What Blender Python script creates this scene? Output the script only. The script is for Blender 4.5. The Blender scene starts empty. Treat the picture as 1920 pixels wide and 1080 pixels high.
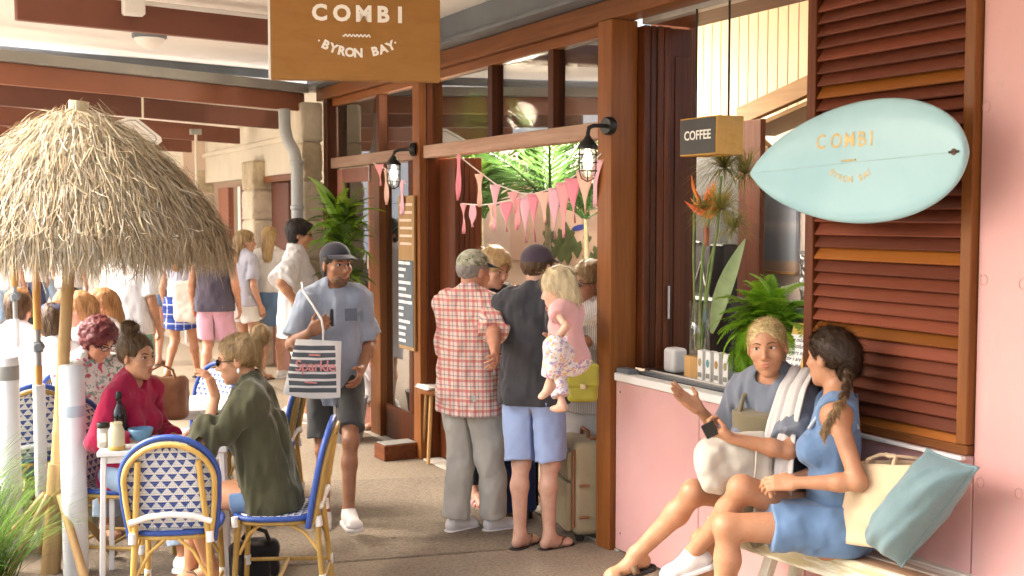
import bpy, math, random
import numpy as np
from mathutils import Vector, Matrix, Euler
random.seed(7); RNG = np.random.RandomState(5)
PI = math.pi
SC = bpy.context.scene
COL = SC.collection
# ------------------------------------------------------------------ camera
CAM_H, CAM_YAW, CAM_PITCH, CAM_F = 1.92, math.radians(27.2), math.radians(3.51), 2200.0
cam_data = bpy.data.cameras.new('camera'); cam = bpy.data.objects.new('camera', cam_data); COL.objects.link(cam)
cam.location = (0, 0, CAM_H); cam.rotation_euler = (PI/2 - CAM_PITCH, 0, -CAM_YAW)
cam_data.sensor_width = 36; cam_data.lens = CAM_F/1920*36; cam_data.clip_end = 800; cam_data.clip_start = .05
cam_data.dof.use_dof = True; cam_data.dof.focus_distance = 6.0; cam_data.dof.aperture_fstop = 5.0
SC.camera = cam
# ------------------------------------------------------------------ sky, sun, exposure
SUN_EL, SUN_AZ = math.radians(46), math.atan2(-1.0, .55)     # azimuth measured clockwise from +Y: the open street side
world = bpy.data.worlds.new('World'); SC.world = world; world.use_nodes = True
wn = world.node_tree; bg = wn.nodes['Background']
sky = wn.nodes.new('ShaderNodeTexSky'); sky.sky_type = 'NISHITA'; sky.sun_disc = False
sky.sun_elevation = SUN_EL; sky.sun_rotation = SUN_AZ; sky.air_density = 1.0; sky.dust_density = 7.0; sky.ozone_density = .4
wn.links.new(sky.outputs[0], bg.inputs[0]); bg.inputs[1].default_value = .135
sd = bpy.data.lights.new('sun', 'SUN'); sd.energy = 1.0; sd.angle = math.radians(22); sd.color = (1, .94, .86)
sun = bpy.data.objects.new('sun', sd); COL.objects.link(sun)
_sd = Vector((math.sin(SUN_AZ)*math.cos(SUN_EL), math.cos(SUN_AZ)*math.cos(SUN_EL), math.sin(SUN_EL)))
sun.rotation_euler = _sd.to_track_quat('Z', 'Y').to_euler(); sun.location = _sd*40
SC.view_settings.view_transform = 'Standard'; SC.view_settings.look = 'None'; SC.view_settings.gamma = 1
SC.view_settings.exposure = 2.55; SC.view_settings.use_curve_mapping = False
try: SC.cycles.max_bounces = 7; SC.cycles.diffuse_bounces = 5; SC.cycles.use_denoising = True
except Exception: pass

# ------------------------------------------------------------------ measuring helpers (pixel of the 1920 photo -> place in the world)
_F = np.array([math.sin(CAM_YAW)*math.cos(CAM_PITCH), math.cos(CAM_YAW)*math.cos(CAM_PITCH), -math.sin(CAM_PITCH)])
_R = np.array([math.cos(CAM_YAW), -math.sin(CAM_YAW), 0.]); _U = np.cross(_R, _F); _C = np.array([0, 0, CAM_H])
def ray(x, y): return _F + _R*(x-960)/CAM_F - _U*(y-540)/CAM_F
def at_z(x, y, z=0): r = ray(x, y); return _C + r*((z-CAM_H)/r[2])
def at_x(x, y, X): r = ray(x, y); return _C + r*(X/r[0])
def at_y(x, y, Y): r = ray(x, y); return _C + r*(Y/r[1])
def at_d(x, y, D): return _C + ray(x, y)*D

# ------------------------------------------------------------------ materials
def lin(c):
    if isinstance(c, str):
        c = [int(c[i:i+2], 16)/255 for i in (0, 2, 4)]
        return tuple((v/12.92 if v <= .04045 else ((v+.055)/1.055)**2.4) for v in c)
    return tuple(c)
class N:
    """tiny node-tree writer"""
    def __init__(s, name):
        s.m = bpy.data.materials.new(name); s.m.use_nodes = True; s.t = s.m.node_tree
        s.b = s.t.nodes['Principled BSDF']
    def n(s, typ, **kw):
        nd = s.t.nodes.new(typ)
        for k, v in kw.items():
            if k == 'ins':
                for i, val in v.items():
                    if isinstance(val, bpy.types.NodeSocket): s.t.links.new(val, nd.inputs[i])
                    else: nd.inputs[i].default_value = val
            else: setattr(nd, k, v)
        return nd
    def l(s, a, b): s.t.links.new(a, b)
    def coord(s, kind='Object', scale=(1, 1, 1), rot=(0, 0, 0)):
        c = s.n('ShaderNodeTexCoord'); m = s.n('ShaderNodeMapping', ins={1: (0, 0, 0), 2: rot, 3: scale}); s.l(c.outputs[kind], m.inputs[0]); return m.outputs[0]
    def noise(s, vec, scale, detail=4, rough=.55): return s.n('ShaderNodeTexNoise', ins={0: vec, 2: scale, 3: detail, 4: rough})
    def ramp(s, fac, stops):
        r = s.n('ShaderNodeValToRGB'); s.l(fac, r.inputs[0]); e = r.color_ramp.elements
        while len(e) < len(stops): e.new(.5)
        for el, (p, c) in zip(e, stops): el.position = p; el.color = (*lin(c), 1)
        return r.outputs[0]
    def mix(s, fac, a, b, mode='MIX'):
        m = s.n('ShaderNodeMix', data_type='RGBA', blend_type=mode)
        for sock, v in ((m.inputs[0], fac), (m.inputs[6], a), (m.inputs[7], b)):
            if isinstance(v, bpy.types.NodeSocket): s.l(v, sock)
            elif isinstance(v, (int, float)): sock.default_value = v
            else: sock.default_value = (*lin(v), 1)
        return m.outputs[2]
    def math(s, op, a, b=0., c=0.):
        m = s.n('ShaderNodeMath', operation=op)
        for i, v in enumerate((a, b, c)):
            if isinstance(v, bpy.types.NodeSocket): s.l(v, m.inputs[i])
            else: m.inputs[i].default_value = v
        return m.outputs[0]
    def bump(s, h, strength=.3, dist=.01):
        b = s.n('ShaderNodeBump', ins={0: strength, 1: dist}); s.l(h, b.inputs['Height']); s.l(b.outputs[0], s.b.inputs['Normal'])
    def col(s, c):
        if isinstance(c, bpy.types.NodeSocket): s.l(c, s.b.inputs[0])
        else: s.b.inputs[0].default_value = (*lin(c), 1)
    def set(s, **kw):
        mp = dict(rough='Roughness', metal='Metallic', spec='Specular IOR Level', trans='Transmission Weight', ior='IOR', sheen='Sheen Weight', coat='Coat Weight', sss='Subsurface Weight', emit='Emission Strength', alpha='Alpha')
        for k, v in kw.items():
            if isinstance(v, bpy.types.NodeSocket): s.l(v, s.b.inputs[mp[k]])
            else: s.b.inputs[mp[k]].default_value = v
        return s
_mc = {}
def plain(name, c, rough=.6, var=.12, scale=9., bump=.0, metal=0., spec=.4, stretch=(1, 1, 1), fine=0):
    """a base colour broken up by two noises"""
    if name in _mc: return _mc[name]
    k = N(name); v = k.coord('Object', stretch); base = np.array(lin(c))
    n1 = k.noise(v, scale, 5)
    k.col(k.ramp(n1.outputs[0], [(.28, tuple(base*(1-var))), (.72, tuple(np.minimum(base*(1+var), .95)))]))
    k.set(rough=rough, metal=metal, spec=spec)
    if bump: n2 = k.noise(v, fine or scale*6, 3); k.bump(n2.outputs[0], bump, .004)
    _mc[name] = k.m; return k.m
def wood(name, dark, light, along=2, rough=.5, scale=1., spec=.25, worn=None):
    if name in _mc: return _mc[name]
    k = N(name); st = [26*scale]*3; st[along] = 1.3*scale
    v = k.coord('Object', st); w = k.noise(v, 1.0, 6, .62); w.inputs['Distortion'].default_value = .6
    v2 = k.coord('Object', [x*.13 for x in st]); w2 = k.noise(v2, 1.0, 3)
    c = k.ramp(w.outputs[0], [(.3, dark), (.7, light)])
    c = k.mix(k.math('MULTIPLY', w2.outputs[0], .55), c, tuple(np.array(lin(dark))*.75))
    oi = k.n('ShaderNodeObjectInfo')                              # each board a touch different
    hv = k.n('ShaderNodeHueSaturation', ins={0: .5, 1: 1.0, 4: c}); k.l(k.math('MULTIPLY_ADD', oi.outputs['Random'], .7, .65), hv.inputs[2]); c = hv.outputs[0]
    if worn:
        w3 = k.noise(k.coord('Object', [x*.3 for x in st]), 1.0, 6, .7); c = k.mix(k.ramp(w3.outputs[0], [(worn[1], (0, 0, 0)), (worn[1]+.06, (1, 1, 1))]), c, worn[0])
    k.col(c); k.set(rough=rough, spec=spec); k.bump(w.outputs[0], .18, .003); _mc[name] = k.m; return k.m
def cloth(name, c, var=.1, weave=900, rough=.9, bump=.25):
    if name in _mc: return _mc[name]
    k = N(name); v = k.coord('Object'); base = np.array(lin(c)); n1 = k.noise(v, 6, 4); n2 = k.noise(v, weave, 2)
    cc = k.ramp(n1.outputs[0], [(.3, tuple(base*(1-var))), (.7, tuple(np.minimum(base*(1+var), .92)))])
    cc = k.mix(.25, cc, k.ramp(n2.outputs[0], [(.3, tuple(base*.6)), (.7, tuple(np.minimum(base*1.35, .95)))]))
    k.col(cc); k.set(rough=rough, spec=.2, sheen=.2); n3 = k.noise(v, 45, 4); k.bump(n3.outputs[0], bump, .006); _mc[name] = k.m; return k.m
def skin(name, c):
    if name in _mc: return _mc[name]
    k = N(name); v = k.coord('Object'); base = np.array(lin(c)); n1 = k.noise(v, 16, 6, .65); n2 = k.noise(v, 120, 3)
    cc = k.ramp(n1.outputs[0], [(.3, tuple(base*np.array([.86, .76, .70]))), (.7, tuple(np.minimum(base*np.array([1.06, 1.04, 1.02]), .95)))])
    n4 = k.noise(v, 55, 4, .7); cc = k.mix(k.ramp(n4.outputs[0], [(.50, (0, 0, 0)), (.72, (.42, .42, .42))]), cc, tuple(base*np.array([1.02, .74, .66]))); n5 = k.n('ShaderNodeTexVoronoi', ins={0: v, 2: 95}); cc = k.mix(k.ramp(n5.outputs['Distance'], [(.06, (.35, .35, .35)), (.13, (0, 0, 0))]), cc, tuple(base*np.array([.62, .5, .42]))); n6 = k.noise(v, 26, 4); k.col(cc); k.set(spec=.4, sss=.15); k.l(k.math('MULTIPLY_ADD', n6.outputs[0], .35, .28), k.b.inputs['Roughness']); k.b.inputs['Subsurface Radius'].default_value = (.012, .005, .003); k.b.inputs['Subsurface Scale'].default_value = .6
    k.bump(n2.outputs[0], .08, .002); _mc[name] = k.m; return k.m
def hairmat(name, dark, light, st=(70, 70, 7)):
    if name in _mc: return _mc[name]
    k = N(name); v = k.coord('Object', st); n1 = k.noise(v, 1., 4, .65); n1.inputs['Distortion'].default_value = .5
    k.col(k.ramp(n1.outputs[0], [(.32, dark), (.68, light)])); k.set(rough=.42, spec=.35); k.bump(n1.outputs[0], .75, .006); _mc[name] = k.m; return k.m
def emis(name, c, strength, base=(.8, .8, .8)):
    if name in _mc: return _mc[name]
    k = N(name); k.col(base); k.b.inputs['Emission Color'].default_value = (*lin(c), 1); k.set(emit=strength); _mc[name] = k.m; return k.m
def glassy(name, c=(.9, .95, .95), rough=.02, alpha_mix=.85, tint=(1, 1, 1)):
    """thin pane: see-through with a clear reflection"""
    if name in _mc: return _mc[name]
    k = N(name); t = k.t; t.nodes.remove(k.b)
    out = t.nodes['Material Output']; tr = k.n('ShaderNodeBsdfTransparent'); tr.inputs[0].default_value = (*lin(c), 1)
    gl = k.n('ShaderNodeBsdfGlossy'); gl.inputs[0].default_value = (*lin(tint), 1); gl.inputs['Roughness'].default_value = rough
    mx = k.n('ShaderNodeMixShader'); fr = k.n('ShaderNodeLayerWeight'); fr.inputs[0].default_value = .25
    f = k.math('MULTIPLY_ADD', fr.outputs['Fresnel'], 1-alpha_mix, (1-alpha_mix)*.5)
    k.l(f, mx.inputs[0]); k.l(tr.outputs[0], mx.inputs[1]); k.l(gl.outputs[0], mx.inputs[2]); k.l(mx.outputs[0], out.inputs[0])
    _mc[name] = k.m; return k.m

# ------------------------------------------------------------------ objects
def tag(o, label=None, cat=None, group=None, kind=None):
    if label: o['label'] = label
    if cat: o['category'] = cat
    if group: o['group'] = group
    if kind: o['kind'] = kind
    return o
ROOT = {}
def thing(name, label, cat, loc=(0, 0, 0), rz=0., group=None):
    o = bpy.data.objects.new(name, None); COL.objects.link(o); o.empty_display_size = .1
    o.location = tuple(float(v) for v in loc); o.rotation_euler = (0, 0, rz); ROOT[o.name] = Matrix.Translation(o.location) @ Matrix.Rotation(rz, 4, 'Z')
    return tag(o, label, cat, group)
def link(name, me, mat, parent=None):
    o = bpy.data.objects.new(name, me); COL.objects.link(o)
    if mat is not None and not me.materials:
        for m_ in (mat if isinstance(mat, (list, tuple)) else [mat]): me.materials.append(m_)
    if parent: o.parent = parent; ROOT[o.name] = ROOT.get(parent.name, Matrix())
    else: ROOT[o.name] = Matrix()
    return o
def share(src, parent=None, loc=None, rot=None, scale=None):
    c = src.copy(); COL.objects.link(c)
    if parent: c.parent = parent
    if loc is not None: c.location = loc
    if rot is not None: c.rotation_euler = rot
    if scale is not None: c.scale = scale
    ROOT[c.name] = ROOT.get(src.name, Matrix()); return c
def copy_tree(o, parent=None):
    c = o.copy(); COL.objects.link(c); ROOT[c.name] = ROOT.get(o.name, Matrix())
    if parent: c.parent = parent
    for ch in list(o.children): copy_tree(ch, c)
    return c
def np_mesh(name, V, F, smooth=True):
    V = np.asarray(V, np.float32); F = np.asarray(F, np.int32); me = bpy.data.meshes.new(name); n, k = F.shape
    me.vertices.add(len(V)); me.vertices.foreach_set('co', V.ravel()); me.loops.add(n*k); me.loops.foreach_set('vertex_index', F.ravel())
    me.polygons.add(n); me.polygons.foreach_set('loop_start', np.arange(0, n*k, k, dtype=np.int32)); me.polygons.foreach_set('loop_total', np.full(n, k, np.int32))
    me.polygons.foreach_set('use_smooth', np.full(n, smooth)); me.update(calc_edges=True); return me
def ortho(d):
    d = Vector(d).normalized(); a = Vector((0, 0, 1)) if abs(d.z) < .9 else Vector((1, 0, 0)); x = a.cross(d).normalized(); return x, d.cross(x), d
class MB:
    def __init__(s): s.v = []; s.f = []; s.sm = []
    def add(s, V, F, smooth=False):
        o = len(s.v); s.v += [tuple(float(c) for c in p) for p in V]; s.f += [tuple(i+o for i in f) for f in F]; s.sm += [smooth]*len(F); return s
    def hexa(s, P):      # 8 corners: bottom loop then top loop
        return s.add(P, [(3, 2, 1, 0), (4, 5, 6, 7), (0, 1, 5, 4), (1, 2, 6, 5), (2, 3, 7, 6), (3, 0, 4, 7)])
    def box(s, c, size, rot=None, ch=.0):
        hx, hy, hz = [v/2 for v in size]; c = Vector(c); M = (Euler(rot).to_matrix() if not isinstance(rot, Matrix) else rot) if rot is not None else Matrix.Identity(3)
        if ch <= 0 or ch*2 >= min(size):
            P = [(-hx, -hy, -hz), (hx, -hy, -hz), (hx, hy, -hz), (-hx, hy, -hz), (-hx, -hy, hz), (hx, -hy, hz), (hx, hy, hz), (-hx, hy, hz)]
            return s.hexa([c + M @ Vector(p) for p in P])
        V = []; F = []; ix = {}
        for sx in (-1, 1):
            for sy in (-1, 1):
                for sz in (-1, 1):
                    for ax in range(3):
                        p = [sx*(hx-ch), sy*(hy-ch), sz*(hz-ch)]; p[ax] = (sx*hx, sy*hy, sz*hz)[ax]; ix[(sx, sy, sz, ax)] = len(V); V.append(c + M @ Vector(p))
        for ax in range(3):
            o1, o2 = (ax+1) % 3, (ax+2) % 3
            for sg in (-1, 1):
                q = []
                for a, b in ((-1, -1), (1, -1), (1, 1), (-1, 1)):
                    k = [0, 0, 0]; k[ax] = sg; k[o1] = a; k[o2] = b; q.append(ix[(*k, ax)])
                F.append(q if sg > 0 else q[::-1])
            for a in (-1, 1):
                for b in (-1, 1):
                    k0 = [0, 0, 0]; k0[ax] = -1; k0[o1] = a; k0[o2] = b; k1 = list(k0); k1[ax] = 1
                    q = [ix[(*k0, o1)], ix[(*k1, o1)], ix[(*k1, o2)], ix[(*k0, o2)]]; F.append(q if a*b < 0 else q[::-1])
        for sx in (-1, 1):
            for sy in (-1, 1):
                for sz in (-1, 1):
                    q = [ix[(sx, sy, sz, a)] for a in range(3)]; F.append(q if sx*sy*sz > 0 else q[::-1])
        return s.add(V, F)
    def bb(s, x0, x1, y0, y1, z0, z1, ch=0.): return s.box(((x0+x1)/2, (y0+y1)/2, (z0+z1)/2), (abs(x1-x0), abs(y1-y0), abs(z1-z0)), None, ch)
    def bar(s, a, b, w, h, up=(0, 0, 1), ch=0.):     # box section bar from a to b, w across, h along 'up'
        a, b = Vector(a), Vector(b); d = (b-a).normalized(); x = d.cross(Vector(up)).normalized(); u = x.cross(d); M = Matrix((x, d, u)).transposed(); return s.box((a+b)/2, (w, (b-a).length, h), M, ch)
    def tube(s, pts, r, n=8, cap=True, smooth=True, closed=False):
        pts = [Vector(p) for p in pts]; rs = r if isinstance(r, (list, tuple)) else [r]*len(pts); V = []; F = []; m = len(pts); x = None
        for i, p in enumerate(pts):
            if closed: d = pts[(i+1) % m]-pts[i-1]
            else: d = pts[min(i+1, m-1)]-pts[max(i-1, 0)]
            d.normalize()
            if x is None: x = ortho(d)[0]
            x = x - d*x.dot(d)
            if x.length < 1e-6: x = ortho(d)[0]
            x.normalize(); y = d.cross(x)
            for j in range(n): a = 2*PI*j/n; V.append(p + (x*math.cos(a)+y*math.sin(a))*rs[i])
        for i in range(m if closed else m-1):
            for j in range(n):
                a, b = i*n+j, i*n+(j+1) % n; c, d_ = ((i+1) % m)*n+(j+1) % n, ((i+1) % m)*n+j; F.append((a, b, c, d_))
        s.add(V, F, smooth)
        if cap and not closed: s.add(V[:n], [tuple(range(n))[::-1]]); s.add(V[-n:], [tuple(range(n))])
        return s
    def cyl(s, a, b, r, r2=None, n=16, smooth=True): return s.tube([a, b], [r, r if r2 is None else r2], n, True, smooth)
    def lathe(s, prof, c=(0, 0, 0), n=20, axis=(0, 0, 1), smooth=True, cap=True):
        x, y, d = ortho(axis); c = Vector(c); V = []; F = []
        for r, z in prof:
            for j in range(n): a = 2*PI*j/n; V.append(c + d*z + (x*math.cos(a)+y*math.sin(a))*max(r, 1e-4))
        for i in range(len(prof)-1):
            for j in range(n): F.append((i*n+j, i*n+(j+1) % n, (i+1)*n+(j+1) % n, (i+1)*n+j))
        s.add(V, F, smooth)
        if cap: s.add(V[:n], [tuple(range(n))[::-1]]); s.add(V[-n:], [tuple(range(n))])
        return s
    def prism(s, poly, a, b):   # poly: list of points (Vector); extruded by offset b-a
        P = [Vector(p) for p in poly]; o = Vector(b)-Vector(a); n = len(P)
        return s.add(P + [p+o for p in P], [tuple(range(n))[::-1], tuple(range(n, 2*n))] + [(i, (i+1) % n, n+(i+1) % n, n+i) for i in range(n)])
    def sheet(s, fn, nu, nv, thick=0., smooth=True):
        V = [Vector(fn(i/nu, j/nv)) for i in range(nu+1) for j in range(nv+1)]; F = []; W = nv+1
        for i in range(nu):
            for j in range(nv): a = i*W+j; F.append((a, a+W, a+W+1, a+1))
        if thick <= 0: return s.add(V, F, smooth)
        nr = [Vector() for _ in V]
        for f in F:
            nn = (V[f[2]]-V[f[0]]).cross(V[f[3]]-V[f[1]])
            for i in f: nr[i] += nn
        V2 = [v - (q.normalized() if q.length > 0 else q)*thick for v, q in zip(V, nr)]; k = len(V)
        F2 = [tuple(i+k for i in f[::-1]) for f in F]; E = []
        rim = [i*W for i in range(nu+1)] + [nu*W+j for j in range(1, nv+1)] + [i*W+nv for i in range(nu-1, -1, -1)] + [j for j in range(nv-1, 0, -1)]
        for a, b in zip(rim, rim[1:]+rim[:1]): E.append((b, a, a+k, b+k))
        return s.add(V+V2, F+F2+E, smooth)
    def mesh(s, name, M=None):
        me = bpy.data.meshes.new(name); V = s.v if M is None else [tuple(M @ Vector(p)) for p in s.v]
        me.from_pydata(V, [], s.f); me.polygons.foreach_set('use_smooth', s.sm); me.update(); return me
    def build(s, name, mat, parent=None, world=True):
        M = ROOT[parent.name].inverted() if (parent and world) else None
        return link(name, s.mesh(name, M), mat, parent)
    def solo(s, name, mat, label, cat, group=None, kind=None): return tag(s.build(name, mat), label, cat, group, kind)
def text_mesh(name, txt, size, M, mat, parent, extrude=.003, font_bold=0., spacing=1.0, align='CENTER', world=True):
    """real lettering: a text curve turned into a mesh, placed by matrix M (x right, y up, z out of the face)"""
    cu = bpy.data.curves.new(name, 'FONT'); cu.body = txt; cu.size = size; cu.extrude = extrude; cu.offset = font_bold; cu.space_character = spacing; cu.align_x = align; cu.align_y = 'CENTER'; cu.resolution_u = 3
    o = bpy.data.objects.new(name, cu); COL.objects.link(o); bpy.context.view_layer.update()
    me = bpy.data.meshes.new_from_object(o.evaluated_get(bpy.context.evaluated_depsgraph_get())); bpy.data.objects.remove(o); bpy.data.curves.remove(cu)
    me.transform((ROOT[parent.name].inverted() if world else Matrix()) @ M); me.materials.clear(); return link(name, me, mat, parent)
def frame_matrix(o, x, y):
    x = Vector(x).normalized(); y = Vector(y); z = x.cross(y).normalized(); y = z.cross(x); M = Matrix((x, y, z)).transposed().to_4x4(); M.translation = Vector(o); return M

# ------------------------------------------------------------------ sculpting: signed distances on a grid, skinned by surface nets
_LAT = RNG.rand(24, 24, 24).astype(np.float32)
def vnoise(x, y, z):
    x, y, z = np.broadcast_arrays(x, y, z); xi, yi, zi = np.floor(x).astype(int), np.floor(y).astype(int), np.floor(z).astype(int)
    fx, fy, fz = x-xi, y-yi, z-zi; fx, fy, fz = fx*fx*(3-2*fx), fy*fy*(3-2*fy), fz*fz*(3-2*fz); g = lambda a, b, c: _LAT[(xi+a) % 24, (yi+b) % 24, (zi+c) % 24]
    l = lambda a, b, t: a+(b-a)*t
    return l(l(l(g(0, 0, 0), g(1, 0, 0), fx), l(g(0, 1, 0), g(1, 1, 0), fx), fy), l(l(g(0, 0, 1), g(1, 0, 1), fx), l(g(0, 1, 1), g(1, 1, 1), fx), fy), fz)*2-1
class Sculpt:
    def __init__(s, res=.007): s.res = res; s.p = []; s.disp = None; s.cuts = []; s.bias = 0.
    def _add(s, f, lo, hi, k, mode): s.p.append((f, np.array(lo, float), np.array(hi, float), k, mode)); return s
    def cone(s, a, b, ra, rb=None, k=.02, mode='u', flat=None, fs=1.):
        """round cone a->b; flat: unit axis along which the section is scaled by fs"""
        a, b = np.array(a, float), np.array(b, float); rb = ra if rb is None else rb; d = b-a; L2 = max(d@d, 1e-9); n = None if flat is None else np.array(flat, float)/np.linalg.norm(flat)
        def f(X, Y, Z):
            x, y, z = X-a[0], Y-a[1], Z-a[2]; t = np.clip((x*d[0]+y*d[1]+z*d[2])/L2, 0, 1); x, y, z = x-t*d[0], y-t*d[1], z-t*d[2]; q = x*x+y*y+z*z
            if n is not None: vn = x*n[0]+y*n[1]+z*n[2]; q = q+vn*vn*(1/fs**2-1)
            r = ra+t*(rb-ra); dd = np.sqrt(q)-r
            return dd*(min(1, fs)*.35+.65) if n is not None else dd
        R = max(ra, rb)*max(1, fs); return s._add(f, np.minimum(a, b)-R, np.maximum(a, b)+R, k, mode)
    def ell(s, c, r, M=None, k=.02, mode='u'):
        c = np.array(c, float); r = np.array(r if hasattr(r, '__len__') else (r, r, r), float); M = np.eye(3) if M is None else np.array(M, float)
        def f(X, Y, Z):
            x, y, z = X-c[0], Y-c[1], Z-c[2]; q = [(x*M[0, i]+y*M[1, i]+z*M[2, i]) for i in range(3)]
            k0 = np.sqrt(sum((q[i]/r[i])**2 for i in range(3))); k1 = np.sqrt(sum((q[i]/r[i]**2)**2 for i in range(3)))+1e-9; return k0*(k0-1)/k1
        e = np.sqrt((M**2) @ (r**2)); return s._add(f, c-e, c+e, k, mode)
    def rbox(s, c, h, r=.01, M=None, k=.005, mode='u'):
        c = np.array(c, float); h = np.array(h, float); M = np.eye(3) if M is None else np.array(M, float)
        def f(X, Y, Z):
            x, y, z = X-c[0], Y-c[1], Z-c[2]; q = [np.abs(x*M[0, i]+y*M[1, i]+z*M[2, i])-(h[i]-r) for i in range(3)]
            return np.sqrt(sum(np.maximum(v, 0)**2 for v in q))+np.minimum(np.maximum(np.maximum(q[0], q[1]), q[2]), 0)-r
        e = np.abs(M) @ h; return s._add(f, c-e, c+e, k, mode)
    def capped(s, a, b, ra, rb, k=.015, flat=None, fs=1., roundtop=True):
        """cone with a flat end at b (sleeves, trouser legs)"""
        a, b = np.array(a, float), np.array(b, float); d = b-a; L = np.linalg.norm(d); u = d/L; n = None if flat is None else np.array(flat, float)/np.linalg.norm(flat)
        def f(X, Y, Z):
            x, y, z = X-a[0], Y-a[1], Z-a[2]; tt = x*u[0]+y*u[1]+z*u[2]; t = np.clip(tt, 0, L*1.02); x, y, z = x-t*u[0], y-t*u[1], z-t*u[2]; q = x*x+y*y+z*z
            if n is not None: vn = x*n[0]+y*n[1]+z*n[2]; q = q+vn*vn*(1/fs**2-1)
            return np.maximum(np.sqrt(q)-(ra+t/L*(rb-ra)), tt-L)
        R = max(ra, rb)*max(1, fs); return s._add(f, np.minimum(a, b)-R, np.maximum(a, b)+R, k, 'u')
    def half(s, c, n):      # keep the side where (p-c).n < 0, applied at the end
        s.cuts.append((np.array(c, float), np.array(n, float)/np.linalg.norm(n))); return s
    def wrinkle(s, amp, freq=(9, 9, 14), seed=0, amp2=0., f2=(30, 30, 30), bias=0.): s.disp = (amp, freq, seed, amp2, f2); s.bias = bias; return s
    def mesh(s, name):
        h = s.res; pad = 3*h; us = [q for q in s.p if q[4] == 'u']; lo = np.min([q[1] for q in us], 0)-pad; hi = np.max([q[2] for q in us], 0)+pad
        n = np.ceil((hi-lo)/h).astype(int)+1; ax = [(lo[i]+h*np.arange(n[i])).astype(np.float32) for i in range(3)]; D = np.full(n, 1.0, np.float32)
        for f, a, b, k, mode in s.p:
            m = max(k, 3*h)+h; i0 = np.clip(np.floor((a-m-lo)/h).astype(int), 0, n); i1 = np.clip(np.ceil((b+m-lo)/h).astype(int)+1, 0, n)
            if np.any(i1 <= i0): continue
            sl = tuple(slice(i0[i], i1[i]) for i in range(3)); X, Y, Z = ax[0][sl[0]][:, None, None], ax[1][sl[1]][None, :, None], ax[2][sl[2]][None, None, :]
            d = f(X, Y, Z).astype(np.float32); o = D[sl]
            if mode == 'u': w = np.maximum(k-np.abs(o-d), 0)/k; D[sl] = np.minimum(o, d)-w*w*k*.25
            else: d = -d; w = np.maximum(k-np.abs(o-d), 0)/k; D[sl] = np.maximum(o, d)+w*w*k*.25
        X, Y, Z = ax[0][:, None, None], ax[1][None, :, None], ax[2][None, None, :]
        if s.disp:
            amp, fr, sd_, a2, f2 = s.disp; near = np.argwhere(np.abs(D) < .04)
            if len(near):
                x, y, z = ax[0][near[:, 0]], ax[1][near[:, 1]], ax[2][near[:, 2]]; v = vnoise(x*fr[0]+sd_, y*fr[1]+sd_*1.7, z*fr[2])*amp
                if a2: v = v+vnoise(x*f2[0]+sd_*2.1, y*f2[1], z*f2[2]+sd_)*a2
                if s.bias: v = v-amp*s.bias
                D[near[:, 0], near[:, 1], near[:, 2]] += v
        for c, nn in s.cuts: D = np.maximum(D, ((X-c[0])*nn[0]+(Y-c[1])*nn[1]+(Z-c[2])*nn[2]).astype(np.float32))
        return surface_nets(D, lo, h, name)
    def build(s, name, mat, parent=None): return link(name, s.mesh(name), mat, parent)
def surface_nets(D, lo, h, name):
    S = D < 0; c = np.zeros(tuple(v-1 for v in D.shape), np.int8); offs = [(i, j, k) for i in (0, 1) for j in (0, 1) for k in (0, 1)]
    sl = lambda o: tuple(slice(o[i], D.shape[i]-1+o[i]) for i in range(3))
    for o in offs: c += S[sl(o)]
    act = (c > 0) & (c < 8); idx = np.argwhere(act); ids = np.full(c.shape, -1, np.int32); ids[act] = np.arange(len(idx), dtype=np.int32)
    acc = np.zeros((len(idx), 3), np.float32); cnt = np.zeros(len(idx), np.float32); cv = {o: D[idx[:, 0]+o[0], idx[:, 1]+o[1], idx[:, 2]+o[2]] for o in offs}
    for o in offs:
        for a in range(3):
            if o[a] == 0:
                o2 = list(o); o2[a] = 1; o2 = tuple(o2); d0, d1 = cv[o], cv[o2]; m = (d0 < 0) != (d1 < 0); t = np.where(m, d0/np.where(m, d0-d1, 1), 0)
                for i in range(3): acc[:, i] += np.where(m, o[i]+(t if i == a else 0), 0)
                cnt += m
    V = lo+h*(idx+acc/cnt[:, None]); Fs = []
    for a in range(3):
        b, d = (a+1) % 3, (a+2) % 3; s0 = [slice(None)]*3; s1 = [slice(None)]*3; s0[a] = slice(0, -1); s1[a] = slice(1, None); e = S[tuple(s0)] != S[tuple(s1)]; q = np.argwhere(e)
        q = q[(q[:, b] > 0) & (q[:, d] > 0) & (q[:, b] < D.shape[b]-1) & (q[:, d] < D.shape[d]-1)]; ins = S[q[:, 0], q[:, 1], q[:, 2]]; qs = []
        for ob, od in ((-1, -1), (0, -1), (0, 0), (-1, 0)): r = q.copy(); r[:, b] += ob; r[:, d] += od; qs.append(ids[r[:, 0], r[:, 1], r[:, 2]])
        f = np.stack(qs, 1); f[~ins] = f[~ins][:, ::-1]; Fs.append(f)
    F = np.concatenate(Fs); F = F[(F >= 0).all(1)]; return np_mesh(name, V, F, True)
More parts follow.
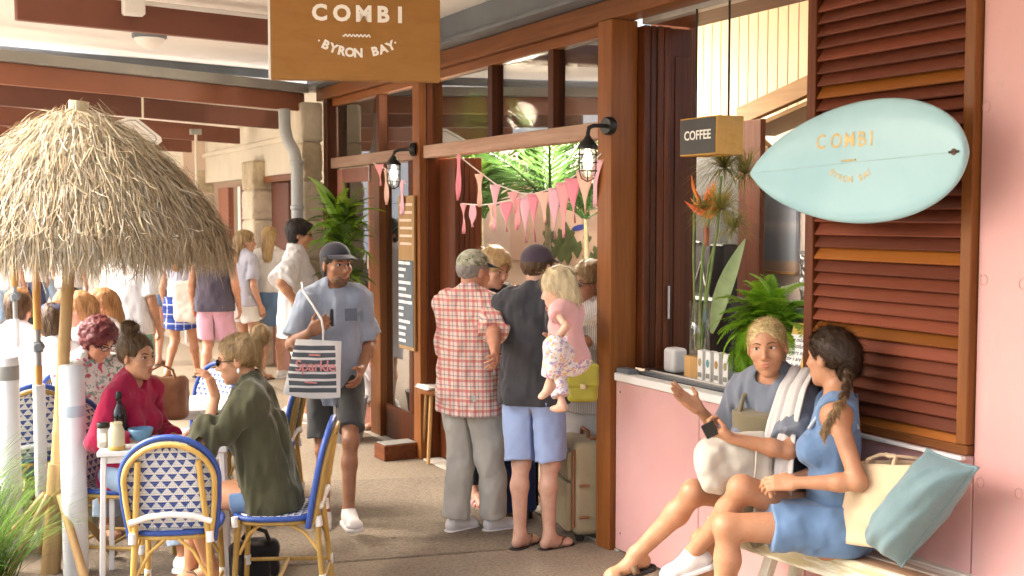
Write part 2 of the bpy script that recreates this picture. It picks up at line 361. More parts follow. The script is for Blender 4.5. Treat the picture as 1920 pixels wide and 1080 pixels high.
# ------------------------------------------------------------------ people
def nrm(v): v = np.array(v, float); return v/max(np.linalg.norm(v), 1e-9)
def rotm(axis, deg):
    a = nrm(axis); t = math.radians(deg); K = np.array([[0, -a[2], a[1]], [a[2], 0, -a[0]], [-a[1], a[0], 0]]); return np.eye(3)+math.sin(t)*K+(1-math.cos(t))*K@K
def ik(root, target, l1, l2, pole):
    root, target, pole = (np.array(v, float) for v in (root, target, pole)); d = target-root; L = min(np.linalg.norm(d), (l1+l2)*.999); d = nrm(d)
    a = (l1*l1-l2*l2+L*L)/(2*L); hh = math.sqrt(max(l1*l1-a*a, 0)); p = pole-d*(pole@d); return root+d*a+nrm(p)*hh, root+d*L
class Body:
    def __init__(s, label, loc, face, h=1.70, fem=False, res=.008, pz=None, lean=0., side=0., twist=0., head=(0, 0, 0), girth=1., tone='skin_fair', group=None, neck=1., lk=1.):
        s.lk = lk; s.k = k = h/1.75; s.res = res; s.fem = fem; s.g = girth; s.label = label; s.group = group
        face = nrm((face[0], face[1], 0)); s.rz = math.atan2(-face[0], face[1]); s.loc = np.array([loc[0], loc[1], loc[2] if len(loc) > 2 else 0.]); s.tone = tone
        c_, s_ = math.cos(s.rz), math.sin(s.rz); s.R = np.array([[c_, -s_, 0], [s_, c_, 0], [0, 0, 1]])
        s.P = np.array([0, 0, (.93*k if pz is None else pz)])
        X = np.array([1., 0, 0])
        def fr(ln, sd, tw): return rotm((0, 0, 1), tw) @ rotm((0, 1, 0), sd) @ rotm((1, 0, 0), -ln)
        s.T1 = fr(lean*.6, side*.5, twist*.4); s.T2 = fr(lean, side, twist)
        s.W = s.P+s.T1[:, 2]*.13*k; s.C = s.W+s.T2[:, 2]*.20*k; s.nb = s.C+s.T2[:, 2]*.195*k
        hy, hp, hr = head; s.HM = fr(0, 0, twist) @ rotm((0, 0, 1), hy) @ rotm((1, 0, 0), -hp) @ rotm((0, 1, 0), hr)
        s.hs = (1.02 if fem else 1.07)*(k**.35)
        nd = nrm(s.T2[:, 2]*.55+s.HM[:, 2]*.45); s.H = s.nb+nd*.155*k*neck+s.HM[:, 1]*.028+s.HM[:, 2]*.018
        sw = (.162 if fem else .176)*k*(.5+.5*girth); s.sh = {q: s.C+s.T2[:, 2]*.145*k+s.T2[:, 0]*sg*sw for q, sg in (('R', 1), ('L', -1))}
        hw = (.092 if fem else .086)*k; s.hip = {q: s.P+s.T1[:, 0]*sg*hw-np.array([0, 0, .02*k]) for q, sg in (('R', 1), ('L', -1))}
        s.kn, s.an, s.el, s.wr, s.ft, s.hd = {}, {}, {}, {}, {}, {}
        for q, sg in (('R', 1), ('L', -1)):
            s.leg(q, (sg*.095*k, 0, .08*k)); s.arm(q, s.sh[q]+np.array([sg*.07, .05, -.51*k]))
    def w2l(s, p): return s.R.T @ (np.array(p, float)-s.loc)
    def l2w(s, p): return s.R @ np.array(p, float)+s.loc
    def leg(s, q, ankle, pole=(0, 1, 0), foot=None, pitch=0., world=False):
        if world: ankle = s.w2l(ankle)
        s.kn[q], s.an[q] = ik(s.hip[q], ankle, .425*s.k*s.lk, .415*s.k*s.lk, pole); sg = 1 if q == 'R' else -1
        fd = nrm((sg*.15, 1, 0)) if foot is None else nrm(foot); fd = nrm((fd[0], fd[1], 0))*math.cos(math.radians(pitch))+np.array([0, 0, -math.sin(math.radians(pitch))]) if foot is None or len(foot) == 2 else fd
        s.ft[q] = fd
    def arm(s, q, wrist, pole=None, hand='relax', d=None, palm=None, world=False):
        if world: wrist = s.w2l(wrist)
        sg = 1 if q == 'R' else -1; pole = (sg*.35, -1, -.3) if pole is None else pole
        s.el[q], s.wr[q] = ik(s.sh[q], wrist, .285*s.k, .25*s.k, pole); fd = nrm(s.wr[q]-s.el[q])
        d = fd if d is None else nrm(d); palm = np.array([-sg, 0, 0.]) if palm is None else np.array(palm, float); palm = nrm(palm-d*(palm@d)); s.hd[q] = (hand, d, palm)
    def hp(s, x, y, z): return s.H+s.HM @ (np.array([x, y, z])*s.hs)
    # --- shared shapes
    def torso(s, S, t=0., k=.05, bust=True, top=True):
        g = s.g; kk = s.k; f1, f2 = s.T1[:, 1], s.T2[:, 1]; u1, u2 = s.T1[:, 2], s.T2[:, 2]
        pr, wr_, cr = ((.158, .118, .135) if s.fem else (.150, .138, .155)); pr, wr_, cr = pr*g*kk, wr_*g*kk, cr*kk*(.4+.6*g)
        S.cone(s.P-u1*.03*kk, s.W, pr+t, wr_+t, k=k, flat=f1, fs=.72); S.cone(s.W, s.C, wr_+t, cr+t, k=k, flat=f2, fs=.72)
        for sg in (1, -1): S.ell(s.P+s.T1[:, 0]*sg*.075*kk*g-f1*.055*kk-np.array([0, 0, .045*kk]), np.array([.085, .085, .09])*kk*(.3+.7*g)+t, k=k)
        if top:
            a, b = s.sh['L'], s.sh['R']; m = (a+b)/2; S.cone(m+(a-m)*.72-u2*.01, m+(b-m)*.72-u2*.01, .068*kk+t, k=k)
            for q in 'LR': S.cone(s.nb+u2*.035*kk-f2*.01, m+(s.sh[q]-m)*.95+u2*.012, .046*kk+t*.8, .048*kk+t*.8, k=k)
        if s.fem and bust:
            for sg in (1, -1): S.ell(s.C+s.T2[:, 0]*sg*.072*kk+f2*.085*kk*(.4+.6*g)-u2*.015*kk, np.array([.062, .06, .06])*kk*(.5+.5*g)+t*.9, k=k*.9)
    def arms(s, S, t=0., k=.02, to=2.):
        kk = s.k; m = .9 if s.fem else 1.06
        for q in 'LR':
            a, b, c = s.sh[q], s.el[q], s.wr[q]; S.cone(a, b, .046*kk*m+t, .037*kk*m+t, k=.035 if t == 0 else k); x = b+(c-b)*.3
            S.cone(b, x, .0385*kk*m+t, .0405*kk*m+t, k=k); S.cone(x, c, .0405*kk*m+t, .0255*kk*m+t, k=k)
    def legs(s, S, t=0., k=.03):
        kk = s.k; m = (.985 if s.fem else .97)*(.5+.5*s.g)
        for q in 'LR':
            a, b, c = s.hip[q], s.kn[q], s.an[q]; d = nrm(c-b); back = -nrm(s.ft[q]-d*(s.ft[q]@d)); S.cone(a, b, .086*kk*m+t, .055*kk*m+t, k=k)
            x = b+(c-b)*.32+back*.012*kk; S.cone(b, x, .052*kk*m+t, .053*kk*m+t, k=k); S.cone(x, c, .053*kk*m+t, .034*kk+t, k=k)
            S.ell(b-back*.016*kk, .042*kk*m+t, k=.03)
    def foot(s, S, q, t=0.):
        kk = s.k; a = s.an[q]; f = s.ft[q]; up = nrm(np.array([0, 0, 1])-f*f[2]); sd = np.cross(f, up); M = np.stack([sd, f, up], 1); o = a-up*.045*kk
        S.ell(o-f*.028*kk+up*.005, np.array([.031, .036, .034])*kk+t, M, k=.02); S.cone(a, o+f*.05*kk, .033*kk+t, .033*kk+t, k=.03); S.cone(o+f*.03*kk+up*.004, o+f*.125*kk-up*.008*kk, .032*kk+t, .026*kk+t, k=.025)
        S.ell(o+f*.125*kk-up*.01*kk, np.array([.043, .045, .022])*kk+t, M, k=.02); return o, f, up, sd
    def hand(s, S, q):
        pose, d, n = s.hd[q]; kk = s.k*(.93 if s.fem else 1.); w = s.wr[q]; x = np.cross(d, n) if q == 'R' else np.cross(n, d); M = np.stack([x, d, n], 1)
        S.cone(w-d*.005, w+d*.03*kk, .024*kk, .022*kk, k=.015, flat=n, fs=.8); S.rbox(w+d*.055*kk, np.array([.041, .05, .0145])*kk, .013*kk, M, k=.016)
        S.cone(w+d*.02*kk+x*.022*kk+n*.008, w+d*.05*kk+x*.03*kk+n*.008, .017*kk, .015*kk, k=.012)
        cu = dict(relax=(22, 28, 20), open=(4, 8, 6), grip=(55, 75, 50), curl=(40, 50, 35))[pose]; L = (.041, .046, .043, .034)
        for i in range(4):
            sx = (.031-.0205*i)*kk; p = w+d*(.098-.003*abs(i-1.2))*kk+x*sx; spread = (6-4*i) if pose == 'open' else (2-1.4*i); dd = rotm(n, (-spread if q == 'R' else spread)) @ d; ang = 0; r = (.0092-.0006*(i == 3))*kk
            for j, fr_ in enumerate((1., .62, .5)):
                ang += cu[j]*(.85+.1*i); ax = np.cross(dd, n); v = rotm(ax, ang) @ dd; e = p+v*L[i]*fr_*kk; S.cone(p, e, r, r*.92, k=.006); p = e; r *= .92
        td = nrm(x*.75+d*.6+n*(.25 if pose == 'open' else .5)); p = w+d*.03*kk+x*.03*kk+n*.006; e = p+td*.042*kk; S.cone(p, e, .0125*kk, .011*kk, k=.01); td2 = nrm(td*.6+d*.8+n*(0 if pose == 'open' else .35)); S.cone(e, e+td2*.03*kk, .0108*kk, .009*kk, k=.006)
    def headshape(s, S, t=0.):
        hs = s.hs; hp = s.hp; M = s.HM
        E = lambda c, r, k=.02, mode='u': S.ell(hp(*c), np.array(r)*hs+t, M, k, mode)
        E((0, -.012, .038), (.074, .094, .082)); E((0, .022, -.022), (.062, .068, .086), .03); E((0, .034, -.066), (.047, .048, .046), .025); E((0, .066, -.102), (.019, .017, .016), .02)
        for sg in (1, -1):
            E((sg*.043, .058, -.022), (.022, .022, .022), .02); S.cone(hp(sg*.010, .082, .030), hp(sg*.046, .064, .028), .010*hs, .009*hs, k=.014)
            S.ell(hp(sg*.031, .098, .010), np.array([.017, .016, .012])*hs, M, .010, 's')
            S.ell(hp(sg*.076, -.008, -.004), np.array([.010, .019, .031])*hs, M @ rotm((0, 0, 1), sg*-22), .008); S.ell(hp(sg*.089, -.004, 0), np.array([.006, .009, .016])*hs, M, .006, 's')
            E((sg*.0125, .095, -.036), (.008, .009, .0075), .007)
        S.cone(hp(0, .084, .014), hp(0, .107, -.030), .0075*hs, .0115*hs, k=.012)
        E((0, .081, -.060), (.022, .011, .008), .012); E((0, .080, -.073), (.020, .011, .009), .012); S.cone(hp(-.019, .094, -.0665), hp(.019, .094, -.0665), .0022, .0022, .004, 's')
    def body(s, mat, bare_feet=True):
        S = Sculpt(s.res); s.torso(S); s.arms(S); s.legs(S)
        for q in 'LR': s.foot(S, q); s.hand(S, q)
        S.cone(s.nb-s.T2[:, 2]*.03, s.H-s.HM[:, 2]*.04*s.hs-s.HM[:, 1]*.034, .055*s.k*(.86 if s.fem else 1.02), .049*s.k*(.84 if s.fem else 1.0), k=.02); s.headshape(S)
        me = S.mesh('person'); o = bpy.data.objects.new('person', me); COL.objects.link(o); me.materials.append(mat); o.location = tuple(s.loc); o.rotation_euler = (0, 0, s.rz)
        ROOT[o.name] = Matrix.Translation(o.location) @ Matrix.Rotation(s.rz, 4, 'Z'); tag(o, s.label, 'person', s.group); s.o = o
        HS = Sculpt(); s.headshape(HS); s.hsculpt = HS; return o
    def part(s, name, S, mat): return S.build(name, mat, s.o)
    def fsurf(s, x, z):      # face surface: local y of the skin at head coords x, z
        ys = np.arange(.135, .02, -.0008); P = np.array([s.hp(x, y, z) for y in ys]); D = np.full(len(ys), 1., np.float32)
        for f, a, b, k, mode in s.hsculpt.p:
            d = f(P[:, 0], P[:, 1], P[:, 2])
            if mode == 'u': w = np.maximum(k-np.abs(D-d), 0)/k; D = np.minimum(D, d)-w*w*k*.25
            else: d = -d; w = np.maximum(k-np.abs(D-d), 0)/k; D = np.maximum(D, d)+w*w*k*.25
        i = np.argmax(D < 0); return ys[i] if D[i] < 0 else .03
    def facepart(s, name, pts, r, mat, n=6, out=.001):
        m = MB(); P = [s.hp(x, s.fsurf(x, z)+out+dy, z) for x, z, dy in pts]; m.tube(P, r, n); return link(name, m.mesh(name), mat, s.o)
    def face(s, brow='3a2417', iris='2a1a10', lip='b5605a', gaze=0., brow_w=.0036, lips=True, stub=None):
        wh = plain('eye_white', (.62, .60, .57), .25, .02); ir = plain('iris_'+iris, iris, .15, .05); bm = plain('brow_'+brow, brow, .8, .1); lm = plain('lip_'+lip, lip, .45, .08); hs = s.hs
        for sg in (1, -1):
            y0 = s.fsurf(sg*.031, .006); m = MB()
            def almond(u, v, sg=sg, y0=y0): a = 2*PI*u; rr = v; x = math.cos(a)*.0145*rr; z = math.sin(a)*.0062*rr*(1-.35*abs(math.cos(a))**3); return s.hp(sg*.031+x, y0+.0035-.006*(rr*rr)*(1-.3*abs(math.sin(a))), .006+z)
            m.sheet(almond, 18, 4); link('eye', m.mesh('eye'), wh, s.o); m = MB()
            def disc(u, v, sg=sg, y0=y0): a = 2*PI*u; return s.hp(sg*.031+gaze*.004+math.cos(a)*.0058*v, y0+.0050-.0012*v, .0065+math.sin(a)*.0058*v)
            m.sheet(disc, 14, 2); link('iris', m.mesh('iris'), ir, s.o)
            s.facepart('eyelash', [(sg*(.031+dx), .006+dz, 0) for dx, dz in ((-.0155, -.001), (-.009, .0052), (0, .0072), (.009, .0056), (.016, .0005))], [.0008, .0016, .0019, .0018, .0010], bm, 5, .0025)
            s.facepart('eyebrow', [(sg*x, z, 0) for x, z in ((.013, .0235), (.024, .0285), (.036, .0300), (.049, .0235))], [brow_w*.8, brow_w, brow_w*.9, brow_w*.3], bm, 6, -.0005)
        if lips:
            s.facepart('upper_lip', [(x, z, 0) for x, z in ((-.0235, -.0655), (-.012, -.0615), (-.004, -.0590), (.004, -.0590), (.012, -.0615), (.0235, -.0655))], [.0008, .0024, .0031, .0031, .0024, .0008], lm, 8, -.0012)
            s.facepart('lower_lip', [(x, z, 0) for x, z in ((-.0215, -.0675), (-.011, -.0720), (0, -.0738), (.011, -.0720), (.0215, -.0675))], [.0008, .0030, .0038, .0030, .0008], lm, 8, -.0016)
    def hair(s, mat, t=.012, style=(), seed=1, amp=.005, fr=(60, 40, 14), line=.010, res=None, strands=0, flow='down'):
        S = Sculpt(res or s.res); hp = s.hp; hs = s.hs; M = s.HM
        S.ell(hp(0, -.014, .040), np.array([.075+t*.9, .095+t, .082+t])*hs, M, .02); S.ell(hp(0, -.040, (-.025 if 'crop' not in style else .012)), np.array([.064+t*.7, .058+t*.6, (.07 if 'crop' not in style else .052)])*hs, M, .03)
        if 'thick' in style: S.ell(hp(0, -.02, .055), np.array([.085, .100, .085])*hs, M, .03)
        if 'fringe' in style: S.ell(hp(.01, .075, .075), np.array([.062, .030, .030])*hs, M, .03)
        S.ell(hp(0, .112, -.030+line), np.array([.066, .080, .098])*hs, M, .008, 's')
        for sg in (1, -1): S.ell(hp(sg*.085, .020, -.035), np.array([.035, .034, .045])*hs, M, .01, 's')
        for it in style:
            if isinstance(it, tuple) and it[0] == 'bun': S.ell(hp(*it[1]), np.array(it[2])*hs, M, .012)
            if isinstance(it, tuple) and it[0] == 'lock':
                for a, b in zip(it[1], it[1][1:]): S.cone(hp(*a[:3]), hp(*b[:3]), a[3]*hs, b[3]*hs, k=.02)
            if isinstance(it, tuple) and it[0] == 'curls':
                r_ = random.Random(seed)
                for _ in range(it[1]):
                    a, b = r_.uniform(0, 2*PI), r_.uniform(-.35, 1); c_ = math.sqrt(1-b*b); v = (math.cos(a)*c_*.088, math.sin(a)*c_*.102-.02, b*.092+.035)
                    if v[1] > .03 and v[2] < .055: continue
                    S.ell(hp(*v), r_.uniform(.016, .026)*hs, M, .008)
        S.wrinkle(amp, fr, seed, amp*.4, tuple(np.array(fr)*2.6)); o = s.part('hair', S, mat)
        if strands: s.strands(o, mat, int(strands*1.9), flow, seed)
        return o
    def strands(s, o, mat, n, flow, seed, L=.05, w=.0009):
        """fine ribbons lying along the hair, combed along 'flow'"""
        me = o.data; nv = len(me.vertices); co = np.empty(nv*3, np.float32); no = np.empty(nv*3, np.float32); me.vertices.foreach_get('co', co); me.vertices.foreach_get('normal', no); co = co.reshape(-1, 3); no = no.reshape(-1, 3); g = np.random.RandomState(seed+50)
        lc = (co-s.H) @ s.HM/s.hs; ok = ~((lc[:, 1] > .055) & (lc[:, 2] < .055)); idx = np.nonzero(ok)[0]; i = g.choice(idx, n); fly = (g.rand(n) < .10)*g.uniform(0, .9, n); p = co[i]+no[i]*.0006; nn = no[i]; L_ = (L*g.uniform(.5, 1.2, n))[:, None]
        if flow == 'short': f = nn*.8+(s.HM[:, 1]*.5-s.HM[:, 2]*.2)[None]+g.normal(0, .5, (n, 3)); L_ = L_*.22
        elif flow == 'curl': f = np.cross(nn, g.normal(0, 1, (n, 3))); L_ = L_*.7
        elif flow == 'down': f = np.tile((-s.HM[:, 2]*.9-s.HM[:, 1]*.35)[None], (n, 1))+g.normal(0, .13, (n, 3))
        else: f = (s.hp(*flow)[None]-p); f = f/np.linalg.norm(f, axis=1)[:, None]+g.normal(0, .16, (n, 3))
        V = []; q = p.copy(); up = .25 if flow == 'short' else .0
        for k in range(5):
            if flow != 'short': t = f-nn*(f*nn).sum(1)[:, None]
            else: t = f
            t = t/(np.linalg.norm(t, axis=1)[:, None]+1e-9); sd = np.cross(t, nn); sd /= np.linalg.norm(sd, axis=1)[:, None]+1e-9; ww = w*(1-.8*(k/4)**2); V += [q-sd*ww, q+sd*ww]; q = q+nn*(fly[:, None]*L_/4)+t*L_/4-nn*(0 if flow == 'short' else 1)*(L_**2)*.35*(2*k+1)/16+nn*.0012*(k == 0)
        V = np.stack(V, 1).reshape(-1, 3); b0 = np.arange(n)*10; F = np.concatenate([np.stack([b0+2*k, b0+2*k+1, b0+2*k+3, b0+2*k+2], 1) for k in range(4)]); me2 = np_mesh('hair_strands', V, F, True); o2 = link('hair_strands', me2, mat, o); o2['kind'] = 'stuff'
    def cap(s, mat, brim=None, back=False, tilt=0):
        S = Sculpt(min(s.res, .006)); hp, hs = s.hp, s.hs; M = s.HM @ rotm((1, 0, 0), tilt)
        S.ell(hp(0, -.012, .050), np.array([.083, .104, .086])*hs, M, .01); S.half(hp(0, 0, .046), -nrm(M[:, 2]*1+M[:, 1]*-.16)); o = s.part('cap', S, mat)
        m = MB(); sg = -1 if back else 1
        def br(u, v): a = (u-.5)*PI*.74; o_ = max(0., math.cos(a*1.28))**.55; return hp(math.sin(a)*.086, sg*(math.cos(a)*.100+.090*o_*v)-.012, .056+.010*math.cos(a)-.022*v*o_-.012*math.sin(a)**2*v)
        m.sheet(br, 20, 5, .004); link('cap_brim', m.mesh('cap_brim'), brim or mat, s.o); return o
    def shirt(s, mat, hem=-.06, sleeve=.62, t=.011, neck=(.070, .05), loose=.0, name='shirt', vneck=0, amp=.010, seed=3, sl_loose=.012, res=None, tank=False, strap=.05):
        """hem: metres above (+) or below (-) the hip point; sleeve: 0..1 of the upper arm, 1..2 of the forearm"""
        S = Sculpt(res or s.res); kk = s.k; s.torso(S, t); u1, u2 = s.T1[:, 2], s.T2[:, 2]
        if loose: S.cone(s.C-u2*.02, s.P+u1*(hem-.02)*1., (.150*s.g*kk+t+loose*.3), (.160*s.g*kk+t+loose), k=.04, flat=s.T1[:, 1], fs=.74)
        elif hem < -.03: S.cone(s.P, s.P+u1*hem, (.155*s.g*kk+t), (.16*s.g*kk+t), k=.04, flat=s.T1[:, 1], fs=.74)
        if not tank:
            for q in 'LR':
                a, b, c = s.sh[q], s.el[q], s.wr[q]; m = .9 if s.fem else 1.06
                if sleeve <= 1:
                    e_ = a+(b-a)*sleeve; x_, y_, _ = ortho(b-a); rr = .041*kk*m+t+sl_loose+.0045; mm = MB(); mm.tube([Vector(e_)-Vector(nrm(b-a))*.006+(x_*math.cos(t_)+y_*math.sin(t_))*rr for t_ in np.linspace(0, 2*PI, 20, endpoint=False)], .0042, 5, closed=True); link('sleeve_hem', mm.mesh('sleeve_hem'), mat, s.o); S.capped(a, a+(b-a)*sleeve, .047*kk*m+t, .041*kk*m+t+sl_loose, k=.018)
                else:
                    S.cone(a, b, .050*kk*m+t, .040*kk*m+t+sl_loose*.4, k=.02); f = sleeve-1; S.capped(b, b+(c-b)*f, .043*kk*m+t+sl_loose*.5, (.04-.012*f)*kk*m+t+sl_loose*.6, k=.015)
        else:
            for q, sg in (('R', 1), ('L', -1)): S.ell(s.sh[q]+s.T2[:, 0]*sg*.035-u2*.03, (strap+.03, .2, .105), s.T2, .015, 's')
        S.half(s.P+u1*hem, -u1); f2 = s.T2[:, 1]
        S.ell(s.nb+u2*.055*kk+f2*.02*kk, np.array([neck[0], neck[0]*1.05, neck[1]])*kk, s.T2, .008, 's')
        if vneck: S.cone(s.nb+u2*.03+f2*.06, s.nb-u2*vneck+f2*.13, .05, .012, k=.006, mode='s')
        S.wrinkle(amp*1.3, (13, 13, 7), seed, amp*.75, (34, 34, 13), .85); return s.part(name, S, mat)
    def trousers(s, mat, leg=.75, t=.013, flare=.02, waist=.08, name='shorts', amp=.009, seed=5, res=None, k=.03):
        """leg: 0..1 down the thigh, 1..2 down the shin"""
        S = Sculpt(res or s.res); kk = s.k; m = (1.04 if s.fem else 1.)*(.5+.5*s.g); s.torso(S, min(t, .006), top=False, bust=False)
        for q in 'LR':
            a, b, c = s.hip[q], s.kn[q], s.an[q]
            if leg <= 1: e = a+(b-a)*leg; S.capped(a, e, .088*kk*m+t, (.088-.03*leg)*kk*m+t+flare, k=k)
            else: f = leg-1; S.cone(a, b, .09*kk*m+t, .058*kk*m+t+flare*.6, k=k); e = b+(c-b)*f; S.capped(b-(c-b)*.04, e, .058*kk*m+t+flare*.6, (.056-.018*f)*kk*m+t+flare, k=.02)
        if s.kn['L'][2] < s.hip['L'][2]-.25*kk:
            m_ = (s.hip['L']+s.hip['R'])/2; e_ = (s.an['L']+s.an['R'])/2 if leg > 1 else (s.kn['L']+s.kn['R'])/2; S.cone(m_+(e_-m_)*(.20 if leg > 1 else .34), m_+(e_-m_)*1.2, .13, .16, k=.012, mode='s', flat=nrm(s.hip['R']-s.hip['L']), fs=.075)
        S.half(s.P+s.T1[:, 2]*waist, s.T1[:, 2]); S.wrinkle(amp, (13, 13, 9), seed, amp*.35, (30, 30, 24), .35); return s.part(name, S, mat)
    def skirt(s, mat, leg=.7, t=.018, flare=.05, waist=.09, name='skirt', amp=.006, seed=8, res=None, floor=None):
        S = Sculpt(res or s.res); kk = s.k; s.torso(S, t, top=False, bust=False); a = (s.hip['L']+s.hip['R'])/2; b = (s.kn['L']+s.kn['R'])/2; e = a+(b-a)*leg; wd = np.linalg.norm(s.hip['R']+(s.kn['R']-s.hip['R'])*leg-s.hip['L']-(s.kn['L']-s.hip['L'])*leg)/2
        if s.kn['L'][2] > s.hip['L'][2]-.25*kk:
            for q in 'LR':
                h_, n_ = s.hip[q], s.kn[q]; S.capped(h_+(n_-h_)*-.05, h_+(n_-h_)*leg, .092*kk+t, .074*kk+t+flare*.5, k=.08)
            S.ell(a+(e-a)*.25, (.13*kk+t, .16*kk, .085*kk+t), k=.08); S.half(s.P+s.T1[:, 2]*waist, s.T1[:, 2]); S.wrinkle(amp, (15, 15, 10), seed, amp*.35, (30, 30, 24), .5)
            if floor: S.half((0, 0, floor), (0, 0, -1))
            return s.part(name, S, mat)
        d = nrm(e-a); sx = nrm(np.cross(d, np.cross(s.T1[:, 0], d))); r1 = (.075*kk+t+flare*.5+wd); S.capped(a-d*.02, e, (.165 if abs(d[2]) > .7 else .120)*kk+t, r1, k=.05, flat=np.cross(sx, d), fs=.66 if abs(d[2]) < .7 else .8)
        S.half(s.P+s.T1[:, 2]*waist, s.T1[:, 2]); S.wrinkle(amp, (15, 15, 10), seed, amp*.35, (30, 30, 24)); return s.part(name, S, mat)
    def shoes(s, mat, sole, kind='sneaker'):
        kk = s.k
        for q in 'LR':
            a = s.an[q]; S = Sculpt(min(s.res, .006))
            if kind == 'sneaker':
                o, f, up, sd = s.foot(S, q, .009); S.half(a+up*.020*kk-f*.0, nrm(up*1-f*.25)); S.half(o-up*.030*kk, -up); s.part('shoe', S, mat); M = np.stack([sd, f, up], 1)
                S2 = Sculpt(min(s.res, .006)); S2.cone(o-f*.035*kk-up*.036*kk, o+f*.13*kk-up*.036*kk, .046*kk, .053*kk, k=.01); S2.half(o-up*.022*kk, up); S2.half(o-up*.046*kk, -up); s.part('shoe_sole', S2, sole)
                m = MB()
                for j in range(4): c = o+f*(.045+.02*j)*kk+up*(.040-.010*j)*kk; m.tube([c-sd*.02, c+up*.006, c+sd*.02], .003, 5)
                link('shoelace', m.mesh('shoelace'), plain('lace_grey', (.38, .39, .41), .7, .1, 20), s.o)
            else:
                f = s.ft[q]; up = nrm(np.array([0, 0, 1])-f*f[2]); sd = np.cross(f, up); o = a-up*.045*kk; S.cone(o-f*.04*kk-up*.038*kk, o+f*.135*kk-up*.038*kk, .042*kk, .050*kk, k=.01); S.half(o-up*.026*kk, up); S.half(o-up*.046*kk, -up); s.part('sandal_sole' if kind != 'flipflop' else 'flip_flop_sole', S, sole); m = MB()
                if kind == 'flipflop':
                    for e in (-1, 1): m.tube([o+f*.125*kk+up*.018*kk, o+f*.09*kk+sd*e*.022*kk+up*.028*kk, o+f*.04*kk+sd*e*.043*kk-up*.02*kk], .006, 6)
                else:
                    for e in ((.095, .048) if kind == 'slide' else (.11, .03)):
                        def stp(u, v, e=e): aa = PI*u; return o+f*(e+(v-.5)*.034)*kk+sd*math.cos(aa)*.050*kk+up*(math.sin(aa)*(.048 if e < .06 else .030)-.026)*kk
                        m.sheet(stp, 10, 1, .004)
                link('sandal_strap', m.mesh('sandal_strap'), mat, s.o)
    def glasses(s, frame, lens, dark=True, name=None):
        m = MB(); l = MB(); y0 = max(s.fsurf(.03, .006), s.fsurf(0, .02)-.002)+.007
        for sg in (1, -1):
            rim = [s.hp(sg*.033+math.cos(a)*.024, y0-.010*abs(math.cos(a)*.5+.5*1)*.6, .003+math.sin(a)*(.017 if dark else .014)) for a in np.linspace(0, 2*PI, 20, endpoint=False)]; m.tube(rim, .0022, 5, closed=True)
            c = np.mean(rim, 0); l.add(rim, [tuple(range(20))]); m.tube([s.hp(sg*.057, y0-.006, .010), s.hp(sg*.079, .045, .008), s.hp(sg*.082, -.008, .004)], .0026, 5)
        m.tube([s.hp(-.010, y0, .006), s.hp(0, y0+.004, .009), s.hp(.010, y0, .006)], .0024, 5); o = link(name or ('sunglasses' if dark else 'glasses'), m.mesh('glasses'), frame, s.o)
        if lens: link('lens', l.mesh('lens'), lens, o)
        return o
# ------------------------------------------------------------------ palette
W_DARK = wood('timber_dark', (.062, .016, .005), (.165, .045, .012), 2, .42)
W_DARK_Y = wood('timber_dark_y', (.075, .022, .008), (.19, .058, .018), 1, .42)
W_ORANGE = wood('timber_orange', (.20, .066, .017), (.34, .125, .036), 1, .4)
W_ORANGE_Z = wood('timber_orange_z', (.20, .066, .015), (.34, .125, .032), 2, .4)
W_FADED = wood('timber_faded', (.36, .21, .14), (.55, .38, .29), 1, .6)
W_SHUT = wood('shutter_red', (.125, .031, .016), (.225, .062, .030), 1, .38, 1., .3, ((.17, .075, .055), .66))
W_SHUT2 = wood('shutter_amber', (.23, .070, .012), (.34, .115, .020), 1, .38)
W_SIGN = wood('sign_ply', (.42, .20, .05), (.52, .265, .08), 0, .45, .5)
W_PINE = wood('pine', (.42, .24, .09), (.58, .36, .15), 2, .5)
P_BEAM = plain('beam_paint', (.20, .075, .048), .5, .10, 3, .05)
P_BEAM2 = plain('beam_paint_dark', (.14, .052, .036), .5, .10, 3, .05)
P_FASCIA = plain('fascia_paint', (.30, .115, .065), .5, .08, 3, .05)
P_STEEL = plain('grey_steel', (.135, .150, .165), .45, .12, 4, .03)
P_GUTTER = plain('gutter_grey', (.30, .30, .28), .45, .10, 5, .03)
P_WHITE = plain('white_paint', (.78, .77, .74), .5, .04, 4, .03)
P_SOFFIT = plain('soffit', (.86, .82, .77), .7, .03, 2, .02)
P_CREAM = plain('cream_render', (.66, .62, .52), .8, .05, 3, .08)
P_BLACK = plain('black_iron', (.022, .020, .018), .35, .2, 20, .05, .3)
GLASS_DARK = glassy('window_glass', (.62, .60, .58), .015, .35)
CLEAR = glassy('clear_glass', (.93, .96, .95), .01, .86)
def pinkmat():
    k = N('pink_paint'); v = k.coord('Object'); n1 = k.noise(v, 1.4, 5); n2 = k.noise(v, 38, 4, .7); n3 = k.noise(k.coord('Object', (1, 26, 1)), 2.2, 3)
    c = k.ramp(n1.outputs[0], [(.3, (.59, .325, .315)), (.7, (.65, .38, .365))]); c = k.mix(k.ramp(n2.outputs[0], [(.62, (0, 0, 0)), (.82, (.5, .5, .5))]), c, (.66, .37, .33)); n4 = k.noise(v, 5.5, 6, .75); c = k.mix(k.ramp(n4.outputs[0], [(.56, (0, 0, 0)), (.70, (.75, .75, .75))]), c, (.55, .36, .31)); n5 = k.noise(k.coord('Object', (3, 14, 1.2)), 2.0, 5, .7); c = k.mix(k.ramp(n5.outputs[0], [(.57, (0, 0, 0)), (.70, (.50, .50, .50))]), c, (.50, .40, .34)); k.col(c); k.set(rough=.55, spec=.3); k.bump(n3.outputs[0], .10, .004); return k.m
PINK = pinkmat()
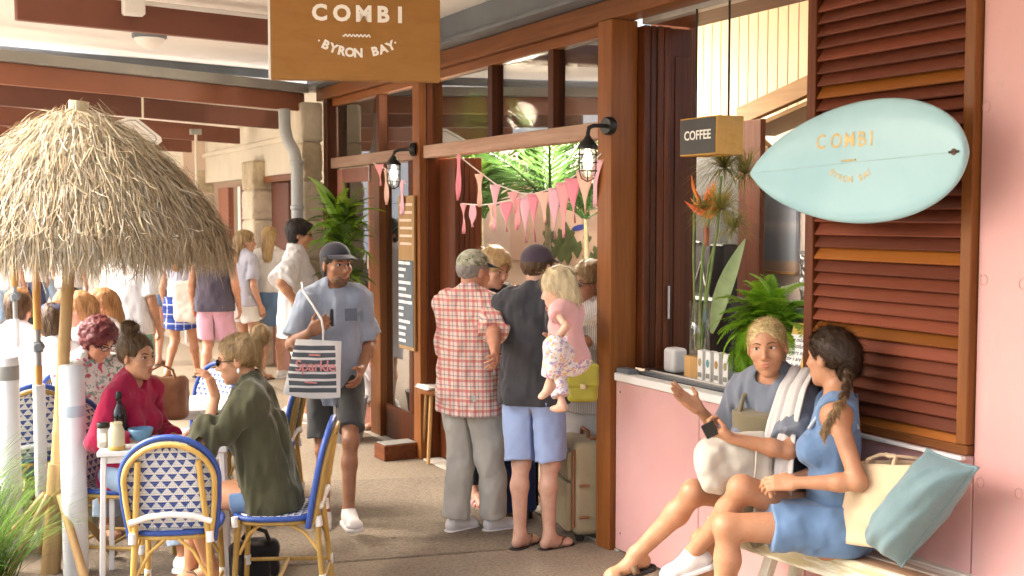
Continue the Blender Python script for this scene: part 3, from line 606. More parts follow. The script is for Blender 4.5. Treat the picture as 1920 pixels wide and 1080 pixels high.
def groundmat(name, a, b, speck, dark):
    k = N(name); v = k.coord('Object'); n1 = k.noise(v, .7, 6, .6); n2 = k.noise(v, 62, 4, .85); n3 = k.n('ShaderNodeTexVoronoi', ins={0: v, 2: 46}); n5 = k.n('ShaderNodeTexVoronoi', ins={0: v, 2: 2.6}); n4 = k.noise(v, 3.2, 5, .7)
    c = k.ramp(n1.outputs[0], [(.3, a), (.7, b)]); c = k.mix(k.ramp(n2.outputs[0], [(.38, (.75, .75, .75)), (.56, (0, 0, 0))]), c, dark); c = k.mix(k.ramp(n3.outputs['Distance'], [(.0, (.55, .55, .55)), (.30, (0, 0, 0))]), c, speck)
    c = k.mix(k.ramp(n4.outputs[0], [(.60, (0, 0, 0)), (.80, (.35, .35, .35))]), c, tuple(np.array(dark)*.8)); c = k.mix(k.ramp(n5.outputs['Distance'], [(.045, (.7, .7, .7)), (.065, (0, 0, 0))]), c, tuple(np.array(dark)*.55)); k.col(c); k.set(rough=.8, spec=.25); k.bump(n2.outputs[0], .5, .006); return k.m
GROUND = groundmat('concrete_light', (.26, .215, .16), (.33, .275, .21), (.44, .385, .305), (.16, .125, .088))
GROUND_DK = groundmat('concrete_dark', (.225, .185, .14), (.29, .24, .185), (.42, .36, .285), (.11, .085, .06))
# ------------------------------------------------------------------ ground
MB().bb(-60, 60, -12, 90, -.3, 0).solo('ground', groundmat('street_concrete', (.42, .37, .30), (.50, .45, .37), (.58, .53, .45), (.30, .26, .20)), None, None, kind='structure')
def slab(name, pts, z, mat): MB().add([(x, y, z) for x, y in pts], [tuple(range(len(pts)))]).solo(name, mat, None, None, kind='structure')
slab('pavement', [(.35, 2), (3.62, 2), (3.62, 60), (.35, 60)], .004, GROUND)
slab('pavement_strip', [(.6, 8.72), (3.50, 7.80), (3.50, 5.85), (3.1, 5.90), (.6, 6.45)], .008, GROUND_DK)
slab('cafe_floor', [(3.70, 2), (8, 2), (8, 18), (3.70, 18)], .004, plain('cafe_floor', (.42, .36, .27), .45, .1, 2, .05))
MB().bb(3.56, 3.70, 5.6, 11, 0, .012).solo('door_sill', plain('sill_concrete', (.52, .49, .43), .7, .08, 6, .1), None, None, kind='structure')
# ------------------------------------------------------------------ timber storefront
FX = 3.56
sf = thing('timber_storefront', 'dark red timber cafe front with posts, transom windows and folded doors', 'storefront', (3.56, 7, 0))
def wbox(name, mat, x0, x1, y0, y1, z0, z1, ch=.004, parent=None, lab=None):
    o = MB().bb(x0, x1, y0, y1, z0, z1, ch).build(name, mat, sf if parent is None else parent)
    if lab: o['label'] = lab
    return o
# corner post by the servery, then the stacked folding door leaves beside it
wbox('post', W_ORANGE_Z, 3.525, 3.70, 5.64, 5.79, 0, 3.02)
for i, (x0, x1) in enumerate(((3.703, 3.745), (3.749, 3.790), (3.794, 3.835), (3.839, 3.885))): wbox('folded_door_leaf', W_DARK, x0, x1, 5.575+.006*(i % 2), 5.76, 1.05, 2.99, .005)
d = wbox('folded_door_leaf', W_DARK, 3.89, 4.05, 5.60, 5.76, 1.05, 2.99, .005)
wbox('door_panel', W_DARK, 3.925, 4.015, 5.592, 5.5995, 1.15, 2.83, .002, d); MB().bb(3.866, 3.880, 5.562, 5.574, 1.33, 1.52, .002).build('hinge', plain('zinc', (.45, .45, .46), .4, .1, 20, 0, .8), sf)
# header beam over everything, with the door track under it
wbox('header_beam', W_ORANGE, 3.53, 3.69, 3.0, 11.0, 3.022, 3.135, .006)
wbox('door_track', plain('track', (.50, .47, .42), .4, .1, 12, 0, .4), 3.70, 3.76, 3.9, 5.6, 2.995, 3.05, .003)
wbox('soffit_board', W_DARK_Y, 3.763, 4.05, 3.9, 5.6, 3.0, 3.03, .003)
# transom over the cafe door
def transom(y0, y1, mulls, plane=3.63):
    wbox('transom_rail', W_FADED, plane-.06, plane+.05, y0, y1, 2.368, 2.465, .006); wbox('transom_head', W_ORANGE, plane-.04, plane+.05, y0, y1, 2.955, 3.020, .004)
    ys = [y0]+mulls+[y1]
    for m_ in mulls: wbox('mullion', W_DARK, plane-.035, plane+.06, m_-.035, m_+.035, 2.466, 2.954, .004)
    for a, b in zip(ys, ys[1:]): wbox('window_pane', GLASS_DARK, plane+.010, plane+.016, a+.02, b-.02, 2.466, 2.954, 0)
transom(5.795, 8.455, [6.47, 7.33]); transom(8.605, 10.70, [9.52])
# far jamb of the door: folded leaves seen edge on
wbox('post', W_ORANGE_Z, 3.54, 3.60, 8.46, 8.60, 0, 3.02); wbox('post', W_DARK, 3.602, 3.78, 8.456, 8.60, 0, 3.02)  # one post: street face coloured as if lit, side face as if shaded
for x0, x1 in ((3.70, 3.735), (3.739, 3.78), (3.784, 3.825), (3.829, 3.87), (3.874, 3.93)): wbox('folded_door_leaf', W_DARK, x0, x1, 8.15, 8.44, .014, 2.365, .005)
# second bay: post by the stone pier, glazed door, dark windows
wbox('post', W_DARK, 3.54, 3.66, 10.705, 10.82, 0, 3.02)
dr = thing('cafe_door', 'glazed door with a pinkish timber frame behind the potted plant', 'door', (3.66, 10.2, 0))
DOORP = wood('door_frame_pink', (.26, .105, .075), (.36, .165, .12), 2, .45)
MB().bb(3.63, 3.68, 10.55, 10.695, .02, 2.36, .004).build('stile', DOORP, dr); MB().bb(3.63, 3.68, 9.76, 9.86, .02, 2.36, .004).build('stile', DOORP, dr); MB().bb(3.63, 3.68, 9.861, 10.549, 2.23, 2.36, .004).build('top_rail', DOORP, dr); MB().bb(3.63, 3.68, 9.861, 10.549, .02, .22, .004).build('bottom_rail', DOORP, dr); MB().bb(3.652, 3.658, 9.861, 10.549, .221, 2.229).build('pane', GLASS_DARK, dr)
MB().bb(3.60, 3.629, 9.775, 9.815, 1.45, 1.60, .004).build('door_plate', plain('brass', (.62, .52, .33), .35, .1, 20, 0, .7), dr)
wbox('door_bolt', P_WHITE, 3.60, 3.628, 9.70, 9.755, 2.22, 2.365, .006)
wbox('post', W_ORANGE_Z, 3.60, 3.70, 9.50, 9.745, 0, 2.365, .005)
wbox('window_pane', GLASS_DARK, 3.660, 3.666, 8.605, 9.495, .30, 2.365, 0); wbox('bottom_panel', W_DARK, 3.64, 3.69, 8.605, 9.495, .014, .295, .004)
wbox('window_stile', W_DARK, 3.645, 3.685, 8.87, 8.95, .30, 2.365, .003)
# grey steel beam above, along the whole front
bm = thing('steel_beam', 'blue grey steel beam running above the timber transom windows', 'beam', (3.5, 7, 3.14)); MB().bb(3.40, 3.62, 4.6, 11.2, 3.137, 3.16, .002).bb(3.50, 3.53, 4.6, 11.2, 3.161, 3.36, .0).build('flange', P_STEEL, bm)
# ------------------------------------------------------------------ near awning: soffit, cross beams, edge trim
aw = thing('awning_roof', 'white lined awning over the footpath with brown cross beams', 'awning', (2, 7, 3.1))
SOFF = [(.42, -5.0), (3.60, -5.0), (3.60, 11.75), (.42, 10.75)]; MB().prism([(x, y, 3.365) for x, y in SOFF], (0, 0, 0), (0, 0, .09)).build('soffit', P_SOFFIT, aw); MB().bb(.30, .42, -5.0, 10.7, 3.22, 3.50, .004).build('edge_board', P_WHITE, aw)
def beam_line(name, a, b, w, h, mat, parent, up=(0, 0, 1)): return MB().bar(a, b, w, h, up, .006).build(name, mat, parent)
B1L, B1R = at_z(29.5, 36.3, 3.13), at_z(502, 83, 3.13); B1d = (B1R-B1L); B1E = B1L+B1d*((3.50-B1L[0])/B1d[0])
beam_line('cross_beam', B1L+np.array([0, 0, .09]), B1E+np.array([0, 0, .09]), .06, .19, P_BEAM, aw)
beam_line('cable_conduit', at_z(262, 13, 3.275)+np.array([0, -.05, .02]), at_z(262, 13, 3.275)+(B1E-B1L)*.72+np.array([0, -.05, .02]), .03, .028, P_WHITE, aw)
bx = at_z(247, 13, 3.27); MB().box(bx+np.array([0, -.06, 0]), (.14, .08, .13), None, .012).build('junction_box', P_WHITE, aw)
E1, E2 = at_z(-60, 98, 3.28), at_z(503, 146.8, 3.28); E2 = E1+(E2-E1)*((3.5-E1[0])/(E2-E1)[0]); beam_line('edge_beam', E1+np.array([0, .05, .04]), E2+np.array([0, .05, .04]), .10, .085, P_STEEL, aw)
lt = thing('ceiling_light', 'round white oyster light on the awning ceiling behind the first beam', 'light', tuple(at_z(280, 62, 3.364)))
c = at_z(280, 64, 3.364); MB().lathe([(.135, .0), (.135, -.03), (.12, -.035)], c, 24).build('base_ring', P_STEEL, lt); MB().lathe([(.118, -.036), (.105, -.07), (.06, -.105), (.004, -.122)], c, 24).build('diffuser', plain('opal', (.80, .76, .72), .35, .03), lt)
# ------------------------------------------------------------------ second, lower awning further along: gutter, fascia, beams
aw2 = thing('lower_awning', 'lower awning further along with a grey gutter and brown fascia', 'awning', (2, 10.5, 2.9))
G1, G2 = at_z(-70, 152, 2.92), at_z(569, 209.3, 2.92); dz = np.array([0, 0, 1.]); gd = (G2-G1)/np.linalg.norm(G2-G1)
beam_line('fascia', G1+dz*.085, G2+dz*.085, .04, .17, P_FASCIA, aw2); gq = np.array([gd[1], -gd[0], 0])*.075
beam_line('gutter', G1+dz*.215-gq*-.0+gq*.3, G2+dz*.215+gq*.3, .13, .085, P_GUTTER, aw2)
for k_, (px0, py0, px1, py1, z) in enumerate(((-70, 192.5, 520, 242, 2.92), (-70, 230, 447, 270, 2.86), (-70, 258, 357, 286, 2.84))):
    a, b = at_z(px0, py0, z), at_z(px1, py1, z); beam_line('cross_beam', a+dz*.10, b+dz*.10, .07, .20, (P_BEAM2, P_BEAM, P_BEAM)[k_], aw2)
MB().add([(.5, 10.2, 3.12), (4.05, 11.3, 3.12), (4.05, 24, 3.12), (.5, 24, 3.12), (.5, 10.2, 3.15), (4.05, 11.3, 3.15), (4.05, 24, 3.15), (.5, 24, 3.15)], [(3, 2, 1, 0), (4, 5, 6, 7), (0, 1, 5, 4), (1, 2, 6, 5), (2, 3, 7, 6), (3, 0, 4, 7)]).build('roof_lining', P_SOFFIT, aw2)
# ------------------------------------------------------------------ stone piers (every block its own part)
STONE = plain('sandstone', (.60, .54, .42), .85, .14, 5, .35, fine=34); STONE2 = plain('sandstone_rough', (.48, .41, .29), .9, .22, 7, .7, fine=22)
def pier(label, x0, x1, y0, y1, z1, rows, rough_side=True):
    t = thing('stone_pier', label, 'pier', ((x0+x1)/2, (y0+y1)/2, 0)); r_ = random.Random(int(y0*10)); z = 0; h = z1/rows
    MB().bb(x0+.02, x1-.02, y0+.02, y1-.02, 0, z1).build('core', STONE, t)
    for i in range(rows):
        e = r_.uniform(-.008, .008); V = MB()
        if rough_side and i % 1 == 0:
            S = Sculpt(.02); S.rbox(((x0+x1)/2, (y0+y1)/2, z+h/2), ((x1-x0)/2+.004+e, (y1-y0)/2+.008, h/2-.006), .012); S.wrinkle(.007, (14, 14, 14), i*3.1+y0, .006, (44, 44, 44)); o = link('stone_block', S.mesh('stone_block'), None, t); me = o.data; me.transform(ROOT[t.name].inverted()); me.materials.append(STONE if i % 3 else STONE2)
        else: V.bb(x0+e, x1, y0+e, y1, z+.005, z+h-.005, .012).build('stone_block', STONE, t)
        z += h
pier('rough sandstone pier beside the grey downpipe and timber shopfront', 3.34, 3.55, 10.86, 11.22, 3.0, 8)
pier('square sandstone pier between the far shop openings', 3.86, 4.16, 14.65, 15.15, 2.62, 7)
pier('farthest sandstone pier, half hidden by the thatch', 3.86, 4.16, 18.0, 18.5, 2.62, 7)
# downpipe
PIPE = plain('downpipe_grey', (.40, .42, .42), .4, .07, 4, .02); dp_ = thing('downpipe', 'grey downpipe with a swan neck bend beside the stone pier', 'downpipe', (3.3, 11.1, 0))
pp = [at_d(533, 205, 11.0), at_d(534, 240, 11.0), at_d(539, 262, 11.0), at_d(552, 285, 11.0), at_d(557, 310, 11.0), at_d(557, 340, 11.0)]; pp.append(np.array([pp[-1][0], pp[-1][1], 0.])); MB().tube(pp, .056, 14).build('pipe', PIPE, dp_)
for z in (2.42, 2.0, 1.0): q = pp[-1]; MB().lathe([(.060, -.02), (.064, -.018), (.064, .018), (.060, .02)], (q[0], q[1], z), 14).build('bracket', PIPE, dp_)
# ------------------------------------------------------------------ shops further along
fs = thing('far_shopfront', 'cream rendered shops beyond the stone piers with dark red doors', 'shopfront', (4.1, 15, 0))
MB().bb(4.02, 4.25, 11.3, 30, 2.42, 3.11).build('wall', P_CREAM, fs); MB().bb(3.98, 4.02, 11.3, 30, 2.80, 2.86, .004).build('cornice', P_CREAM, fs)
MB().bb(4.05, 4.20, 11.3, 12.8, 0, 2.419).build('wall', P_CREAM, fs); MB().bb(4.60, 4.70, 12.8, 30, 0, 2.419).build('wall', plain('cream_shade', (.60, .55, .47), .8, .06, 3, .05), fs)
MB().bb(4.0, 4.25, 12.8, 14.64, 2.34, 2.418, .004).build('lintel', W_ORANGE, fs)
for y0, y1, m_ in ((13.9, 14.64, P_BEAM2), (15.2, 15.35, P_WHITE), (15.36, 16.2, P_BEAM2), (16.21, 16.36, P_WHITE), (16.9, 17.5, P_FASCIA), (18.6, 22, P_BEAM2)): MB().bb(4.10, 4.18, y0, y1, .02, 2.33, .004).build('door_frame' if y1-y0 < .3 else 'door', m_, fs)
dm = thing('wall_lattice', 'dark brown diamond lattice ornament hung on the far cream wall', 'wall ornament', (4.0, 12.3, 1.7))
for zc in (2.1, 1.77, 1.45):
    P = [(4.03, 12.52, zc), (4.03, 12.32, zc+.17), (4.03, 12.12, zc), (4.03, 12.32, zc-.17)]; MB().prism(P, (0, 0, 0), (-.03, 0, 0)).build('diamond', P_BEAM2, dm)
# hanging diamond sign of the neighbour and its rods
hs_ = thing('hanging_sign', 'white diamond shaped sign hanging under the lower awning behind the thatch', 'sign', tuple(at_d(255, 252, 11.5)))
c = at_d(252, 252, 11.5); M = frame_matrix(c, (.93, -.36, -.02), (0, 0, 1)); pts = [(-.42, .03), (-.05, .165), (.02, .165), (.255, -.02), (.265, -.06), (.235, -.09), (.02, -.17), (-.08, -.17)]
MB().prism([M @ Vector((x, y, 0)) for x, y in pts], (0, 0, 0), M.to_3x3() @ Vector((0, 0, .03))).build('panel', P_WHITE, hs_)
for a, b in zip(pts, pts[1:]+pts[:1]):
    q0, q1 = Vector((*a, .034))*.82, Vector((*b, .034))*.82; q0.z = q1.z = .033; MB().bar(M @ q0, M @ q1, .010, .003, M.to_3x3() @ Vector((0, 0, 1))).build('border_line', P_GUTTER, hs_)
for px in (268,): a = at_d(px, 222, 11.5); MB().tube([a, a+dz*.28], .012, 6).build('rod', P_CREAM, hs_)
rd = thing('hanging_rod', 'thin cream rod hanging from a small bracket on the far beam', 'rod', tuple(at_d(367, 250, 12.5))); a = at_d(367, 247, 12.5); MB().tube([a, a-dz*.95], .016, 6).build('rod', P_CREAM, rd); MB().box(a, (.12, .05, .06), None, .005).build('bracket', P_GUTTER, rd)
# ------------------------------------------------------------------ street beyond: pale buildings across the road
def house(label, x0, x1, y0, y1, h, mat, wins):
    t = thing('building', label, 'building', ((x0+x1)/2, (y0+y1)/2, 0)); MB().bb(x0, x1, y0, y1, 0, h, .02).build('wall', mat, t); MB().bb(x0-.3, x1+.3, y0-.3, y1+.3, h+.003, h+.25, .03).build('roof', P_GUTTER, t)
    for x in wins:
        f = MB().bb(x-.6, x+.6, y0-.06, y0-.003, .9, 2.3, .01).build('window', P_WHITE, t); MB().bb(x-.5, x+.5, y0-.075, y0-.062, 1.0, 2.2).build('pane', plain('far_glass', (.25, .28, .30), .15, .1), f)
house('pale rendered building across the street, seen past the thatch', -7.5, 3.6, 33, 40, 5.2, plain('pale_render', (.80, .78, .74), .8, .03, 1), (-4, -1.2, 1.5)); house('white building farther left across the street', -26, -8.5, 30, 38, 6, P_WHITE, (-20, -16, -12))
house('cream building closing the end of the arcade', 3.8, 12, 30.5, 38, 4.2, P_CREAM, (5, 7))
# ------------------------------------------------------------------ pink servery wall and the pink wall beside the shutter
pk = thing('pink_wall', 'pale pink panelled wall under the servery counter and beside the shutter', 'wall', (3.6, 3, 0))
def panel(y0, y1, z0, z1, x=3.56): return MB().bb(x, x+.05, y0, y1, z0, z1, .0025).build('panel', PINK, pk)
panel(4.843, 5.63, 0.02, .985); panel(4.035, 4.838, .02, .985); panel(3.112, 4.03, .02, 1.012); panel(1.9, 3.106, .02, 4.2); panel(.6, 1.896, .02, 4.2)
MB().bb(3.612, 3.70, .6, 5.63, 0, .985).build('core', P_BLACK, pk); MB().bb(3.612, 3.70, .6, 3.1, .986, 4.2).build('core', P_BLACK, pk)
for (px, py) in ((1845, 525), (1918, 533), (1838, 905), (1910, 925), (1850, 200)):
    q = at_x(px, py, 3.56); m = MB(); m.tube([q+np.array([-.0015, math.cos(a)*.016, math.sin(a)*.020]) for a in np.linspace(0, 2*PI, 14, endpoint=False)], .0022, 5, closed=True); m.build('screw_plug', PINK, pk)
for (px, py) in ((1160, 712), (1163, 735), (1330, 790), (1163, 1000)): q = at_x(px, py, 3.56); MB().lathe([(.007, -.001), (.006, .003)], q, 8, (-1, 0, 0)).build('screw_head', P_STEEL, pk)
# servery counter: white edge, dark top, sliding tracks
ct = thing('servery_counter', 'servery counter with white edge strip and dark top with sliding tracks', 'counter', (3.8, 4.8, 1))
MB().bb(3.545, 3.63, 4.04, 5.63, .988, 1.032, .004).build('edge_strip', P_WHITE, ct); MB().bb(3.634, 4.35, 4.04, 5.56, .985, 1.030, .003).build('top', plain('counter_top', (.10, .085, .07), .22, .2, 6, .03), ct)
for x, m_ in ((3.648, P_STEEL), (3.690, P_GUTTER), (3.732, P_WHITE)): MB().bb(x, x+.022, 4.04, 5.55, 1.0305, 1.044, .002).build('track', m_, ct)
MB().bb(3.56, 3.63, 5.50, 5.63, 1.0335, 1.06, .003).build('end_block', P_STEEL, ct)
# ------------------------------------------------------------------ louvred shutter
sh = thing('louvred_shutter', 'tall red brown timber louvred shutter behind the surfboard', 'shutter', (3.56, 3.57, 1.02))
MB().bb(3.525, 3.60, 3.112, 3.165, 1.055, 3.02, .004).build('stile', W_ORANGE_Z, sh); MB().bb(3.525, 3.60, 3.975, 4.03, 1.055, 3.02, .004).build('stile', W_DARK, sh); MB().bb(3.53, 3.598, 3.112, 4.03, 1.016, 1.053, .003).build('bottom_rail', W_ORANGE, sh); MB().bb(3.5, 3.525, 3.112, 4.03, 1.0, 1.014, .002).build('drip_strip', P_WHITE, sh)
MB().bb(3.599, 3.605, 3.112, 4.03, 1.055, 3.02).build('backing', P_BLACK, sh)
slat = None; rs = random.Random(4)
for i in range(37):
    z = 1.075+.0535*i
    if z > 3.0: break
    if slat is None:
        m = MB(); m.box((0, 0, 0), (.092, .808, .011), (0, math.radians(-55), 0), .0025); slat = link('slat', m.mesh('slat'), [W_SHUT], sh); slat.location = (0, 0, z-1.02)
        slat1m = slat.data; slat2m = slat.data.copy(); slat2m.materials.clear(); slat2m.materials.append(W_SHUT2); o = slat
    else: o = share(slat, sh, (0, 0, z-1.02))
    o.data = slat2m if i in (0, 7, 13, 26) else slat1m
    o.rotation_euler = (math.radians(rs.uniform(-.25, .25)), math.radians(rs.uniform(-4, 4)), 0)
wbox('lintel_panel', PINK, 3.56, 3.62, 3.108, 4.03, 3.14, 4.2, .002)
# ------------------------------------------------------------------ inside: kiosk and cafe
ins = thing('cafe_interior', 'pale interior walls and ceiling of the cafe behind the counter', 'room', (6, 9, 0))
WALLI = plain('interior_wall', (.70, .57, .48), .8, .05, 2); MB().bb(7.0, 7.1, 9.2, 18, 0, 3.5).build('wall', WALLI, ins); MB().bb(3.7, 7.1, 18, 18.1, 0, 3.5).build('wall', WALLI, ins); MB().bb(3.72, 6.35, 8.6, 18, 3.2, 3.28).build('ceiling', P_SOFFIT, ins); MB().bb(3.72, 5.285, 4.0, 8.5, 3.70, 3.75).build('ceiling', P_SOFFIT, ins)
MB().bb(4.06, 4.12, 5.65, 6.05, 0, 3.2).build('partition', W_DARK, ins)
bw = thing('board_wall', 'cream painted vertical board wall inside the kiosk', 'wall', (5.3, 6.4, 0)); BOARD = plain('cream_board', (.60, .42, .24), .6, .05, 2, .05); bd = None
for i in range(30):
    y = 4.4+i*.105
    if bd is None: m = MB(); m.box((0, 0, 2.1), (.02, .101, 4.2), None, .004); bd = link('board', m.mesh('board'), BOARD, bw); bd.location = (0, y-6.4, 0)
    else: share(bd, bw, (0, y-6.4, 0))
MB().bb(5.32, 5.36, 4.3, 7.6, 0, 4.2).build('backing', P_BLACK, bw)
ga = thing('timber_awning', 'small orange timber roof inside the kiosk above the brown post', 'awning', (5, 6, 2.5)); W_GOLD = wood('timber_gold', (.30, .15, .04), (.45, .25, .08), 1, .45)
a, b = at_x(1387, 220, 4.9), at_x(1545, 148, 4.9); MB().bar(a, b, .05, .12, (0, 0, 1), .004).build('fascia', W_GOLD, ga); MB().bar(a+np.array([.15, .0, -.10]), b+np.array([.15, 0, -.10]), .30, .03, (0, 0, 1), .003).build('soffit', W_GOLD, ga); a2, b2 = at_x(1392, 236, 4.88), at_x(1450, 290, 4.88); MB().bar(a2, b2, .05, .06, (0, 0, 1), .004).build('brace', W_GOLD, ga)
kp = thing('kiosk_post', 'dark brown timber post inside the kiosk between chalk panel and picture', 'post', tuple(at_x(1405, 640, 4.75)*np.array([1, 1, 0]))); y0 = at_x(1425, 400, 4.7)[1]; y1 = at_x(1383, 400, 4.7)[1]; MB().bb(4.7, 4.74, y0, y1, 0, 2.52, .005).build('shaft', W_DARK, kp)
cbp = thing('chalk_panel', 'black panel with white chalk flower drawing behind the vase', 'chalkboard', (5.1, 7, 1)); MB().bb(5.0, 5.06, y1+.24, y1+1.5, .5, 2.5, .004).build('board', plain('slate', (.030, .027, .025), .6, .2, 8), cbp); CH = plain('chalk', (.5, .48, .46), .9, .1)
for pts in (((1292, 560), (1286, 520), (1300, 540), (1315, 490), (1322, 535), (1345, 515), (1335, 560)), ((1300, 570), (1318, 585), (1340, 568)), ((1287, 462), (1300, 452), (1312, 455))): MB().tube([at_x(px, py, 4.995) for px, py in pts], .007, 5).build('chalk_line', CH, cbp)
pc = thing('ocean_picture', 'picture of a pale grey beach and sea on the kiosk wall', 'picture', tuple(at_x(1458, 430, 5.2)))
def seamat():
    k = N('sea_print'); t = k.n('ShaderNodeTexCoord'); sp = k.n('ShaderNodeSeparateXYZ'); k.l(t.outputs['Generated'], sp.inputs[0]); nz = k.noise(k.coord('Generated', (1, 4, 26)), 2.0, 4); f = k.math('ADD', sp.outputs[2], k.math('MULTIPLY_ADD', nz.outputs[0], .08, -.04))
    k.col(k.ramp(f, [(.0, (.50, .36, .26)), (.10, (.55, .42, .32)), (.13, (.36, .42, .46)), (.40, (.40, .45, .50)), (.52, (.60, .62, .63)), (.58, (.42, .46, .52)), (1, (.40, .44, .52))])); k.set(rough=.5); return k.m
y0p, y1p = at_x(1492, 430, 5.25)[1], at_x(1420, 430, 5.25)[1]; z0p, z1p = at_x(1458, 508, 5.25)[2], at_x(1458, 340, 5.25)[2]; MB().bb(5.25, 5.28, y0p, y1p, z0p, z1p, .002).build('print', seamat(), pc); MB().bb(5.24, 5.249, y0p-.005, y1p+.005, z0p-.02, z0p-.002, .001).build('frame', W_PINE, pc)
kw = thing('kiosk_side_wall', 'pale plaster wall beside the ocean picture behind the shutter', 'wall', (5.4, 5, 0)); MB().bb(5.282, 5.30, 3.5, y1p+.25, 0, 2.62).build('plaster', plain('pale_plaster', (.74, .64, .54), .8, .05, 2), kw)
eq = thing('coffee_machine', 'dark coffee machine behind the vase in the kiosk', 'coffee machine', (4.6, 6.1, 1.03)); MB().bb(4.36, 4.62, 5.65, 6.25, 1.0, 1.42, .02).build('body', plain('machine_steel', (.05, .045, .045), .3, .2, 8, 0, .5), eq); MB().tube([(4.40, 5.75, 1.75), (4.40, 5.75, 2.0)], .05, 12).build('grinder_hopper', CLEAR, eq); MB().bb(4.34, 4.46, 5.68, 5.82, 1.425, 1.75, .01).build('grinder', P_BLACK, eq); MB().bb(4.36, 4.62, 5.65, 6.25, .05, .997, .005).build('bench', P_BLACK, eq)
# ------------------------------------------------------------------ cafe sign under the awning
TXT_W = plain('sign_letter_white', (.85, .83, .78), .5, .02)
sg_l = at_d(508, 148, 5.85); SX = Vector((.951, -.309, 0)); SY = Vector((0, 0, 1)); SW, SH, ST = .848, .60, .07
sign = thing('hanging_sign', 'square plywood cafe sign with white lettering hanging under the awning', 'sign', tuple(sg_l)); SO = Vector(sg_l); SM = frame_matrix(SO, SX, SY); SN = SM.to_3x3() @ Vector((0, 0, 1))
cen = SO+SX*SW/2+SY*SH/2; MB().box(cen-SN*ST/2, (SW, SH, ST), SM.to_3x3(), .004).build('board', W_SIGN, sign)
MB().box(SO+SY*SH/2-SN*ST/2-SX*.006, (.011, SH-.004, ST-.004), SM.to_3x3(), .001).build('edge_strip', P_WHITE, sign)
for u in (.2, .7): MB().tube([SO+SX*u+SY*SH-SN*ST/2, SO+SX*u+SY*(SH+.15)-SN*ST/2], .008, 6).build('hanger', P_BLACK, sign)
def on_plane(px, py, o, n): r = ray(px, py); o = np.array(o); n = np.array(n); t = ((o-_C) @ n)/(r @ n); return Vector(_C+r*t)
def sgp(px, py): return on_plane(px, py, SO+SN*.002, SN)
for ch, px in zip('COMBI', (599, 641, 682, 718, 750)): p = sgp(px, 24.5+(px-599)*.033); text_mesh('letter', ch, .108, frame_matrix(p, SX, SY), TXT_W, sign, .0015, .0045)
wv = [sgp(643+i*1.3, 66+math.sin(i*1.15)*2.2+i*.035) for i in range(41)]; MB().tube(wv, .0042, 5).build('wave_line', TXT_W, sign)
arc = 'BYRON BAY'; A0, A1 = math.radians(218), math.radians(322); cx_, cy_ = 669, 18.
for i, ch in enumerate(arc):
    if ch == ' ': continue
    th = math.radians(-26.5+i*6.7); px, py = 671+math.sin(th)*136, -34+math.cos(th)*134+(i-4)*.35; p = sgp(px, py); rx = SX*math.cos(th)+SY*math.sin(th); ry = SY*math.cos(th)-SX*math.sin(th); text_mesh('letter', ch, .060, frame_matrix(p, rx, ry), TXT_W, sign, .0015, .0028)
for px, py in ((598, 76), (741, 80)): MB().lathe([(.005, -.001), (.005, .002)], sgp(px, py), 10, SN).build('dot', TXT_W, sign)
# ------------------------------------------------------------------ coffee light box
CX = 3.60; q = [at_x(px, py, CX) for px, py in ((1275, 224), (1344, 215), (1340, 290), (1273, 293))]; y0, y1 = q[1][1], q[0][1]; z0, z1 = (q[2][2]+q[3][2])/2, (q[0][2]+q[1][2])/2
cs = thing('coffee_sign', 'small box sign reading COFFEE in an amber frame hung over the counter', 'sign', (CX, y1, z0)); FRM = wood('amber_frame', (.42, .22, .04), (.55, .30, .07), 1, .45)
MB().bb(CX, CX+.17, y0, y1, z0, z1, .003).build('box', FRM, cs); MB().bb(CX-.003, CX-.0005, y0+.008, y1-.008, z0+.008, z1-.008).build('face', plain('sign_charcoal', (.06, .058, .056), .6, .1, 8), cs)
text_mesh('lettering', 'COFFEE', .066, frame_matrix((CX-.0035, (y0+y1)/2, (z0+z1)/2+.004), (0, -1, 0), (0, 0, 1)), TXT_W, cs, .0008, .0012, 1.0)
for y, pxx in ((y1-.03, 1293), (y0+.01, 1345)): MB().tube([(CX+.08, y, z1), (CX+.08, y, 2.995)], .006, 6).build('hanging_wire', P_BLACK, cs)
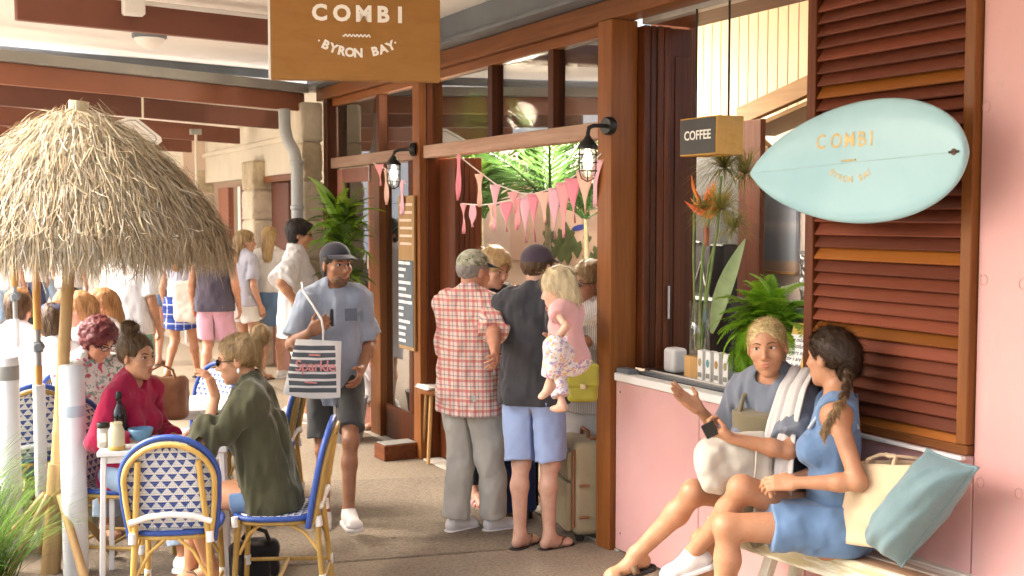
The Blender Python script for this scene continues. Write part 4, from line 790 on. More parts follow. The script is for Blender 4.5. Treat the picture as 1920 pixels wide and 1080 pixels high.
# ------------------------------------------------------------------ caged wall lamps
LAMP_W = emis('lamp_warm', (1, .86, .55), 2.2, (.9, .85, .7)); LAMP_C = emis('lamp_cool', (1, 1, .95), 1.3, (.9, .9, .85)); FROST = glassy('lamp_glass', (.95, .95, .92), .15, .75)
def lamp(label, base, tip, glow, k=1.):
    t = thing('wall_lamp', label, 'lamp', tuple(base), 0, 'caged wall lamps on the posts'); b, e = Vector(base), Vector(tip); d = (e-b); d.z = 0; d.normalize()
    MB().lathe([(.050*k, -.0), (.052*k, .035*k), (.044*k, .045*k)], b, 18, d).build('wall_plate', P_BLACK, t); top = Vector((e.x, e.y, b.z-.005)); el = [b+d*.04, b+(top-b)*.75, b+(top-b)*.95+Vector((0, 0, -.012)), top+Vector((0, 0, -.045)), Vector((e.x, e.y, e.z+.085*k))]; MB().tube(el, .012*k, 10).build('arm', P_BLACK, t)
    MB().lathe([(.014*k, .105*k), (.022*k, .09*k), (.046*k, .062*k), (.056*k, .045*k), (.056*k, .03*k)], e, 18).build('hood', P_BLACK, t); MB().lathe([(.004, -.135*k), (.03*k, -.128*k), (.044*k, -.10*k), (.047*k, .03*k)][::-1], e, 18, cap=False).build('glass', FROST, t)
    MB().lathe([(.004, -.085*k), (.022*k, -.07*k), (.028*k, -.035*k), (.018*k, .01*k), (.014*k, .03*k)], e, 14).build('bulb', glow, t); m = MB()
    for a in range(6): th = a*PI/3; m.tube([e+Vector((math.cos(th)*r_*k, math.sin(th)*r_*k, z*k)) for r_, z in ((.053, .04), (.053, -.09), (.040, -.13), (.004, -.148))], .0032*k, 5)
    for z, r_ in ((.0, .053), (-.045, .053), (-.09, .053)): m.tube([e+Vector((math.cos(a)*r_*k, math.sin(a)*r_*k, z*k)) for a in np.linspace(0, 2*PI, 18, endpoint=False)], .0032*k, 5, closed=True)
    m.build('cage', P_BLACK, t); return t
lamp('black caged wall lamp glowing warm on the orange post by the servery', (3.535, 5.66, 2.425), at_x(1102, 290, 3.36), LAMP_W); lamp('black caged wall lamp glowing white on the post above the menu', (3.545, 8.53, 2.44), at_x(738, 317, 3.40), LAMP_C, 1.05)
pl = bpy.data.lights.new('cafe_lamp', 'POINT'); pl.energy = 260; pl.color = (1, .88, .70); pl.shadow_soft_size = .12; plo = bpy.data.objects.new('cafe_lamp', pl); COL.objects.link(plo); plo.location = (4.55, 8.7, 2.75)
pb = thing('pendant_lamp', 'bare warm pendant bulb glowing among the palm leaves inside the cafe', 'lamp', (4.62, 9.75, 2.45)); MB().lathe([(.002, -.05), (.035, -.03), (.045, 0), (.03, .04), (.015, .07)], (4.62, 9.75, 2.45), 14).build('bulb', emis('bulb_glow', (1, .85, .55), 5), pb); MB().tube([(4.62, 9.75, 2.52), (4.62, 9.75, 3.19)], .005, 5).build('cord', P_BLACK, pb)
# ------------------------------------------------------------------ bunting
def bunting(label, pts, flags, cols, wd=.10, X=3.52):
    t = thing('bunting', label, 'bunting', tuple(at_x(*pts[0], X))); P = [Vector(at_x(px, py, X)) for px, py in pts]; MB().tube(P, .0045, 5).build('string', plain('string', (.70, .62, .56), .9, .05), t); rr = random.Random(len(pts)+len(flags))
    for i, (px, py, ln, w_) in enumerate(flags):
        o = Vector(at_x(px, py, X)); L = ln/2200*((np.array(o)-_C) @ _F); hw = .72*w_/2200*((np.array(o)-_C) @ _F)/.47/2; ph = rr.uniform(0, 6); sl = rr.uniform(-.35, .35)*hw
        fn = lambda u, v, o=o, L=L, hw=hw, ph=ph, sl=sl: o+Vector((.012*math.sin(v*5+ph+u*3)-.004, (u-.5)*2*hw*(1-v)**.75+sl*v, -v*L))
        MB().sheet(fn, 5, 9, .002).build('flag', cols[i % len(cols)], t)
FL = [cloth('flag_'+n, c, .06, 500, .85) for n, c in (('pink', (.78, .25, .32)), ('peach', (.78, .46, .36)), ('rose', (.76, .42, .49)), ('coral', (.78, .32, .34)))]
bunting('upper string of pink and peach bunting flags across the cafe doorway', [(858, 290), (885, 312), (930, 346), (975, 362), (1000, 364), (1040, 352), (1085, 325), (1128, 288)], [(861, 290, 86, 20), (900, 326, 62, 26), (930, 346, 88, 24), (963, 360, 40, 22), (1001, 364, 90, 22), (1020, 360, 58, 34), (1040, 352, 96, 26), (1058, 342, 104, 34), (1074, 334, 84, 30), (1098, 318, 84, 36), (1118, 300, 88, 30)], FL)
bunting('lower string of pink bunting flags sagging left across the doorway', [(866, 382), (900, 385), (940, 380), (972, 372), (998, 360)], [(870, 382, 56, 16), (887, 384, 42, 20), (922, 383, 44, 18), (950, 379, 56, 28), (972, 372, 60, 22), (986, 368, 88, 20)], FL[::-1])
bunting('short bunting with a red and a rose flag behind the white lamp', [(700, 306), (722, 316), (745, 338), (762, 345)], [(712, 308, 40, 24), (724, 318, 66, 20), (754, 338, 66, 22)], [FL[3], FL[1], FL[2]], X=3.50)
# ------------------------------------------------------------------ menu boards on the post
mb = thing('menu_board', 'tall narrow timber board with faded white lettering above a chalk menu', 'menu board', tuple(at_x(766, 500, 3.53))); MX = 3.535; m0, m1 = at_x(752, 500, MX)[1], at_x(781, 500, MX)[1]; zt, zb = at_x(766, 367, MX)[2], at_x(766, 655, MX)[2]
MB().bb(MX-.022, MX-.002, m1, m0, zb, zt, .003).build('board', W_PINE, mb); za, zc = at_x(766, 488, MX)[2], at_x(766, 648, MX)[2]; MB().bb(MX-.028, MX-.0225, m1+.012, m0-.008, zc, za, .001).build('chalk_face', plain('menu_slate', (.10, .12, .14), .7, .1, 9), mb)
LTX = plain('menu_letter', (.74, .73, .70), .7, .05); rr = random.Random(9)
lw = (m0-m1)
for i in range(13):
    z = za-.022-i*(za-zc-.03)/12.6; m = MB(); y = m0-.02
    for w_ in range(rr.choice((1, 2, 2))):
        ln = rr.uniform(.25, .48)*lw; 
        if y-ln < m1+.016: break
        m.bb(MX-.0295, MX-.0285, y-ln, y, z-.012, z+.012); y -= ln+.012
    m.build('menu_line', LTX, mb)
LT2 = plain('faded_letter', (.70, .52, .42), .7, .05)
for i in range(6): z = zt-.07-i*.062; MB().bb(MX-.0235, MX-.0225, m1+.03+.01*(i % 3), m0-.03-.008*(i % 2), z-.010, z+.010).build('menu_line', LT2, mb)
# ------------------------------------------------------------------ doorway: wooden step, stool with newspaper
st = thing('wooden_step', 'low red brown timber box step beside the doorway post', 'step', tuple(at_z(735, 850))); c = at_z(735, 852); MB().box((3.40, 8.62, .065), (.30, .20, .12), (0, 0, .05), .006).build('box', W_DARK_Y, st); MB().box((3.40, 8.62, .129), (.27, .17, .006), (0, 0, .05), .002).build('tread_mat', P_GUTTER, st)
so = thing('stool', 'slim round legged timber stool standing in the doorway', 'stool', (3.66, 8.35, 0)); MB().lathe([(.17, -.035), (.175, -.02), (.17, 0)], (3.66, 8.35, .58), 24).build('seat', W_ORANGE, so)
for a in (.6, 2.2, 3.7, 5.3): MB().tube([(3.66+.12*math.cos(a), 8.35+.12*math.sin(a), .55), (3.66+.165*math.cos(a), 8.35+.165*math.sin(a), .012)], [.018, .015], 8).build('leg', W_PINE, so)
npap = thing('newspaper', 'folded newspaper lying on the timber stool', 'newspaper', (3.66, 8.35, .583)); 
for i in range(3): MB().sheet(lambda u, v, i=i: Vector((3.50+.30*u+.01*i, 8.24+.24*v, .584+.007*i+.006*math.sin(u*5+i)+.004)), 8, 4, .004).build('page', P_WHITE, npap)
# ------------------------------------------------------------------ surfboard
XB = 3.33; nose, tail = Vector(at_x(1410, 326, XB)), Vector(at_x(1813, 284, XB)); bl = (tail-nose).length; bd = (tail-nose).normalized(); bn = Vector((-1, 0, 0)); bu = bn.cross(bd)*-1; bu = bu if bu.z > 0 else -bu
sb = thing('surfboard', 'pale aqua surfboard with gold lettering mounted on the timber shutter', 'surfboard', tuple((nose+tail)/2)); WB = .240
def bw_(u): u = min(max(u, 1e-4), 1-1e-4); return WB*(u/.593)**.70*((1-u)/.407)**.48
def deck(u, a): w = bw_(u); c, s_ = math.cos(a), math.sin(a); th = .036*(.35+.65*(w/WB)); return nose+bd*(u*bl)+bu*(w*math.copysign(abs(c)**.85, c))+bn*(th*math.copysign(abs(s_)**.75, s_))
us = [0.0005]+[.5-.5*math.cos(PI*i/48) for i in range(1, 48)]+[.9995]; m = MB(); V = [deck(u, 2*PI*j/28) for u in us for j in range(28)]; F = [(i*28+j, i*28+(j+1) % 28, (i+1)*28+(j+1) % 28, (i+1)*28+j) for i in range(48) for j in range(28)]; m.add(V, [f[::-1] for f in F], True); m.add(V[-28:], [tuple(range(28))])
def boardmat():
    k = N('aqua_resin'); v = k.coord('Object'); n1 = k.noise(v, 2.2, 4); k.col(k.ramp(n1.outputs[0], [(.3, (.29, .50, .555)), (.7, (.36, .57, .62))])); k.set(rough=.3, spec=.4, coat=.1); k.b.inputs['Coat Roughness'].default_value = .1; return k.m
m.build('board', boardmat(), sb)
def deckz(P):  # height of the deck above the board's middle plane at point P
    d = P-nose; u = max(.01, min(.99, d.dot(bd)/bl)); w = bw_(u); t = max(-.98, min(.98, d.dot(bu)/w)); cc = abs(t)**(1/.85); th = .036*(.35+.65*(w/WB)); return th*(1-cc*cc)**.375
def stick(px, py, e=.0012): r = ray(px, py); t = ((np.array(nose)-_C) @ np.array(bn))/(r @ np.array(bn)); P = Vector(_C+r*t); return P+bn*(deckz(P)+e)
MB().tube([stick(1412+i*8, 325.5-(i*8)/401*41, .0002) for i in range(1, 48)], .0014, 5).build('stringer', plain('stringer', (.34, .50, .50), .4, .05), sb)
GOLD = plain('gold_print', (.58, .45, .20), .5, .25, 40)
def boardtext(ch, px, py, size, rot, bold):
    P = stick(px, py); x = (bd*math.cos(rot)+bu*math.sin(rot)); y = bu*math.cos(rot)-bd*math.sin(rot); o = text_mesh('letter', ch, size, frame_matrix(P, x, y), GOLD, sb, .0, bold); Mi = ROOT[sb.name]
    for vt in o.data.vertices: w = Mi @ vt.co; w = w-bn*((w-nose).dot(bn)); vt.co = Mi.inverted() @ (w+bn*(deckz(w)+.0012))
for ch, px in zip('COMBI', (1551, 1580, 1606, 1629, 1647)): boardtext(ch, px, 268-(px-1551)*.075, .082, .0, .0015)
MB().tube([stick(1592+i*2, 302-i*.15) for i in range(14)], .004, 5).build('gold_dash', GOLD, sb)
for i, ch in enumerate('BYRON BAY'):
    if ch != ' ': th = math.radians(-50+i*12.5); boardtext(ch, 1608+math.sin(th)*46, 300+math.cos(th)*37, .036, th*.9, .0006)
MB().lathe([(.012, -.002), (.012, .002), (.003, .003)], stick(1797, 285), 10, bn).build('leash_plug', plain('leash_plug', (.12, .06, .03), .4), sb); MB().tube([stick(1789, 286), stick(1806, 284)], .005, 6).build('leash_slot', P_BLACK, sb)
for u in (.25, .75): p = nose+bd*(u*bl); MB().tube([p-bn*.03, Vector((3.53, p.y, p.z))], .012, 8).build('bracket', P_BLACK, sb)
# ------------------------------------------------------------------ rattan bistro chairs
def weave(name):
    k = N(name); v = k.coord('UV'); sp = k.n('ShaderNodeSeparateXYZ'); k.l(v, sp.inputs[0]); row = k.math('FLOOR', sp.outputs[1]); fy = k.math('FRACT', sp.outputs[1]); ux = k.math('ADD', sp.outputs[0], k.math('MULTIPLY', k.math('MODULO', row, 2.), .5)); fx = k.math('FRACT', ux); tri = k.math('MULTIPLY', k.math('ABSOLUTE', k.math('SUBTRACT', fx, .5)), 2.)
    inside = k.math('LESS_THAN', k.math('ADD', tri, k.math('MULTIPLY', k.math('SUBTRACT', 1., fy), 1.05)), .86); st_ = k.math('LESS_THAN', k.math('FRACT', k.math('MULTIPLY', sp.outputs[1], 3.)), .16)
    c = k.mix(inside, (.72, .72, .70), (.030, .065, .27)); c = k.mix(k.math('MULTIPLY', st_, .55), c, (.30, .33, .42)); k.col(c); k.set(rough=.4, spec=.4); h = k.math('SINE', k.math('MULTIPLY', sp.outputs[0], 38.)); h2 = k.math('SINE', k.math('MULTIPLY', sp.outputs[1], 19.)); k.bump(k.math('ADD', h, h2), .5, .004); return k.m
WEAVE = weave('chair_weave'); BLUEB = plain('blue_binding', (.030, .075, .30), .4, .15, 40, .3); RATTAN = wood('rattan', (.42, .26, .07), (.58, .40, .13), 2, .4, 1.6); WRAP = plain('white_wrap', (.76, .76, .74), .5, .06, 30, .3)
def uvsheet(name, fn, nu, nv, su, sv, mat, parent, thick=.006):
    m = MB(); m.sheet(fn, nu, nv); me = m.mesh(name); uv = me.uv_layers.new(name='uv'); W_ = nv+1
    for lp in me.loops: i, j = divmod(lp.vertex_index, W_); uv.data[lp.index].uv = (i/nu*su, j/nv*sv)
    o = link(name, me, mat, parent); md = o.modifiers.new('thick', 'SOLIDIFY'); md.thickness = thick; return o
def make_chair(label):
    t = thing('bistro_chair', label, 'chair', (0, 0, 0), 0, 'blue and white rattan bistro chairs'); bt = lambda m, n, mt, p=t: m.build(n, mt, p, False)
    tilt = .20; lean = lambda z: -.175-(z-.46)*tilt*1.0
    def hoop(w, h, z0, n=26): # arch outline in the leaned back plane
        P = []
        for i in range(n+1):
            a = PI*i/n; x = math.cos(a)*w; zz = z0+(h-z0)*(.42+.58*math.sin(a)) if False else None
            P.append((x, a))
        out = [(w*.86, z0)]; hs_z = z0+(h-z0)*.60
        out += [(w*.86+(w-w*.86)*math.sin(f*PI/2), z0+(hs_z-z0)*f) for f in (.33, .66, 1.)]
        out += [(math.cos(PI*i/n)*w, hs_z+math.sin(PI*i/n)*(h-hs_z)) for i in range(1, n)]
        out += [(-x, z) for x, z in out[3::-1]]; return [Vector((x, lean(z)-.012*(1-(x/w)**2), z)) for x, z in out]
    bt(MB().tube(hoop(.219, .910, .40), .0150, 9), 'back_hoop', BLUEB); bt(MB().tube([p+Vector((0, -.022, -.010)) for p in hoop(.203, .890, .43)], .0135, 8), 'back_frame', RATTAN)
    def back(u, v):
        z = .46+v*.41; hz = .43+(.89-.43)*.60; w = .203*(.90+.10*min(1, (z-.43)/(hz-.43))) if z < hz else .203*math.sqrt(max(0, 1-((z-hz)/(.885-hz))**2)); x = (u-.5)*2*max(w, .004); return Vector((x, lean(z)-.004-.012*(1-(x/.222)**2), z))
    uvsheet('back_weave', back, 22, 22, 7.5, 12, WEAVE, t)
    for sg in (1, -1):
        bt(MB().tube([(sg*.135, lean(.80)-.030, .80), (sg*.150, lean(.62)-.034, .62), (sg*.165, -.205, .44), (sg*.185, -.245, .012)], .0145, 9), 'rear_leg', RATTAN); bt(MB().tube([(sg*.170, .175, .44), (sg*.185, .20, .012)], .0145, 9), 'front_leg', RATTAN)
        for y, z in ((.19, .43), (-.215, .43)): bt(MB().tube([(sg*.174, y-.0, z+.025), (sg*.177, y-.004, z-.025)], .0175, 9), 'joint_wrap', WRAP)
        bt(MB().tube([(sg*.182, -.235, .14), (sg*.182, .19, .14)], .0105, 8), 'stretcher', RATTAN); bt(MB().tube([(sg*.172, .17, .27), (sg*.165, .12, .37), (sg*.155, .06, .42)], .0085, 7), 'brace', RATTAN); bt(MB().tube([(sg*.178, -.225, .27), (sg*.168, -.15, .37), (sg*.155, -.06, .42)], .0085, 7), 'brace', RATTAN)
        bt(MB().tube([(sg*.165, -.222, .24), (sg*.10, -.214, .36), (sg*.03, -.208, .42)], .0085, 7), 'brace', RATTAN); bt(MB().tube([(sg*.165, .182, .24), (sg*.10, .18, .36), (sg*.03, .178, .42)], .0085, 7), 'brace', RATTAN)
        for y in (-.235, .19): bt(MB().tube([(sg*.182, y, .165), (sg*.183, y, .115)], .0175, 9), 'joint_wrap', WRAP)
    bt(MB().tube([(-.182, -.02, .14), (.182, -.02, .14)], .0105, 8), 'stretcher', RATTAN); bt(MB().tube([(-.182, -.235, .125), (.182, -.235, .125)], .0095, 8), 'stretcher', RATTAN)
    bt(MB().tube([(-.185, lean(.52)-.04, .505), (-.10, lean(.54)-.045, .535), (0, lean(.55)-.048, .545), (.10, lean(.54)-.045, .535), (.185, lean(.52)-.04, .505)], .015, 9), 'back_rail', WRAP)
    ring = [(.205*math.copysign(abs(math.cos(a))**.7, math.cos(a)), .0+.205*math.copysign(abs(math.sin(a))**.7, math.sin(a)), .447) for a in np.linspace(0, 2*PI, 36, endpoint=False)]; bt(MB().tube(ring, .0135, 8, closed=True), 'seat_rim', BLUEB); bt(MB().tube([(x*.96, y*.96, z-.022) for x, y, z in ring], .0135, 8, closed=True), 'seat_frame', RATTAN)
    def seat(u, v): a = 2*PI*u; r_ = .20*v; return Vector((r_*math.copysign(abs(math.cos(a))**.7, math.cos(a)), r_*math.copysign(abs(math.sin(a))**.7, math.sin(a)), .462-.010*(1-v)))
    m = MB(); m.sheet(lambda u, v: Vector(((u-.5)*2*.196*math.sqrt(max(.02, 1-abs((v-.5)*2)**3.2)), (v-.5)*2*.196, .463-.006*(1-((v-.5)*2)**2))), 16, 16); me = m.mesh('seat'); uv = me.uv_layers.new(name='uv')
    for lp in me.loops: i, j = divmod(lp.vertex_index, 17); uv.data[lp.index].uv = (i/16*7.5, j/16*12)
    o = link('seat', me, WEAVE, t); o.modifiers.new('thick', 'SOLIDIFY').thickness = .012
    return t
def set_chair(c, xy, face, label=None):
    c.location = (xy[0], xy[1], 0); c.rotation_euler = (0, 0, math.atan2(-face[0], face[1])); ROOT[c.name] = Matrix.Translation(c.location) @ Matrix.Rotation(c.rotation_euler.z, 4, 'Z')
    if label: c['label'] = label
chair = make_chair('empty rattan chair in front of the white table, its back to the street'); set_chair(chair, (1.12, 5.70), (.34, .94))
for xy, fc, lb in (((1.62, 5.72), (-.90, .40), 'rattan chair under the woman in the dark green top'), ((1.02, 6.66), (.80, -.60), 'rattan chair under the woman in the crimson jumper'), ((1.62, 7.95), (-.75, -.30), 'rattan chair leaning away beside the tan bag on the second table'), ((1.98, 7.4), (-.9, .45), 'rattan chair back showing behind the woman in dark green'), ((.62, 7.75), (-.1, 1), 'rattan chair under the man in the navy cap at far left'), ((.20, 8.6), (-.4, .9), 'rattan chair half hidden behind the white bollards at far left'), ((1.0, 7.72), (.7, -.6), 'rattan chair under the woman with curly red hair')):
    c = copy_tree(chair); set_chair(c, xy, fc, lb)
# ------------------------------------------------------------------ white cafe tables
def table(label, c, rz, w=.64, d=.42, h=.735, sub=True):
    t = thing('cafe_table', label, 'table', (c[0], c[1], 0), rz, 'white metal cafe tables'); bt = lambda m, n: m.build(n, P_WHITE, t, False); bt(MB().box((0, 0, h-.014), (w, d, .028), None, .005), 'tabletop'); bt(MB().box((0, 0, h-.048), (w-.05, d-.05, .036), None, .003), 'apron')
    for sx in (1, -1):
        for sy in (1, -1): bt(MB().bar((sx*(w/2-.03), sy*(d/2-.03), h-.03), (sx*(w/2-.012), sy*(d/2-.012), .012), .026, .026, (0, 1, 0), .003), 'leg')
    return t
trz = math.radians(-15); tc = np.array(at_z(181, 848, .735)); tdx = np.array([math.cos(trz), math.sin(trz), 0]); tdy = np.array([-math.sin(trz), math.cos(trz), 0]); TC = tc+tdx*.32+tdy*.21
table('white square metal table between the two women in front', TC, trz); T2 = (1.50, 7.55); table('white metal table behind the front table, carrying a tan bag', T2, trz, .6, .6); table('white metal table beside the doorway, where a woman in white sits', (3.72, 9.95), 0, .45, .5, .76)
TOP = .7365
def tp(px, py): return Vector(at_z(px, py, TOP))
bt_ = thing('bottle', 'dark brown glass water bottle on the front table', 'bottle', tuple(tp(222, 838))); p = tp(224, 826); MB().lathe([(.036, 0), (.040, .005), (.040, .13), (.034, .16), (.016, .19), (.013, .225), (.016, .228), (.016, .24), (.011, .245)], p, 22).build('glass', plain('brown_glass', (.012, .007, .005), .08, .1, 6, 0, 0, .6), bt_); MB().lathe([(.017, .225), (.017, .247), (.010, .262)], p, 16).build('stopper', P_BLACK, bt_)
j1 = thing('jar', 'clear jar of pale yellow liquid on the front table', 'jar', tuple(tp(219, 843))); p = tp(219, 843); MB().lathe([(.038, 0), (.041, .006), (.041, .095), (.032, .115), (.029, .125), (.030, .14)], p, 22).build('glass', plain('cream_jar', (.66, .60, .38), .15, .05), j1); MB().lathe([(.039, .001), (.0415, .007), (.0415, .022), (.039, .024)], p+Vector((0, 0, .0)), 22).build('sediment', plain('amber', (.55, .36, .08), .3), j1)
j2 = thing('jar', 'small jar with black lid and grey contents by the bottle', 'jar', tuple(tp(194, 840))); p = tp(194, 838); MB().lathe([(.028, 0), (.030, .005), (.030, .09), (.026, .10)], p, 20).build('glass', plain('grey_jar', (.42, .40, .37), .2, .2, 30), j2); MB().lathe([(.030, .101), (.031, .105), (.031, .125), (.027, .128)], p, 20).build('lid', P_BLACK, j2); MB().sheet(lambda u, v: p+Vector((math.cos(3.9+u*1.2)*.0306, math.sin(3.9+u*1.2)*.0306, .03+.045*v)), 8, 2).build('label_sticker', P_WHITE, j2)
cu = thing('bowl', 'pale blue ceramic bowl on the front table', 'bowl', tuple(tp(265, 828))); p = tp(264, 826); MB().lathe([(.03, 0), (.05, .008), (.062, .05), (.066, .066), (.062, .066), (.056, .048), (.04, .012), (.003, .010)], p, 24).build('bowl_wall', plain('blue_ceramic', (.16, .33, .48), .2, .06, 6), cu)
cu = thing('cup', 'small pale blue cup near the right edge of the front table', 'cup', tuple(tp(372, 812))); p = tp(372, 818); MB().lathe([(.025, 0), (.034, .006), (.042, .05), (.039, .05), (.03, .01), (.003, .008)], p, 20).build('cup_wall', plain('blue_ceramic', (.16, .33, .48)), cu); MB().tube([p+Vector((.04, -.02, .04)), p+Vector((.062, -.03, .03)), p+Vector((.04, -.02, .012))], .004, 6).build('handle', plain('blue_ceramic', (.16, .33, .48)), cu)
def bagS(c, hs, M, amp=.006, r=.03, seed=2, res=.008): S = Sculpt(res); S.rbox(c, hs, r, M, .01); S.wrinkle(amp, (9, 9, 9), seed, amp*.4, (24, 24, 24)); return S
tb = thing('handbag', 'tan leather handbag standing on the second table', 'handbag', (T2[0], T2[1], TOP)); LEA = plain('tan_leather', (.33, .155, .07), .45, .18, 9, .1); c = np.array(at_z(310, 790, TOP)); c = np.array([*c[:2], TOP+.135]); MR = rotm((0, 0, 1), -25)
S = Sculpt(.008); S.rbox(c, (.135, .075, .13), .05, MR, .01); S.wrinkle(.012, (10, 10, 10), 4, .004, (26, 26, 26)); o = S.build('body', LEA, None); o.data.transform(ROOT[tb.name].inverted()); o.parent = tb
MB().tube([c+MR @ np.array([x, -.05, z]) for x, z in ((-.08, .11), (-.06, .17), (0, .20), (.06, .17), (.08, .11))], .007, 6).build('handle', LEA, tb)
# ------------------------------------------------------------------ thatched umbrella
UB = np.array([.63, 6.66, 0.]); UT = np.array(at_d(148, 190, 6.25)); um = thing('thatched_umbrella', 'tropical thatched umbrella on a leaning bamboo pole at left', 'umbrella', tuple(UB)); BAM = wood('bamboo', (.36, .22, .09), (.50, .34, .16), 2, .4, .7); BAMT = plain('bamboo_top', (.52, .44, .28), .5, .08, 12)
pole = lambda t: UB+(UT-UB)*t
def knotted(t0, t1, r0, r1, n, name, mat):
    m = MB(); P = []; R = []
    for i in range(n):
        for e, kk in ((0, 1.12), (.06, 1.0), (.94, 1.0)): t = t0+(t1-t0)*(i+e)/n; P.append(pole(t)); R.append((r0+(r1-r0)*(i+e)/n)*kk)
    P.append(pole(t1)); R.append(r1); return m.tube(P, R, 14).build(name, mat, um)
knotted(0, .235, .050, .047, 1, 'base_sleeve', BAM); knotted(.20, .90, .034, .030, 7, 'pole', BAM); knotted(.90, 1.0, .045, .052, 1, 'pole_top', BAMT)
for a in (.3, 1.6, 2.7, 3.9, 5.1): MB().tube([pole(.17)+np.array([math.cos(a)*.05, math.sin(a)*.05, 0]), UB+np.array([math.cos(a)*.36, math.sin(a)*.36, .03])], [.021, .024], 10).build('foot_strut', BAM, um)
def prof(r): return np.interp(r, (0, .05, .145, .27, .405, .54, .645, .74, .80), (2.455, 2.445, 2.40, 2.325, 2.22, 2.09, 1.96, 1.81, 1.72))
UA = np.array([UT[0]-.01, UT[1]+.0, 0]); tilt_u = np.array([.0, .0])
TH = [plain('thatch_%d' % i, c, .85, .15, 30, 0) for i, c in enumerate(((.36, .28, .165), (.47, .39, .25), (.53, .47, .36), (.22, .155, .08), (.40, .35, .265)))]
MB().lathe([(r, prof(r)-.055) for r in (.02, .15, .28, .42, .56, .67, .74)], UA, 28, cap=False).build('lining', TH[3], um)
def thatch(n, seed, r0, r1, lens, lift):
    g = np.random.RandomState(seed); rr = np.sqrt(g.uniform(r0**2, r1**2, n)); th = g.uniform(0, 2*PI, n); L = g.uniform(*lens, n); cl = np.sin(th*9+rr*11+seed)*np.sin(th*5-rr*17+2*seed); sw = g.normal(0, .34, n)+.35*cl; off = np.abs(g.normal(0, lift, n))+.018*np.maximum(cl, 0); V = []; nseg = 4; W0 = g.uniform(.0014, .0034, n); ph = g.uniform(0, 2*PI, n); out = np.where(g.rand(n) < .07, g.uniform(.02, .07, n), 0)
    cur_r, cur_t, drop = rr.copy(), th.copy(), np.zeros(n); pts = []
    for i in range(nseg+1):
        f = i/nseg; zz = prof(np.minimum(cur_r, .83)); over = np.maximum(cur_r-.78, 0); z = np.where(cur_r > .77, prof(.77)-drop, zz)+off*(1-.2*f)+out*f+.010*np.sin(ph+3*f); R = np.where(cur_r > .77, .77+over*.35, cur_r)+out*f*.6
        pts.append(np.stack([UA[0]+R*np.cos(cur_t), UA[1]+R*np.sin(cur_t), z], 1)); slope = np.clip(np.interp(cur_r, (0, .3, .56, .77), (.9, .85, .72, .55)), .3, 1); step = L/nseg
        cur_t = cur_t+sw*step/np.maximum(cur_r, .08)*(.6+.4*np.sin(ph*3)); drop = np.where(cur_r > .77, drop+step*.9, drop); cur_r = cur_r+step*slope
    for i in range(nseg+1):
        a, b = pts[max(i-1, 0)], pts[min(i+1, nseg)]; d = b-a; d /= np.linalg.norm(d, axis=1)[:, None]+1e-9; rad = np.stack([np.cos(th), np.sin(th), np.full(n, .8)], 1); tw = np.stack([np.cos(ph), np.sin(ph), 0*ph], 1)*.6; s_ = np.cross(d, rad+tw); s_ /= np.linalg.norm(s_, axis=1)[:, None]+1e-9; w = (W0*(1-.75*(i/nseg)**2))[:, None]; V += [pts[i]-s_*w, pts[i]+s_*w]
    V = np.stack(V, 1).reshape(-1, 3); k = 2*(nseg+1); base = np.arange(n)[:, None]*k; F = np.concatenate([np.stack([base[:, 0]+2*i, base[:, 0]+2*i+1, base[:, 0]+2*i+3, base[:, 0]+2*i+2], 1) for i in range(nseg)]); mi = np.tile(g.choice(5, n, p=(.30, .30, .16, .12, .12)), nseg); return V, F, mi
Vs, Fs, Ms, o_ = [], [], [], 0
for a in ((13000, 1, .03, .79, (.14, .26), .018), (14000, 2, .22, .79, (.10, .20), .034), (7500, 3, .62, .80, (.12, .22), .024), (1500, 4, .02, .30, (.10, .20), .034), (5000, 5, .10, .78, (.05, .11), .045)): V, F, mi = thatch(*a); Vs.append(V); Fs.append(F+o_); Ms.append(mi); o_ += len(V)
me = np_mesh('thatch', np.concatenate(Vs)-UB, np.concatenate(Fs), False)
for m_ in TH: me.materials.append(m_)
me.polygons.foreach_set('material_index', np.concatenate(Ms).astype(np.int32)); me.update(); o = link('thatch', me, None, um); o['kind'] = 'stuff'
# ------------------------------------------------------------------ white bollards, poles of the other umbrellas, planting
PVC = plain('white_pvc', (.74, .76, .75), .4, .05, 4, .03); PVCB = plain('pale_blue_band', (.50, .60, .66), .5, .08, 10); SOOT = plain('grime', (.20, .22, .25), .7, .3, 40)
def bollard(label, px, py, r, ztop, base=None, bands=()):
    b = np.array(base) if base is not None else at_z(px, py, 0); t = thing('bollard', label, 'bollard', (b[0], b[1], 0), 0, 'white tube bollards along the planting'); MB().lathe([(r, 0), (r, ztop-.008), (r-.006, ztop), (.004, ztop+.002)], (b[0], b[1], 0), 28).build('tube', PVC, t)
    for z0, z1, m_ in bands: MB().lathe([(r+.0012, z0), (r+.0016, z0+.002), (r+.0016, z1-.002), (r+.0012, z1)], (b[0], b[1], 0), 28, cap=False).build('band', m_, t)
    return t
bollard('nearest white tube bollard with a pale blue band, right of the bamboo pole', 143, 1078, .066, 1.13, None, ((.86, .92, PVCB), (.30, .42, PVC))); bollard('white tube bollard with a grey band, behind the bamboo pole', 0, 0, .066, 1.13, (.47, 7.15), ((1.0, 1.08, P_GUTTER),)); bollard('white tube bollard behind the thin umbrella pole at far left', 0, 0, .07, 1.16, (.28, 8.3)); bollard('white tube bollard at the very left edge of the row', 0, 0, .07, 1.14, (.06, 8.0))
ORP = wood('orange_pole', (.50, .25, .07), (.62, .35, .12), 2, .4)
